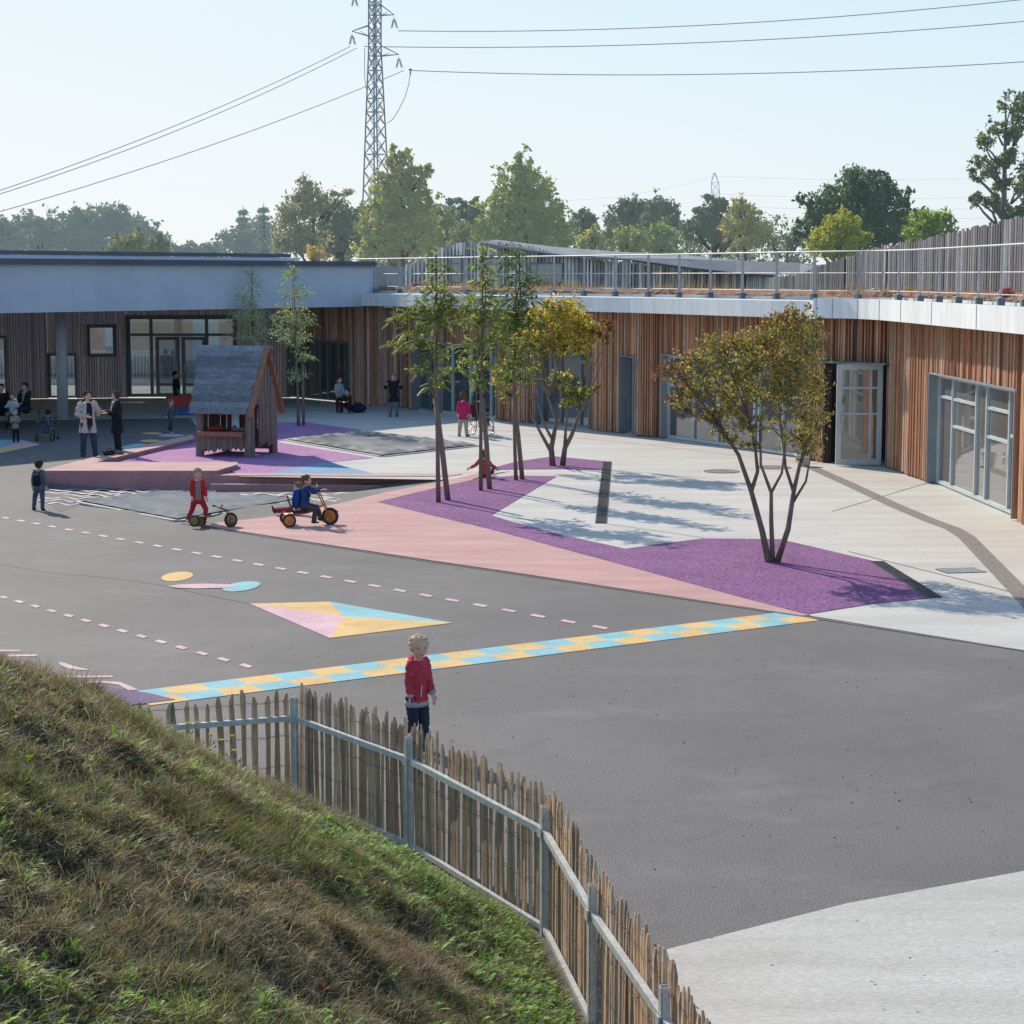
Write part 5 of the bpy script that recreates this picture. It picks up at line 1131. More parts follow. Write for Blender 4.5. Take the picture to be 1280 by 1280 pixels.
def crown_points(blobs, n, shell=0.55, sub=14, subr=0.22):
    """points inside ellipsoid blobs, gathered in small sprays with gaps between them"""
    vol = np.array([b[3]*b[4]*b[5] for b in blobs])**0.8; cnt = rng.multinomial(n, vol/vol.sum()); out = []; ids = []
    for k,(b,m) in enumerate(zip(blobs,cnt)):
        if m < 2: continue
        ns = max(5, m//sub); d = rng.normal(size=(ns,3)); d /= np.linalg.norm(d,axis=1)[:,None]; r = (shell+(1-shell)*rng.random(ns))**0.8
        r = r*np.where(rng.random(ns) < 0.3, rng.uniform(1.0,1.5,ns), 1.0)*rng.uniform(0.85,1.1,ns)
        cs = d*r[:,None]*np.array(b[3:6]); idx = rng.integers(0,ns,m); rad = subr*min(b[3:6])*rng.uniform(0.5,1.2,(m,1))
        p = cs[idx]+rng.normal(size=(m,3))*rad*0.8; out.append(p+np.array(b[:3])); ids.append(np.stack([np.full(m,k),idx+1000*k],1))
    return np.concatenate(out), np.concatenate(ids)
def limb(q, a, b, r0, r1, bend=0.15, n=6, seg=5):
    a = Vector(a); b = Vector(b); L_ = (b-a).length; pts = []
    o = Vector((random.uniform(-1,1),random.uniform(-1,1),random.uniform(-.3,.6)))*L_*bend
    for i in range(seg+1):
        t = i/seg; pts.append(a.lerp(b,t)+o*math.sin(math.pi*t)*(0.6+0.4*math.sin(t*5)))
    q.tube(pts, [r0+(r1-r0)*i/seg for i in range(seg+1)], n)
def tree(name, label, base, blobs, n, size, cols, mat='leaf', bark='bark', trunk_r=0.12, group=None, aspect=0.5, colf=None, stems=None, shell=0.5, sub=14, subr=0.22, limbs=True, droop=0.3, forks=2, cat='tree', dens=1.0, fluff=1.0):
    """base world point; blobs relative to it"""
    t = thing(name, label, cat, base, 0, group); q = MB(); top = max(b[2] for b in blobs)
    if stems: 
        for st in stems: q.tube([Vector(p) for p in st[0]], [st[1]+(st[2]-st[1])*i/(len(st[0])-1) for i in range(len(st[0]))], 8)
    else:
        cx = sum(b[0] for b in blobs)/len(blobs); q.tube([(0,0,-0.1),(0.05*cx,0,top*0.3),(cx*0.4,0,top*0.6),(cx*0.7,0,top*0.97)],[trunk_r*1.25,trunk_r,trunk_r*0.65,trunk_r*0.15],8)
    if limbs:
        for b in blobs:
            z0 = max(0.12*top, b[2]-max(0.8*math.hypot(b[0],b[1]),b[5])*1.1)
            if stems:
                st = min(stems, key=lambda s: (Vector(s[0][-1])-Vector(b[:3])).length); s0 = Vector(st[0][-1]); s1 = Vector(st[0][-2]); r0 = st[2]*1.1
                o = s0 if s0.z < b[2] else s0.lerp(s1,0.6)
            else: o = Vector((0.4*b[0]*z0/top,0,min(z0,top*0.85))); r0 = trunk_r*0.5*(1-0.6*z0/top)
            limb(q, o, b[:3], r0, r0*0.3)
            for _ in range(forks):
                d = Vector((random.gauss(0,1),random.gauss(0,1),random.gauss(0.3,1))).normalized(); e = Vector(b[:3])+Vector((d.x*b[3],d.y*b[4],d.z*b[5]))*0.9
                limb(q, b[:3], e, r0*0.35, r0*0.12, n=5, seg=3)
    q.build('trunk', M[bark], t, True)
    P_, ids = crown_points(blobs, int(n*dens), shell, sub, subr*fluff); v, f = leaves(P_, size, aspect, droop)
    c = pick(cols, len(P_)) if colf is None else colf(P_, ids)
    c = c*rng.uniform(0.6,1.35,60000)[ids[:,1] % 60000][:,None]
    np_mesh('crown', v, f, 4, M[mat], t, np.repeat(c,4,axis=0)); return t
def blobs_from_px(base, Y, L_):
    """clusters measured from the photo: (px, py, r_px_x, r_px_z) at distance Y"""
    out = []
    for (x,y,rx,rz) in L_:
        for k in (-1,1):
            p = at(x,y,Y); s = 2500.0/(Y*math.cos(PITCH)+0.3); out.append((p.x-base[0], k*rx/s*0.4, p.z, rx/s, rx/s*0.8, rz/s))
    return out
def far(name, label, Y, L_, n, size, cols, mat, tr=0.3, group='trees beyond the school roofs', **kw):
    x = sum(l[0] for l in L_)/len(L_); base = at(x,345,Y); base.z = 0.0
    return tree(name, label, base, blobs_from_px(base, Y, L_), n, size, cols, mat, 'bark_far', tr, group, dens=0.42, fluff=1.25, **kw)
HZ = [(0.085,0.115,0.085),(0.06,0.085,0.075),(0.12,0.145,0.095)]  # leaf tones with the aerial haze tint painted into the colour
OL = [(0.17,0.18,0.085),(0.22,0.21,0.09),(0.13,0.15,0.08)]
YG = [(0.26,0.30,0.075),(0.34,0.34,0.09),(0.18,0.24,0.06),(0.22,0.26,0.08)]
DG = [(0.07,0.11,0.095),(0.085,0.125,0.10),(0.06,0.095,0.085)]
MG = [(0.13,0.17,0.07),(0.17,0.21,0.08),(0.22,0.24,0.09),(0.10,0.14,0.065)]
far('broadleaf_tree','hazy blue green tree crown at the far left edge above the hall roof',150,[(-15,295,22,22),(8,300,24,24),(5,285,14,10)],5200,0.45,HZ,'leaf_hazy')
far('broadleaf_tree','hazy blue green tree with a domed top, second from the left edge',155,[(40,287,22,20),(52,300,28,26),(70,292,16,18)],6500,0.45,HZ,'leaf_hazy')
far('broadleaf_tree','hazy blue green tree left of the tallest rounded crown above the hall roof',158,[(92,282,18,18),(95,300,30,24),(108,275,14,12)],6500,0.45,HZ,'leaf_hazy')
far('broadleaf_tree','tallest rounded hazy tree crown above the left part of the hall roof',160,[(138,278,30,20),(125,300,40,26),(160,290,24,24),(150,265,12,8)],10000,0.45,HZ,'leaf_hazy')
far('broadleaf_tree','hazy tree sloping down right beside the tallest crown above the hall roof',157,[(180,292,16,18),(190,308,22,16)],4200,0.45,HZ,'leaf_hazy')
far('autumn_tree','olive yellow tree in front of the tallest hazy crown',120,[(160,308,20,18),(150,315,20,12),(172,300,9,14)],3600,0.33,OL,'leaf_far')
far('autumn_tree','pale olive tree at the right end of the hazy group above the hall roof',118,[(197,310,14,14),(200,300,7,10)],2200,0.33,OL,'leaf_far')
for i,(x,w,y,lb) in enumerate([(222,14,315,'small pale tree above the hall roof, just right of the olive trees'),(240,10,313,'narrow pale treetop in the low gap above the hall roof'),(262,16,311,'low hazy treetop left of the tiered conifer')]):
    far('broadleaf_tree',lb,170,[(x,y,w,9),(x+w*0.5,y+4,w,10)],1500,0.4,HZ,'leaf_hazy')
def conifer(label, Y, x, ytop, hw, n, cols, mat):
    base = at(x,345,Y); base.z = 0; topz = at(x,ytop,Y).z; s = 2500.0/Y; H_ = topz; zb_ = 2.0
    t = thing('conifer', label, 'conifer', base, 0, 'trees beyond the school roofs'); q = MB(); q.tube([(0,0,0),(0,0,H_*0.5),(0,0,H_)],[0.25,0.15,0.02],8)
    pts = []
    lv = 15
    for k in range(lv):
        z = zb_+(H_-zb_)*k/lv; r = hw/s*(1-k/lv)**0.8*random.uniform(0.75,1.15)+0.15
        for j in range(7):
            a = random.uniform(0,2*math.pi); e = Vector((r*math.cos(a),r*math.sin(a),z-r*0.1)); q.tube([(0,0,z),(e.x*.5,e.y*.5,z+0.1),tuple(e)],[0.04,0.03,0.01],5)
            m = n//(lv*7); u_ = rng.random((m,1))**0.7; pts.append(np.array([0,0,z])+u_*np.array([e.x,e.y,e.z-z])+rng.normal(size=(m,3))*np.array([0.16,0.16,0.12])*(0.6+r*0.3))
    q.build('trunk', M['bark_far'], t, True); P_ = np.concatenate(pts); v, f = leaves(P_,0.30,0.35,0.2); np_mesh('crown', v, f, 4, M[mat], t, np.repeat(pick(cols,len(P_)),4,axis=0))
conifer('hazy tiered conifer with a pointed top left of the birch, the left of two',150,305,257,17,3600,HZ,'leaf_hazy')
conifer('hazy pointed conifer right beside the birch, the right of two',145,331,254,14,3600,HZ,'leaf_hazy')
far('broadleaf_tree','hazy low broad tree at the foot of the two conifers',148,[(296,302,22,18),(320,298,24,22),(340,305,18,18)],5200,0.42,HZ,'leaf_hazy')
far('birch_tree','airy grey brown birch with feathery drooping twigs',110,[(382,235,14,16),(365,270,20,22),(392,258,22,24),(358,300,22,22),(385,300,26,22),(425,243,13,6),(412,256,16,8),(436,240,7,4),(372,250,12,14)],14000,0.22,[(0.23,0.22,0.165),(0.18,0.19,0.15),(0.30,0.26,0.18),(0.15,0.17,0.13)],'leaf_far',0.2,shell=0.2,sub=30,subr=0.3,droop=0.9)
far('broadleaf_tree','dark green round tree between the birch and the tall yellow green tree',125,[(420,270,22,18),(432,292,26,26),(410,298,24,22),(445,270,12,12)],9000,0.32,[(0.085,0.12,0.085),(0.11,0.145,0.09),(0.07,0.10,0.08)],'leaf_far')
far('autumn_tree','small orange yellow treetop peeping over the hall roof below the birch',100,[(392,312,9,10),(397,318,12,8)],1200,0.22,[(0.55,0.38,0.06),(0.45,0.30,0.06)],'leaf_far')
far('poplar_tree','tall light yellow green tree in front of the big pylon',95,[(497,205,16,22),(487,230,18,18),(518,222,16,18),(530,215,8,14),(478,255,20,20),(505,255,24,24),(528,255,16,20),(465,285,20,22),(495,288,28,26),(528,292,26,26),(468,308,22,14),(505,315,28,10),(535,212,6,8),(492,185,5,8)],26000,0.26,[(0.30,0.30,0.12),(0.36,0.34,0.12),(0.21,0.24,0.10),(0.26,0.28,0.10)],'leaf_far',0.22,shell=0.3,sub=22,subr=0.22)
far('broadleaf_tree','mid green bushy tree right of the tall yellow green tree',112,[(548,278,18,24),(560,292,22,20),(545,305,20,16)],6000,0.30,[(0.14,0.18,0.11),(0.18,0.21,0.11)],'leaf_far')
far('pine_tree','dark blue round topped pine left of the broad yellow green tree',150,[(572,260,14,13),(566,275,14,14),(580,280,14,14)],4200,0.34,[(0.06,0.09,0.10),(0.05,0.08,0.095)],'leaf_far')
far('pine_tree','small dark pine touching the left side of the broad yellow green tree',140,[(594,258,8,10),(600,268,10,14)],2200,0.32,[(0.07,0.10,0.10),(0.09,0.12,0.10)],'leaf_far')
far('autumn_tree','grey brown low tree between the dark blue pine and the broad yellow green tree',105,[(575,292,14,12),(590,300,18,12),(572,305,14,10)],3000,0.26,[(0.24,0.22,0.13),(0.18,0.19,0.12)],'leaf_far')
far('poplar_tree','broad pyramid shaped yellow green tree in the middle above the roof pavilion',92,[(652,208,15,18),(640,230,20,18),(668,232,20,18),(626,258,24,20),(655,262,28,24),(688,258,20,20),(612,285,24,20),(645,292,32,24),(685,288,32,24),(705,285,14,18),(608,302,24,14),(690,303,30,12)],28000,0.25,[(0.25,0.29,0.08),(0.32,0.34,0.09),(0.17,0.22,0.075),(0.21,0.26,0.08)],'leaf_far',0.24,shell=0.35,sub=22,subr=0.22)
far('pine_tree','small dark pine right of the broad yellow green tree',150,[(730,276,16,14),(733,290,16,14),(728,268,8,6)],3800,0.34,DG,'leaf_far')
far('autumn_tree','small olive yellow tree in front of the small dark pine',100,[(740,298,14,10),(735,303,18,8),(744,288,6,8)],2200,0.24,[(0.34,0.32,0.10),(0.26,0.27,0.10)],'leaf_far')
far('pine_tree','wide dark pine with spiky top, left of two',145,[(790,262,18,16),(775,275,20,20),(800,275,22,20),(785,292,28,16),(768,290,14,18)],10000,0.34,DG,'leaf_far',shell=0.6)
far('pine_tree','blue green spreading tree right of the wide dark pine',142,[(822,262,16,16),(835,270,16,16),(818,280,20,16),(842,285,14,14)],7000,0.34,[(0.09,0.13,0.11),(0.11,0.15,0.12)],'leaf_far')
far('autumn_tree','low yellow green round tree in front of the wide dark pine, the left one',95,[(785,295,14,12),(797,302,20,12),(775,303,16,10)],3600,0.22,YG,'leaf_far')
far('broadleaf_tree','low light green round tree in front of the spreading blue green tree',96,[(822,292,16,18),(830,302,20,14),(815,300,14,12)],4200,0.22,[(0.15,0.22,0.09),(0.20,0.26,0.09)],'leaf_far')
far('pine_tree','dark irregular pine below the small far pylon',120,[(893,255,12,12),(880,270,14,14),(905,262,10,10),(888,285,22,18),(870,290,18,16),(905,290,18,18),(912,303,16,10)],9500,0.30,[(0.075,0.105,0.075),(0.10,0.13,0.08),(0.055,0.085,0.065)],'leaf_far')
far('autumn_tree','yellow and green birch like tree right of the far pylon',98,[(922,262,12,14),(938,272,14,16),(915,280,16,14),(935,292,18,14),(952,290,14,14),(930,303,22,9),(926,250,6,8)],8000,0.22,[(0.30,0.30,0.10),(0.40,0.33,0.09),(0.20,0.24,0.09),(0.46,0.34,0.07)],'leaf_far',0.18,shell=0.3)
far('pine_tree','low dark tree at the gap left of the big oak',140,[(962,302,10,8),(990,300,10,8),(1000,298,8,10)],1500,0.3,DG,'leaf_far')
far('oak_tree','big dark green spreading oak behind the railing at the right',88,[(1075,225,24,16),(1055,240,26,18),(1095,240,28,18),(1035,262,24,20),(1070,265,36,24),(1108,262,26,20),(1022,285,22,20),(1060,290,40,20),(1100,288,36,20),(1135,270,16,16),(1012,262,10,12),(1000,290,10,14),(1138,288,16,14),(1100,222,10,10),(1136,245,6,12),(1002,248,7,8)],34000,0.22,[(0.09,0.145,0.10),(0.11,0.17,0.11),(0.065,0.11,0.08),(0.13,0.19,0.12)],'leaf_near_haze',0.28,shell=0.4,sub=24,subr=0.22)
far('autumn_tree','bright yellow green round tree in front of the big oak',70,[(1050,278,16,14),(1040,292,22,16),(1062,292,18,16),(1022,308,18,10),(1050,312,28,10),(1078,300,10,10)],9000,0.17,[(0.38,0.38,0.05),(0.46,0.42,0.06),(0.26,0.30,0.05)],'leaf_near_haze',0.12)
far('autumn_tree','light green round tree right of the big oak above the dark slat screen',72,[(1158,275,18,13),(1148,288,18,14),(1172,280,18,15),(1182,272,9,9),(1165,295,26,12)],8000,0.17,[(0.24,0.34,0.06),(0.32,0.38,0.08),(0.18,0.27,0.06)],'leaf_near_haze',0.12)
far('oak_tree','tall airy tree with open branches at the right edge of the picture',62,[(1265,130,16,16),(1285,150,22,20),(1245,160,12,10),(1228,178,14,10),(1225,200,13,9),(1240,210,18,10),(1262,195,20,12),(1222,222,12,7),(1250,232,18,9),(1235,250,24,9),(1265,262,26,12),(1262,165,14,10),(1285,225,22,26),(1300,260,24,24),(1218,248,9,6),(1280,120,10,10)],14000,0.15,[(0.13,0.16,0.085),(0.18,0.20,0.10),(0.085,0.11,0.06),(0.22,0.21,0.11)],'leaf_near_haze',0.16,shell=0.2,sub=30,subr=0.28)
# one continuous belt of far woodland under the single trees
rb = np.random.default_rng(4); bl = []
for x_ in range(425,1010,9):
    yt = 292+7*math.sin(x_*0.031)+5*math.sin(x_*0.083+1)+rb.uniform(-4,4)-(8 if x_ < 620 else 0); p = at(x_, yt, 175); w_ = rb.uniform(0.7,1.25); bl.append((p.x, p.y+rb.uniform(-4,4), p.z-1.1, w_*1.1, w_*1.1, 1.5)); bl.append((p.x, p.y+rb.uniform(-4,4), p.z-3.0, 1.3, 1.3, 1.6)); bl.append((p.x, p.y, 1.8, 1.4, 1.4, 2.4))
P_, ids = crown_points(bl, 30000, 0.3, 14, 0.35); v, f = leaves(P_, 0.42, 0.5, 0.3); c = pick([(0.10,0.145,0.10),(0.08,0.12,0.09),(0.15,0.18,0.10),(0.18,0.20,0.11)], len(P_))*rng.uniform(0.6,1.35,60000)[ids[:,1] % 60000][:,None]
o = np_mesh('woodland_belt', v, f, 4, M['leaf_far'], None, np.repeat(c,4,axis=0)); tag(o,'low continuous belt of hazy far woodland behind the roof','woodland'); o['kind'] = 'stuff'
# ---------------------------------------------------------------- slender staked trees in the yard: pinnate leaves
def pinnate(name, label, base, fronds, cols, stems, group, mat='leaf', fl=0.24, nl=7, lw=0.068, bark='bark', extra_limbs=True, cat='tree', droop=0.32):
    """fronds: blobs (x,y,z,rx,ry,rz,count) in which compound leaves arch outwards"""
    t = thing(name, label, cat, base, 0, group); q = MB(); V_ = []; F_ = []; C_ = []; k0 = 0
    for st in stems: q.tube([Vector(p) for p in st[0]], [st[1]+(st[2]-st[1])*i/(len(st[0])-1) for i in range(len(st[0]))], 8)
    tops = [Vector(p) for st in stems for p in st[0]]
    for (x,y,z,rx,ry,rz,cnt) in fronds:
        c = Vector((x,y,z))
        if extra_limbs:
            o = min([p for p in tops if p.z < z+0.05] or tops, key=lambda p:(p-c).length); limb(q, o, c, 0.016, 0.006, n=5, seg=4)
        for i in range(int(cnt*1.5)):
            a = rng.uniform(0,2*math.pi); el = rng.uniform(-0.4,1.2); d = np.array([math.cos(a)*math.cos(el),math.sin(a)*math.cos(el),math.sin(el)])
            s = np.array([x,y,z])+d*np.array([rx,ry,rz])*rng.uniform(0.1,1.2); L_ = fl*rng.uniform(0.6,1.2); hz = np.array([-math.sin(a),math.cos(a),0])
            col_ = np.array(cols[rng.integers(0,len(cols))])*rng.uniform(0.75,1.25); m = nl
            for j in range(m):
                tt = (j+1.5)/m; p = s+d*L_*tt+np.array([0,0,-droop*L_*tt*tt]); dd = d+np.array([0,0,-2*droop*tt]); dd /= np.linalg.norm(dd)
                for sg in (-1,1):
                    ld = hz*sg*0.85+dd*0.55+np.array([0,0,-0.30]); ld /= np.linalg.norm(ld); ln = lw*(1-abs(tt-0.45)*0.7)*rng.uniform(0.85,1.15)*1.35; wd = np.cross(ld,np.array([0.1,0,1.0])); wd /= (np.linalg.norm(wd)+1e-6); wd = wd*lw*0.30
                    V_ += [p, p+ld*ln*0.45+wd, p+ld*ln, p+ld*ln*0.45-wd]; F_.append((k0,k0+1,k0+2,k0+3)); C_ += [col_*rng.uniform(0.9,1.1)]*4; k0 += 4
    bb = [(f_[0],f_[1],f_[2],f_[3]*1.45,f_[4]*1.3,f_[5]*1.0) for f_ in fronds]; P2_, id2 = crown_points(bb, 1500, 0.2, 9, 0.40); v2, f2 = leaves(P2_, 0.105, 0.36, 0.5); c2 = np.repeat(pick(cols,len(P2_)),4,axis=0)
    f2 = f2+len(V_); V_ += [tuple(x) for x in v2]; F_ += [tuple(x) for x in f2]; C_ += list(c2)
    q.build('trunk', M[bark], t, True); np_mesh('crown', np.array(V_), np.array(F_), 4, M[mat], t, np.array(C_)); return t
GT = [(0.21,0.27,0.12),(0.27,0.33,0.14),(0.15,0.20,0.09),(0.34,0.39,0.15)]
def pxs(base, L_):                    # clusters read off the photo relative to a tree's foot
    out = []; Y = base[1]
    for (x,y,rx,rz,c) in L_:
        p = at(x,y,Y); s = 2500.0/(Y*math.cos(PITCH)+0.3); out.append((p.x-base[0], random.uniform(-.3,.3), p.z, rx/s, rx/s, rz/s, c))
    return out
def pxp(base, pts): return [(at(x,y,base[1]).x-base[0], dy, at(x,y,base[1]).z) for x,y,dy in pts]
def g3(x,y): p = g(x,y); return (p.x,p.y,0.0)
tb = g3(548,629)
pinnate('young_tree','slim staked young tree with drooping green leaves, nearest the pink steps', tb, pxs(tb,[(546,335,10,18,12),(545,362,16,14,16),(535,385,18,12,16),(560,385,18,12,16),(510,392,16,9,14),(575,375,14,12,10),(545,405,22,12,18),(520,412,16,10,14),(500,400,10,8,8),(510,432,16,8,14),(530,425,14,10,12),(548,440,14,12,14),(528,462,14,8,12),(560,465,16,8,14),(545,480,14,8,8),(575,398,12,10,8),(545,318,6,10,6)]), GT+[(0.22,0.26,0.06)],
        [(pxp(tb,[(548,632,0),(547,560,0),(545,480,0),(546,400,0),(546,320,0)]),0.05,0.008),(pxp(tb,[(546,500,0),(536,478,0.1),(530,462,0.1)]),0.04,0.02)],'slender staked trees')
tb2 = g3(601,614)
pinnate('young_tree','slim staked young tree with green leaves, middle of the three in the purple strip', tb2, pxs(tb2,[(603,325,8,16,8),(605,350,14,14,14),(600,375,18,14,18),(615,395,16,14,16),(590,400,16,12,14),(607,425,18,12,16),(590,435,12,10,10),(600,455,16,10,12),(625,430,12,12,10),(604,310,6,8,4),(595,478,10,8,7)]), GT,
        [(pxp(tb2,[(601,616,0),(601,540,0),(602,470,0),(603,400,0),(603,315,0)]),0.045,0.008)],'slender staked trees')
tb3 = g3(645,601)
pinnate('young_tree','slim staked young tree with dense dark green leaves beside the yellow tree', tb3, pxs(tb3,[(645,325,10,16,12),(650,350,18,16,24),(640,375,20,14,24),(662,375,18,14,22),(650,400,24,14,26),(632,410,16,12,16),(668,402,14,12,14),(648,430,22,12,20),(645,455,20,12,18),(632,470,14,10,12),(655,475,12,8,8),(642,315,8,8,6)]), [(0.12,0.19,0.075),(0.17,0.24,0.085),(0.09,0.15,0.06)],
        [(pxp(tb3,[(645,603,0),(643,540,0),(643,470,0),(645,400,0),(645,320,0)]),0.045,0.008)],'slender staked trees')
tb6 = g3(374,533)
pinnate('young_tree','thin young tree standing right of the playhouse in the shade', tb6, pxs(tb6,[(366,345,8,12,10),(368,368,14,12,16),(362,395,16,14,18),(378,400,14,12,16),(370,425,16,12,16),(378,445,12,10,10),(375,470,10,12,10),(355,415,12,8,8),(367,335,5,6,4)]), GT,
        [(pxp(tb6,[(373,534,0),(372,480,0),(369,420,0),(367,340,0)]),0.05,0.01),(pxp(tb6,[(379,534,0.1),(378,455,0.1)]),0.045,0.04)],'slender staked trees','leaf_near_haze',fl=0.20,lw=0.06)
tb7 = g3(316,522)
pinnate('young_tree','thin young tree whose crown shows above the playhouse ridge', tb7, pxs(tb7,[(315,350,8,12,10),(312,375,14,12,16),(318,395,18,12,20),(305,400,14,12,14),(312,420,18,10,16),(325,415,12,10,10),(315,440,12,6,6),(330,432,10,6,6),(314,340,5,6,4)]), GT,
        [(pxp(tb7,[(316,522,0),(316,440,0),(315,345,0)]),0.05,0.01)],'slender staked trees','leaf_near_haze',fl=0.20,lw=0.06)
def stake(a, b, za, r, label):
    p = g(*a); t = thing('tree_stake', label, 'stake', (p.x,p.y,0), 0, 'round wooden tree stakes'); e = at(b[0],b[1],p.y+za)
    q = MB(); q.tube([(0,0,0),((e.x-p.x)*0.5+0.01,za*0.5,e.z*0.5),(e.x-p.x,za,e.z)],[r,r*0.95,r*0.85],10); q.build('pole', M['stake'], t, True)
    q = MB(); q.tube([((e.x-p.x)-0.02,za,e.z-0.14),((e.x-p.x)-0.10,za*0.8,e.z-0.11),((e.x-p.x)-0.02,za+0.05,e.z-0.09)],0.018,6); q.build('rubber_tie', M['black_rubber'], t, True)
stake((560,626),(544,498),0.0,0.058,'round wooden stake leaning left against the slim tree nearest the pink steps')
stake((612,612),(603,498),0.0,0.055,'round wooden stake leaning against the middle slim tree of the purple strip')
stake((653,600),(641,487),0.0,0.052,'round wooden stake leaning against the slim tree with dense dark leaves')
# ---------------------------------------------------------------- multi-stemmed trees with autumn leaves
def multi(label, base, stems_px, blobs_px, n, size, colf, r, group=None, depth=0.45, sub=9, subr=0.30, **kw):
    s = 2500.0/(base[1]*math.cos(PITCH)+0.3); bl = []
    for (x,y,rx,rz) in blobs_px:
        p = at(x,y,base[1]); yy = random.uniform(-depth,depth)*rx/s*2.0; bl.append((p.x-base[0], yy, p.z, rx/s*1.10, rx/s*1.10, rz/s*1.12))
    st = [(pxp(base,a),r0,r1) for a,r0,r1 in stems_px]
    return tree('multi_stemmed_tree', label, base, bl, n, size, [(1,1,1)], 'leaf', 'bark', r, group, 0.5, colf, st, 0.35, sub, subr, True, 0.6, 6, **kw)
def col_big(P_, ids):
    n = len(P_); g_ = np.array([(0.25,0.26,0.10),(0.31,0.31,0.115),(0.17,0.19,0.07),(0.37,0.31,0.12),(0.31,0.23,0.11)]); rd = np.array([(0.20,0.10,0.09),(0.24,0.13,0.09),(0.33,0.18,0.08)])
    k = (np.sin(ids[:,1]*12.9898)*43758.5453) % 1.0; z = P_[:,2]; x = P_[:,0]
    edge_ = np.clip((z-z.mean())/z.std()*0.16+0.02,0,1)+np.clip(-(x-x.mean())/x.std()-1.35,0,1)*0.9
    c = g_[rng.integers(0,5,n)]; m = k < edge_; c[m] = rd[rng.integers(0,3,m.sum())]; mo = (k > 0.985); c[mo] = np.array([0.46,0.24,0.06]); return c*rng.uniform(0.75,1.3,(n,1))
B5 = g3(966,704)
multi('big multi stemmed tree with olive and dark red leaves in the purple surface', B5,
      [([(961,704,0),(953,665,0.0),(940,615,0.1),(925,570,0.2),(905,540,0.2)],0.055,0.022),([(940,615,0.1),(948,590,0.1),(944,560,0.0),(935,520,0)],0.035,0.018),([(966,704,0),(964,650,0),(963,615,-0.1),(950,580,-0.1),(948,530,-0.2)],0.04,0.016),
       ([(963,615,-0.1),(975,590,-0.2),(978,565,-0.2),(972,520,-0.2)],0.025,0.012),([(971,704,0),(984,660,-0.1),(992,615,0.0),(1000,585,0.1),(1010,555,0.1)],0.05,0.022),([(992,615,0),(984,585,0.2),(982,550,0.3),(975,500,0.3)],0.028,0.014),([(990,630,0),(1005,600,-0.2),(1010,565,-0.3)],0.025,0.012)],
      [(1000,400,26,14),(975,420,32,16),(1012,432,24,18),(940,428,30,16),(905,435,28,16),(880,452,28,16),(915,460,34,18),(955,455,38,20),(995,465,32,22),(850,470,20,14),(880,482,28,14),(925,492,32,16),(965,490,32,18),(1005,505,24,20),(860,498,18,12),(905,515,26,12),(930,530,20,12),(1010,535,20,16),(1018,560,14,12),(990,545,14,14),(900,540,14,9),(860,515,14,8),(985,392,16,8),(1025,400,8,8),(838,455,14,8),(1022,480,12,14),(970,395,14,8),(1000,575,8,6),(845,500,12,10),(885,520,14,10),(935,560,12,10),(915,548,12,8),(1022,520,12,14),(1005,555,14,12),(828,465,8,8),(960,525,16,14)],
      11500,0.066,col_big,0.05,'multi stemmed trees with autumn leaves')
def col_yel(P_, ids):
    n = len(P_); z = P_[:,2]; x = P_[:,0]; k = (np.sin(ids[:,1]*12.9898)*43758.5453) % 1.0
    yl = np.array([(0.58,0.46,0.13),(0.50,0.44,0.14),(0.40,0.39,0.13),(0.60,0.40,0.11)]); gn = np.array([(0.20,0.24,0.06),(0.13,0.18,0.05),(0.26,0.27,0.07)]); rd = np.array([(0.22,0.07,0.04),(0.30,0.10,0.04),(0.14,0.06,0.04)])
    c = yl[rng.integers(0,4,n)]; m = k < np.clip(0.35-(z-z.mean())/z.std()*0.35,0.05,0.9); c[m] = gn[rng.integers(0,3,m.sum())]
    m = ((np.sin(ids[:,1]*7.77)*999.7) % 1.0) < np.clip((x-x.mean())/x.std()-1.3,0,1)*0.7; c[m] = rd[rng.integers(0,3,m.sum())]; return c*rng.uniform(0.75,1.25,(n,1))
B4 = g3(698,583)
multi('smaller multi stemmed tree with yellow leaves behind the slim staked trees', B4,
      [([(691,583,0),(689,560,0),(693,540,0),(696,525,0),(685,495,0)],0.075,0.03),([(689,565,0),(675,540,0.1),(665,520,0.1)],0.05,0.025),([(692,552,0),(680,530,-0.2),(672,500,-0.2)],0.04,0.02),([(703,583,0),(706,560,0),(714,545,0),(722,525,0.1),(727,505,0.1)],0.07,0.03),([(706,560,0),(707,535,-.1),(710,500,-.1)],0.045,0.02),([(712,550,0),(725,520,0.3),(735,500,0.3)],0.04,0.02)],
      [(700,385,24,12),(680,395,22,13),(720,395,22,13),(665,415,16,13),(692,412,28,14),(722,415,24,13),(742,412,14,10),(675,435,18,12),(705,435,22,10),(728,432,14,9),(648,430,12,10),(640,450,12,10),(628,470,14,12),(700,475,16,10),(722,490,18,8),(712,505,14,7),(757,425,9,8),(762,405,10,8),(735,450,8,6),(745,485,8,5),(632,490,12,10),(668,462,10,9),(690,380,12,6)],
      8200,0.086,col_yel,0.06,'multi stemmed trees with autumn leaves')
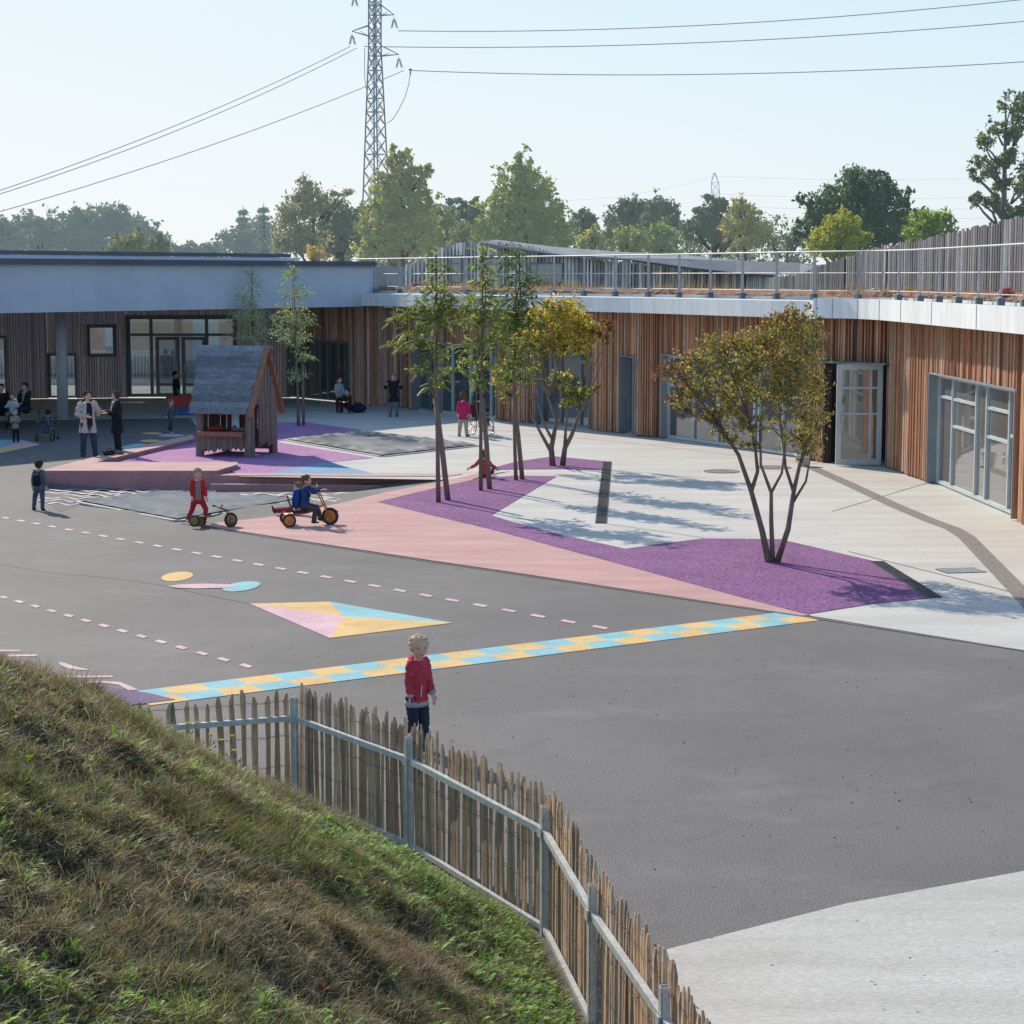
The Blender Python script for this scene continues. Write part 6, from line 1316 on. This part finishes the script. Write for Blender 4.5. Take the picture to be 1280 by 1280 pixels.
# ---------------------------------------------------------------- pylons and power lines
YP = 260.0; PS = 2500.0/260.0*1.0
pb = at(469,345,YP); pb.z = 0
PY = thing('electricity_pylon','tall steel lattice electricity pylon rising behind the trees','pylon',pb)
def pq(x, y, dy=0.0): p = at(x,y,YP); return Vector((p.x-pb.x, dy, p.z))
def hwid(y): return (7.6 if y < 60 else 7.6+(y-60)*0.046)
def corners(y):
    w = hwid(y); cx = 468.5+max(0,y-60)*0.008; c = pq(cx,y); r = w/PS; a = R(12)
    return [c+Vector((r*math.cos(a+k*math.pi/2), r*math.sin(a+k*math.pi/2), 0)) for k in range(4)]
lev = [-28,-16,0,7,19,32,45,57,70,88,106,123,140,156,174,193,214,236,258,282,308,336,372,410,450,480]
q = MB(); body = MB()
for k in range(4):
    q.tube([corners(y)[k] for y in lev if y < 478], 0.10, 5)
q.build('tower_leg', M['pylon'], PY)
q = MB()
for i,(ya,yb) in enumerate(zip(lev[:-1],lev[1:])):
    ca, cb = corners(ya), corners(yb)
    for k in range(4):
        q.bar(ca[k], cb[(k+1)%4], 0.075); q.bar(ca[(k+1)%4], cb[k], 0.075)
        if i % 3 == 0 or ya in (7,19,45,70,123): q.bar(ca[k], ca[(k+1)%4], 0.085)
q.build('lattice_bracing', M['pylon'], PY)
def insul(px, py, ex):
    """V pair of insulator strings hanging from an arm tip"""
    q = MB()
    for k in (-1,1):
        a = pq(px,py); b_ = pq(px+k*3.6+0.5,py+14.5); q.bar(a, b_, 0.05)
        for j in range(7): c = a.lerp(b_,0.25+0.1*j); q.ellipsoid(c,(0.17,0.17,0.06),8,4)
    return q
for (tx,ty,y0,y1,sg) in ((492.5,18.5,6,19,1),(440,39,32,45,-1),(498.5,68,57,70,1),(443,-9,-22,-9,-1)):
    q = MB(); tip = pq(tx,ty); xs = 476 if sg > 0 else 460.5
    q.bar(pq(xs,y0,0.4), tip, 0.09); q.bar(pq(xs,y0,-0.4), tip, 0.09); q.bar(pq(xs,y1,0.5), tip, 0.09); q.bar(pq(xs,y1,-0.5), tip, 0.09)
    m_ = pq(xs,(y0+y1)/2).lerp(tip,0.5); q.bar(pq(xs,y1), m_, 0.06)
    arm = q.build('cross_arm', M['pylon'], PY); insul(tx,ty+3,sg).build('insulator', M['pylon'], arm)
def wire(name, label, pts, sag, r, mat, Ya, Yb, parent=None, n=24, group='power lines'):
    a = at(pts[0][0],pts[0][1],Ya); b_ = at(pts[1][0],pts[1][1],Yb); P_ = []
    for i in range(n+1): t = i/n; p = a.lerp(b_,t); p.z -= sag*4*t*(1-t); P_.append(p)
    q = MB(); q.tube(P_, r, 5); o = q.build(name, M[mat], parent)
    if label: tag(o, label, 'wire', group)
    return o
wire('power_line','highest power line running right from the pylon',[(498,38.5),(1300,-3)],1.2,0.055,'wire',YP,230)
wire('power_line','second highest power line running right from the pylon',[(455,58),(1300,25)],1.1,0.055,'wire',YP,230)
wire('power_line','lowest power line running right from the pylon',[(512,88),(1300,76)],1.0,0.055,'wire',YP,230)
wire('power_line','upper twin power line descending left from the pylon',[(438,58),(-30,248)],0.9,0.05,'wire',YP,200)
wire('power_line','lower twin power line descending left from the pylon',[(446,60),(-30,252)],1.1,0.05,'wire',YP,200)
wire('power_line','power line descending left from the lowest right arm of the pylon',[(505,88),(-30,273)],0.9,0.05,'wire',YP,200)
wire('jumper_cable','slack jumper cable curving from the right arm back to the pylon',[(513,88),(484,154)],0.0,0.045,'wire',YP,YP,n=4,group='jumper cables'); o = bpy.context.scene.objects
_j = [x for x in col.objects if x.name.startswith('jumper_cable')][0]; bpy.data.objects.remove(_j)
for (P0,lb) in (([(513,90),(511,105),(506,122),(498,138),(491,149),(484,154)],'slack jumper cable curving from the right arm back to the pylon'),([(456,60),(455.5,80),(456,100),(458,112)],'short jumper cable hanging along the left side of the pylon')):
    q = MB(); q.tube([at(x,y,YP) for x,y in P0], 0.05, 5); o = q.build('jumper_cable', M['wire']); tag(o, lb, 'cable', 'jumper cables')
q = MB(); q.bar(at(511,87,YP),at(515,87,YP),0.35,0.2); q.bar(at(513,88,YP),at(513,94,YP),0.16); q.build('cable_clamp', M['pylon'], PY)
bpy.data.objects['cable_clamp'].location = -pb
# far pylon
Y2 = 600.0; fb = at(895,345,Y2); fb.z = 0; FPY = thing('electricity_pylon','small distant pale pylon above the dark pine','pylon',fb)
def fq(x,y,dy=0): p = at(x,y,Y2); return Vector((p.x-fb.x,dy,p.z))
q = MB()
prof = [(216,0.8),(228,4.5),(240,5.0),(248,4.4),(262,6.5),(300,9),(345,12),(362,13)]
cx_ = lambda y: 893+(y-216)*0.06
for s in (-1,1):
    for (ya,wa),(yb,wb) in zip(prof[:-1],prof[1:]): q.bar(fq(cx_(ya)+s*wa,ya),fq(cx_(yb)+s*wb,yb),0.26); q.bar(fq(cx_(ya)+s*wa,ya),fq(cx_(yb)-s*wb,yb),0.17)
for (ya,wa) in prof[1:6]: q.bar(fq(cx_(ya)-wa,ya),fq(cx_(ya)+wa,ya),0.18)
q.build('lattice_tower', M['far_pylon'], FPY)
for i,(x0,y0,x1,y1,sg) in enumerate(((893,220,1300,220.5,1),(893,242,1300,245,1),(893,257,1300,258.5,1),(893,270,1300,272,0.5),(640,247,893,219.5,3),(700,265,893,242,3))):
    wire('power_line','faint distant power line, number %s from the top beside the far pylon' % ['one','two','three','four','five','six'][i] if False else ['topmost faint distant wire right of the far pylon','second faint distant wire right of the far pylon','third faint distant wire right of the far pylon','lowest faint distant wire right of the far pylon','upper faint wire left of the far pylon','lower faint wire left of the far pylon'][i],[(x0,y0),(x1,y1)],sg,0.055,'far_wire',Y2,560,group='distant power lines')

# ---------------------------------------------------------------- picket fence
ZR = 0.72
fpx = [(40,921),(200,910.5),(368,897.5),(511,950),(681,1040),(741,1143),(831,1276)]
FP = [Vector((*g(x,y,ZR)[:2],0)) for x,y in fpx]
dlast = (FP[-1]-FP[-2]).normalized(); FP.append(FP[-1]+dlast*1.7); FP.append(FP[-1]+dlast*2.0)
PF = thing('picket_fence','split chestnut picket fence with galvanised steel posts and rails along the grassy bank','fence',(0,0,0))
rr = random.Random(5); npk = 0
segs = list(zip(FP[:-1],FP[1:]))
def picket(p, d, nrm_, h_, w, lean_, seg_i, coltint):
    q = MB(); th_ = w*0.45; nseg = 5; vs = []; fs = []
    bx = rr.uniform(-.012,.012); by = rr.uniform(-.010,.010); tipx = rr.uniform(-.3,.3)*w
    for i in range(nseg+1):
        t = i/nseg; z = h_*0.93*t; o = d*(lean_*z+bx*math.sin(3.1*t))+nrm_*(by*math.sin(2.5*t+1)); ww = w*(0.92+0.16*math.sin(t*5+bx*400))*(1-0.08*t)
        c = p+o+Vector((0,0,z+0.01))
        for (sx,sy) in ((-0.5,-0.4),(0.5,-0.5),(0.45,0.5),(-0.5,0.45)): vs.append(c+d*(sx*ww)+nrm_*(sy*th_))
    tp = p+d*(lean_*h_+tipx)+Vector((0,0,h_)); 
    for (sx,sy) in ((-0.16,-0.2),(0.16,-0.2),(0.16,0.2),(-0.16,0.2)): vs.append(tp+d*(sx*w)+nrm_*(sy*th_))
    for i in range(nseg+1):
        for j in range(4): fs.append((4*i+j,4*i+(j+1)%4,4*(i+1)+(j+1)%4,4*(i+1)+j))
    fs.append((0,3,2,1)); k = 4*(nseg+1); fs.append((k,k+1,k+2,k+3)); q.add(vs, fs, coltint); return q
sp = {0:0.10,1:0.092,2:0.068,3:0.066,4:0.068,5:0.066,6:0.064,7:0.09}
for si,(a,b_) in enumerate(segs[:7]):
    d = (b_-a); L_ = d.length; d.normalize(); nn = Vector((-d.y,d.x,0))
    if nn.x+nn.y < 0: nn = -nn            # away from the bank
    n = int(L_/sp[si]); s0 = 0
    for i in range(n):
        t = (i+0.5+rr.uniform(-.16,.16))/n
        p = a.lerp(b_,t)+nn*rr.uniform(0.035,0.055)
        if si == 0 and p.x < -3.35: continue
        h_ = rr.uniform(0.93,1.04)*(0.95 if si < 2 else 1.0); w = rr.uniform(0.034,0.056)*(1.0 if si < 2 else 1.0); f = rr.uniform(0.6,1.25); wm = rr.uniform(-.08,.10)
        picket(p, d, nn, h_, w, rr.uniform(-0.028,0.028), si, (f*(1+wm),f,f*(1-wm))).build('picket', M['picket'], PF); npk += 1
print('pickets', npk)
for si,(a,b_) in enumerate(segs[:7]):
    d = (b_-a).normalized(); nn = Vector((-d.y,d.x,0)); nn = -nn if nn.x+nn.y < 0 else nn
    for z,w_,h_ in ((ZR,0.040,0.045),(0.05,0.035,0.035)):
        if si == 0 and z < 0.5: continue
        q = MB(); aa = a; 
        if si == 0: aa = a.lerp(b_,0.45)
        q.bar(aa+Vector((0,0,z)), b_+Vector((0,0,z)), w_, h_); q.build('rail', M['galva'], PF)
    for z in (0.30,0.56,0.86):
        q = MB(); L_ = (b_-a).length; n = int(L_/0.035); P1 = [a.lerp(b_,i/n)+nn*(0.045+0.030*math.sin(i*1.25))+Vector((0,0,z+0.006*math.sin(i*0.7))) for i in range(n+1)]; P2 = [a.lerp(b_,i/n)+nn*(0.045-0.030*math.sin(i*1.25))+Vector((0,0,z+0.006*math.cos(i*0.9))) for i in range(n+1)]
        q.tube(P1, 0.0016, 4, cap=False); q.tube(P2, 0.0016, 4, cap=False); q.build('binding_wire', M['grate'], PF)
for i,p in enumerate(FP[:8]):
    d = (FP[min(i+1,8)]-FP[max(i-1,0)]).normalized(); m = rotm(d); nn = Vector((-d.y,d.x,0)); nn = -nn if nn.x+nn.y < 0 else nn
    if i == 0: continue
    if i == 1: continue
    q = MB(); q.box(p+nn*0.0-nn*0.026+Vector((0,0,0.39)),(0.046,0.005,1.02),mat=m)
    for k in (-1,1): q.box(p+d*(k*0.0255)+Vector((0,0,0.391)),(0.005,0.040,1.02),mat=m)
    q.build('post', M['galva'], PF)
    q = MB(); q.box(p-nn*0.04+Vector((0,0,ZR)),(0.07,0.006,0.07),mat=m); q.build('bracket', M['galva'], PF)

# ---------------------------------------------------------------- grassy bank
def seg_dist(X, Y, a, b_):
    d = b_-a; L_ = d.length; d.normalize(); nx, ny = -d.y, d.x      # left-hand normal
    if nx*(-1)+ny*(-0.5) < 0: nx, ny = -nx, -ny
    return (X-a.x)*nx+(Y-a.y)*ny
def bank_z(X, Y, noise=True):
    d1 = seg_dist(X,Y,FP[2],FP[4]); d1b = seg_dist(X,Y,FP[5],FP[6]); d1c = seg_dist(X,Y,FP[4],FP[5])
    dd = np.minimum(np.maximum(d1, -5), np.maximum(d1b,-5)); dd = np.minimum(dd, d1c)
    nl = FP[2]; nd_ = FP[1]; dl = (nl-nd_).normalized(); d2 = -((Y-nl.y)-(X-nl.x)*(dl.y/dl.x))*abs(dl.x)
    a = dd*0.62; b2 = d2*0.60
    k = 0.35; h_ = np.clip(0.5+0.5*(b2-a)/k,0,1); z = b2*(1-h_)+a*h_-k*h_*(1-h_)
    z = z-0.04
    cap = 2.62; z = np.where(z > cap-0.6, cap-0.6+0.6*np.tanh((z-cap+0.6)/0.6), z)
    if noise:
        w = np.clip(dd*1.5,0,1)*np.clip(d2*1.5,0,1)
        z = z+w*(0.03*np.sin(X*2.3+Y*1.1)+0.03*np.sin(Y*3.1-X*1.7)+0.03*np.sin(X*6.1+1.3*Y)*np.sin(Y*5.1)+0.03*np.sin(Y*7.7+2*X)*np.sin(X*8.3-Y)+0.025*np.sin(X*15+Y*5)*np.sin(Y*13-X*4))
    return z
nx_, ny_ = 190, 260; xs = np.linspace(-9.5,3.2,nx_); ys = np.linspace(-4,17.6,ny_); XX, YY = np.meshgrid(xs, ys, indexing='ij'); ZZ = bank_z(XX,YY)
ZZ = ZZ+rng.normal(size=ZZ.shape)*0.012*(ZZ > 0.05)
ZZ = np.maximum(ZZ,-0.3); V_ = np.stack([XX,YY,ZZ],-1).reshape(-1,3); idx = np.arange(nx_*ny_).reshape(nx_,ny_)
F_ = np.stack([idx[:-1,:-1],idx[1:,:-1],idx[1:,1:],idx[:-1,1:]],-1).reshape(-1,4)
keep = (ZZ.reshape(-1)[F_].max(1) > -0.05); o = np_mesh('grass_bank', V_, F_[keep], 4, M['soil'], None, None, True); o['kind'] = 'structure'
# grass: wiry stems leaning down the slope
def inside(X, Y, m=0.02): return bank_z(X,Y,False) > m
def sample(n, x0, x1, y0, y1):
    X = rng.uniform(x0,x1,n); Y = rng.uniform(y0,y1,n); k = inside(X,Y,-0.01) & (np.abs(X) < 0.30*Y+0.9); return X[k], Y[k]
def patch(X, Y, s, ph): return np.sin(X*s+ph)*np.sin(Y*s*0.9+1.7*ph)+0.5*np.sin(X*s*2.3-Y*s*1.1+ph*3)+0.3*np.sin(X*s*5.1+ph)*np.sin(Y*s*4.7)
GX = [];
def blades(X, Y, Lm, W, cols, lean_dir, lean, stiff, base_dark=0.55, zoff=0.0, curl=0.3):
    n = len(X); Z = bank_z(X,Y)+zoff; b = np.stack([X,Y,Z],1); L_ = (Lm*rng.uniform(0.45,1.35,n))[:,None]
    d = np.stack([rng.normal(size=n)*0.55+lean_dir[0]*lean, rng.normal(size=n)*0.55+lean_dir[1]*lean, np.full(n,stiff)],1); d /= np.linalg.norm(d,axis=1)[:,None]
    d2 = d+np.stack([rng.normal(size=n)*curl+lean_dir[0]*lean*0.6, rng.normal(size=n)*curl+lean_dir[1]*lean*0.6, -np.abs(rng.normal(size=n))*curl],1); d2 /= np.linalg.norm(d2,axis=1)[:,None]
    th_ = rng.uniform(0,2*np.pi,n); s = np.stack([np.cos(th_),np.sin(th_)*0.5,np.zeros(n)],1)*(W*rng.uniform(0.6,1.3,n))[:,None]*0.5
    m = b+d*L_*0.5; t = m+d2*L_*0.5
    V_ = np.stack([b-s,b+s,m+s*0.9,m-s*0.9,t+s*0.15,t-s*0.15],1).reshape(-1,3); k = np.arange(n)*6
    F_ = np.concatenate([np.stack([k,k+1,k+2,k+3],1),np.stack([k+3,k+2,k+4,k+5],1)]); C_ = np.repeat(cols,6,axis=0).reshape(n,6,3); C_[:,:2] *= base_dark; return V_, F_, C_.reshape(-1,3)
def palette(cols, w, n): return np.array(cols)[rng.choice(len(cols), n, p=np.array(w)/sum(w))]*rng.uniform(0.7,1.3,(n,1))
LD = (0.80,-0.45)
NT = 38000
TX, TY = sample(NT*2,-5.5,2.0,2.5,17.5); TX = TX[:NT*2]; TY = TY[:NT*2]; nt_ = len(TX)
kt = rng.random(nt_) < np.clip(0.62+0.35*patch(TX,TY,3.1,1.1),0.15,1); TX, TY = TX[kt], TY[kt]; nt_ = len(TX)
per = 22; ti = np.repeat(np.arange(nt_),per); n = len(ti)
tr_ = (rng.uniform(0.015,0.06,nt_))[ti]; an = rng.uniform(0,2*np.pi,n); rd_ = tr_*np.sqrt(rng.random(n)); X = TX[ti]+rd_*np.cos(an); Y = TY[ti]+rd_*np.sin(an)
lowr = np.clip(1-seg_dist(TX,TY,FP[2],FP[4])/1.5,0,1)
gz = patch(TX,TY,1.6,0.4)+lowr*2.0
dry = palette([(0.29,0.24,0.175),(0.22,0.185,0.13),(0.19,0.14,0.105),(0.40,0.345,0.26),(0.12,0.10,0.07),(0.19,0.20,0.12)],[3,3,2.2,2.0,2.0,2.5],nt_)
grn = palette([(0.15,0.21,0.055),(0.20,0.26,0.07),(0.11,0.16,0.045),(0.28,0.31,0.10)],[3,2,3,1.5],nt_)
prp = palette([(0.24,0.145,0.115),(0.18,0.11,0.085),(0.28,0.19,0.14)],[1,1,1],nt_)
mg = rng.random(nt_) < np.clip(0.16+0.30*gz,0.04,0.93); pp = patch(TX,TY,1.1,2.2); mp = (~mg) & (rng.random(nt_) < np.clip(0.1+pp*0.6,0,0.6))
TC = dry; TC[mg] = grn[mg]; TC[mp] = prp[mp]; C_ = TC[ti]*rng.uniform(0.75,1.3,(n,1))
tl_ = 0.075*(1+0.5*np.clip(patch(TX,TY,2.4,5.0),-1,1.2))*rng.uniform(0.6,1.5,nt_)*(1-0.25*lowr); Lm = tl_[ti]*rng.uniform(0.5,1.25,n)
Z = bank_z(X,Y); b_0 = np.stack([X,Y,Z],1)
out_ = np.stack([np.cos(an),np.sin(an),np.zeros(n)],1)*(rd_/tr_*0.75)[:,None]; tlean = np.stack([rng.normal(size=nt_)*0.35+0.30,rng.normal(size=nt_)*0.35-0.15,np.zeros(nt_)],1)[ti]
d = out_+tlean+np.stack([rng.normal(size=n)*0.25,rng.normal(size=n)*0.25,np.full(n,0.95)],1); d /= np.linalg.norm(d,axis=1)[:,None]
d2 = d+out_*0.5+tlean*0.6+np.stack([rng.normal(size=n)*0.3,rng.normal(size=n)*0.3,-np.abs(rng.normal(size=n))*0.35],1); d2 /= np.linalg.norm(d2,axis=1)[:,None]
th_ = rng.uniform(0,2*np.pi,n); sw = np.stack([np.cos(th_),np.sin(th_)*0.5,np.zeros(n)],1)*(0.0055*rng.uniform(0.6,1.3,n))[:,None]*0.5
mm_ = b_0+d*Lm[:,None]*0.5; tt_ = mm_+d2*Lm[:,None]*0.6
V1 = np.stack([b_0-sw,b_0+sw,mm_+sw*0.9,mm_-sw*0.9,tt_+sw*0.2,tt_-sw*0.2],1).reshape(-1,3); k = np.arange(n)*6
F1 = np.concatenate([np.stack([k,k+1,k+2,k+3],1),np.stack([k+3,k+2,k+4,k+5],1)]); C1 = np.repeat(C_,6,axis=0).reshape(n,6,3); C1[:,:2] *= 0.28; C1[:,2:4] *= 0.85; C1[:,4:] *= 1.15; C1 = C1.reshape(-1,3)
print('blades', n)
o = np_mesh('dry_grass', V1, F1, 4, M['grass'], None, C1); tag(o,'wiry dry grass and heath covering the sloping bank','grass'); o['kind'] = 'stuff'
# matted straw lying on the slope
X, Y = sample(210000,-5.5,2.0,2.5,17.5); n = len(X)
C_ = palette([(0.44,0.375,0.28),(0.32,0.26,0.185),(0.20,0.145,0.11),(0.56,0.50,0.39)],[3,3,3,1.2],n)
V2_, F2_, C2_ = blades(X, Y, 0.115, 0.0048, C_, LD, 0.75, 0.42, 0.9, 0.02)
o = np_mesh('matted_straw', V2_, F2_, 4, M['grass'], None, C2_); tag(o,'pale straw lying flat between the grass on the bank','straw'); o['kind'] = 'stuff'
# broad leaved green weeds in rosettes
def rosettes(N, x0, x1, y0, y1, sel, size, cols):
    Vs = []; Fs = []; Cs = []; k = 0; c_ = 0
    while c_ < N:
        x, y = random.uniform(x0,x1), random.uniform(y0,y1)
        if abs(x) > 0.29*y+0.4 or not inside(np.array([x]),np.array([y]),0.03)[0] or not sel(x,y): 
            continue
        c_ += 1; z = float(bank_z(np.array([x]),np.array([y]))[0]); m = random.randint(4,9); s = size*random.uniform(0.5,1.3); cc = np.array(random.choice(cols))*random.uniform(0.8,1.25)
        for i in range(m):
            a = random.uniform(0,2*math.pi); el = random.uniform(0.35,1.15); d = np.array([math.cos(a)*math.cos(el)+0.15,math.sin(a)*math.cos(el),math.sin(el)]); L_ = s*random.uniform(0.7,1.2); w = L_*random.uniform(0.16,0.26)
            h_ = np.array([-math.sin(a),math.cos(a),0]); o0 = np.array([x,y,z+0.02])+h_*random.uniform(-.02,.02)
            prof = [(0.0,0.15,0),(0.35,0.8,0.0),(0.65,1.0,-0.05),(0.88,0.6,-0.14),(1.0,0.05,-0.22)]; row = []
            for (t,ww,dz) in prof:
                p = o0+d*L_*t+np.array([0,0,dz*L_]); row += [p-h_*w*ww*0.5+np.array([0,0,w*0.12*ww]), p, p+h_*w*ww*0.5+np.array([0,0,w*0.12*ww])]
            Vs += row; Cs += [cc*random.uniform(0.85,1.15)]*15
            for r_ in range(4):
                for q_ in range(2): Fs.append((k+r_*3+q_,k+r_*3+q_+1,k+(r_+1)*3+q_+1,k+(r_+1)*3+q_))
            k += 15
    return np.array(Vs), np.array(Fs), np.array(Cs)
lo = lambda x,y: seg_dist(x,y,FP[2],FP[4]) < random.uniform(0.3,1.5)
V3, F3, C3 = rosettes(5200,-3,1.6,6.5,17,lo,0.060,[(0.20,0.38,0.05),(0.28,0.48,0.07),(0.13,0.27,0.045)])
o = np_mesh('green_weeds', V3, F3, 4, M['grass'], None, C3); tag(o,'bright green broad leaved weeds along the foot of the picket fence','weeds'); o['kind'] = 'stuff'
V3, F3, C3 = rosettes(3000,-5,1,4.5,16,lambda x,y: patch(x,y,1.3,3.3) > random.uniform(-0.6,0.9),0.070,[(0.20,0.37,0.05),(0.28,0.46,0.07),(0.14,0.26,0.05)])
o = np_mesh('scattered_weeds', V3, F3, 4, M['grass'], None, C3); tag(o,'scattered bright green leaf tufts on the upper grassy bank','weeds'); o['kind'] = 'stuff'
V3, F3, C3 = rosettes(170,-5,1.0,4.5,15,lambda x,y: True,0.045,[(0.62,0.11,0.03),(0.58,0.20,0.05),(0.48,0.28,0.15)])
o = np_mesh('fallen_leaves', V3, F3, 4, M['grass'], None, C3); tag(o,'small fallen orange red leaves dotted over the grassy bank','fallen leaves'); o['kind'] = 'stuff'
# flowering stems near the fence corner
def flower(px_, py_, Y_, head, cpet, lb, grp, hgt):
    p = at(px_,py_,Y_); z0 = float(bank_z(np.array([p.x]),np.array([p.y]))[0]); z0 = max(z0,0)
    t = thing('wild_flower', lb, 'flower', (p.x,p.y,z0), 0, grp); H_ = max(p.z-z0,0.08); q = MB(); l_ = random.uniform(-.03,.03)
    q.tube([(l_*2,0,0),(l_,0,H_*0.5),(0,0,H_)],0.003,5)
    for k in range(5): a = random.uniform(0,6.28); z = H_*random.uniform(0.1,0.75); q.add([(l_,0,z),(l_+0.05*math.cos(a)+0.008,0.05*math.sin(a),z+0.03),(l_+0.06*math.cos(a),0.06*math.sin(a),z+0.045),(l_+0.045*math.cos(a)-0.008,0.05*math.sin(a),z+0.025)],[(0,1,2,3)])
    q.build('stem', cloth((0.14,0.19,0.07)), t)
    q = MB()
    for k in range(11):
        a = 2*math.pi*k/11; c_, s_ = math.cos(a), math.sin(a); q.add([(0,0,H_),(head*c_-head*.25*s_,head*s_+head*.25*c_,H_+head*0.5),(head*1.15*c_,head*1.15*s_,H_+head*0.45),(head*c_+head*.25*s_,head*s_-head*.25*c_,H_+head*0.5)],[(0,1,2,3)])
    q.ellipsoid((0,0,H_+head*0.1),(head*0.45,head*0.45,head*0.35),8,5); q.build('flower_head', cloth(cpet), t)
for (x,y,Y_,lb) in ((245,904,14.9,'topmost yellow flower against the fence rail, right of two'),(234,905,14.8,'yellow flower against the fence rail, left of two'),(264,919,15.2,'yellow flower just below the fence rail, left of the tall one'),(289,921,15.4,'tall yellow flower among the pickets, rightmost of the group'),(276,926,15.3,'yellow flower between the tall one and the left pair'),(292,939,15.4,'small yellow flower below the rightmost tall one'),(263,937,15.0,'lowest yellow flower of the group by the fence corner')):
    flower(x,y,Y_,0.024,(0.75,0.56,0.03),lb,'yellow flowers by the fence corner',0.3)
for (x,y,Y_,lb) in ((300,952,15.5,'pink thistle head among the pickets, leftmost'),(312,966,15.7,'dark pink thistle head beside a picket in front of the corner post'),(343,973,16.1,'pink thistle head nearest the galvanised corner post'),(117,930,12.0,'lone yellow flower on the grassy bank crest')):
    flower(x,y,Y_,0.016,(0.34,0.17,0.22) if 'pink' in lb else (0.7,0.5,0.05),lb,'flowers on the bank',0.3)

# ---------------------------------------------------------------- light, sky, camera
w = bpy.data.worlds.new('World'); scene.world = w; w.use_nodes = True; nt = w.node_tree
sky = nt.nodes.new('ShaderNodeTexSky'); sky.sky_type = 'NISHITA'; sky.sun_disc = False; sky.sun_elevation = SUN_EL; sky.sun_rotation = SUN_AZ
sky.air_density = 1.0; sky.dust_density = 0.6; sky.ozone_density = 3.0; sky.altitude = 50
bg = nt.nodes['Background']; bg.inputs['Strength'].default_value = 0.15
sp_ = nt.nodes.new('ShaderNodeSeparateColor'); cb_ = nt.nodes.new('ShaderNodeCombineColor'); nt.links.new(sky.outputs[0], sp_.inputs[0])
for i_,(gain,top_) in enumerate(((0.15*1.55,0.945),(0.15*1.95,0.965),(0.15*2.6,0.985))):   # soft shoulder so the bright horizon keeps its pale blue
    m1 = nt.nodes.new('ShaderNodeMath'); m1.operation = 'MULTIPLY'; m1.inputs[1].default_value = -gain*1.25; nt.links.new(sp_.outputs[i_], m1.inputs[0])
    m2 = nt.nodes.new('ShaderNodeMath'); m2.operation = 'EXPONENT'; nt.links.new(m1.outputs[0], m2.inputs[0])
    m3 = nt.nodes.new('ShaderNodeMath'); m3.operation = 'SUBTRACT'; m3.inputs[0].default_value = 1.0; nt.links.new(m2.outputs[0], m3.inputs[1])
    m4 = nt.nodes.new('ShaderNodeMath'); m4.operation = 'MULTIPLY'; m4.inputs[1].default_value = top_/0.15; nt.links.new(m3.outputs[0], m4.inputs[0]); nt.links.new(m4.outputs[0], cb_.inputs[i_])
nt.links.new(cb_.outputs[0], bg.inputs['Color'])
sd = Vector((math.sin(SUN_AZ)*math.cos(SUN_EL), math.cos(SUN_AZ)*math.cos(SUN_EL), math.sin(SUN_EL)))
sl = bpy.data.lights.new('Sun','SUN'); sl.energy = 5.0; sl.angle = R(0.5); sl.color = (1.0,0.90,0.76)
so = bpy.data.objects.new('Sun', sl); link(so); so.rotation_euler = sd.to_track_quat('Z','Y').to_euler(); so.location = (0,0,40)
cam = bpy.data.cameras.new('Camera'); co = bpy.data.objects.new('Camera', cam); link(co); co.location = (0,0,CAMZ)
co.rotation_euler = (math.pi/2-PITCH, 0, 0); cam.sensor_width = 36; cam.sensor_fit = 'HORIZONTAL'; cam.lens = 36*FOC/1280; cam.clip_start = 0.1; cam.clip_end = 6000
scene.camera = co
scene.view_settings.view_transform = 'Standard'; scene.view_settings.look = 'None'; scene.view_settings.exposure = 0; scene.view_settings.gamma = 1
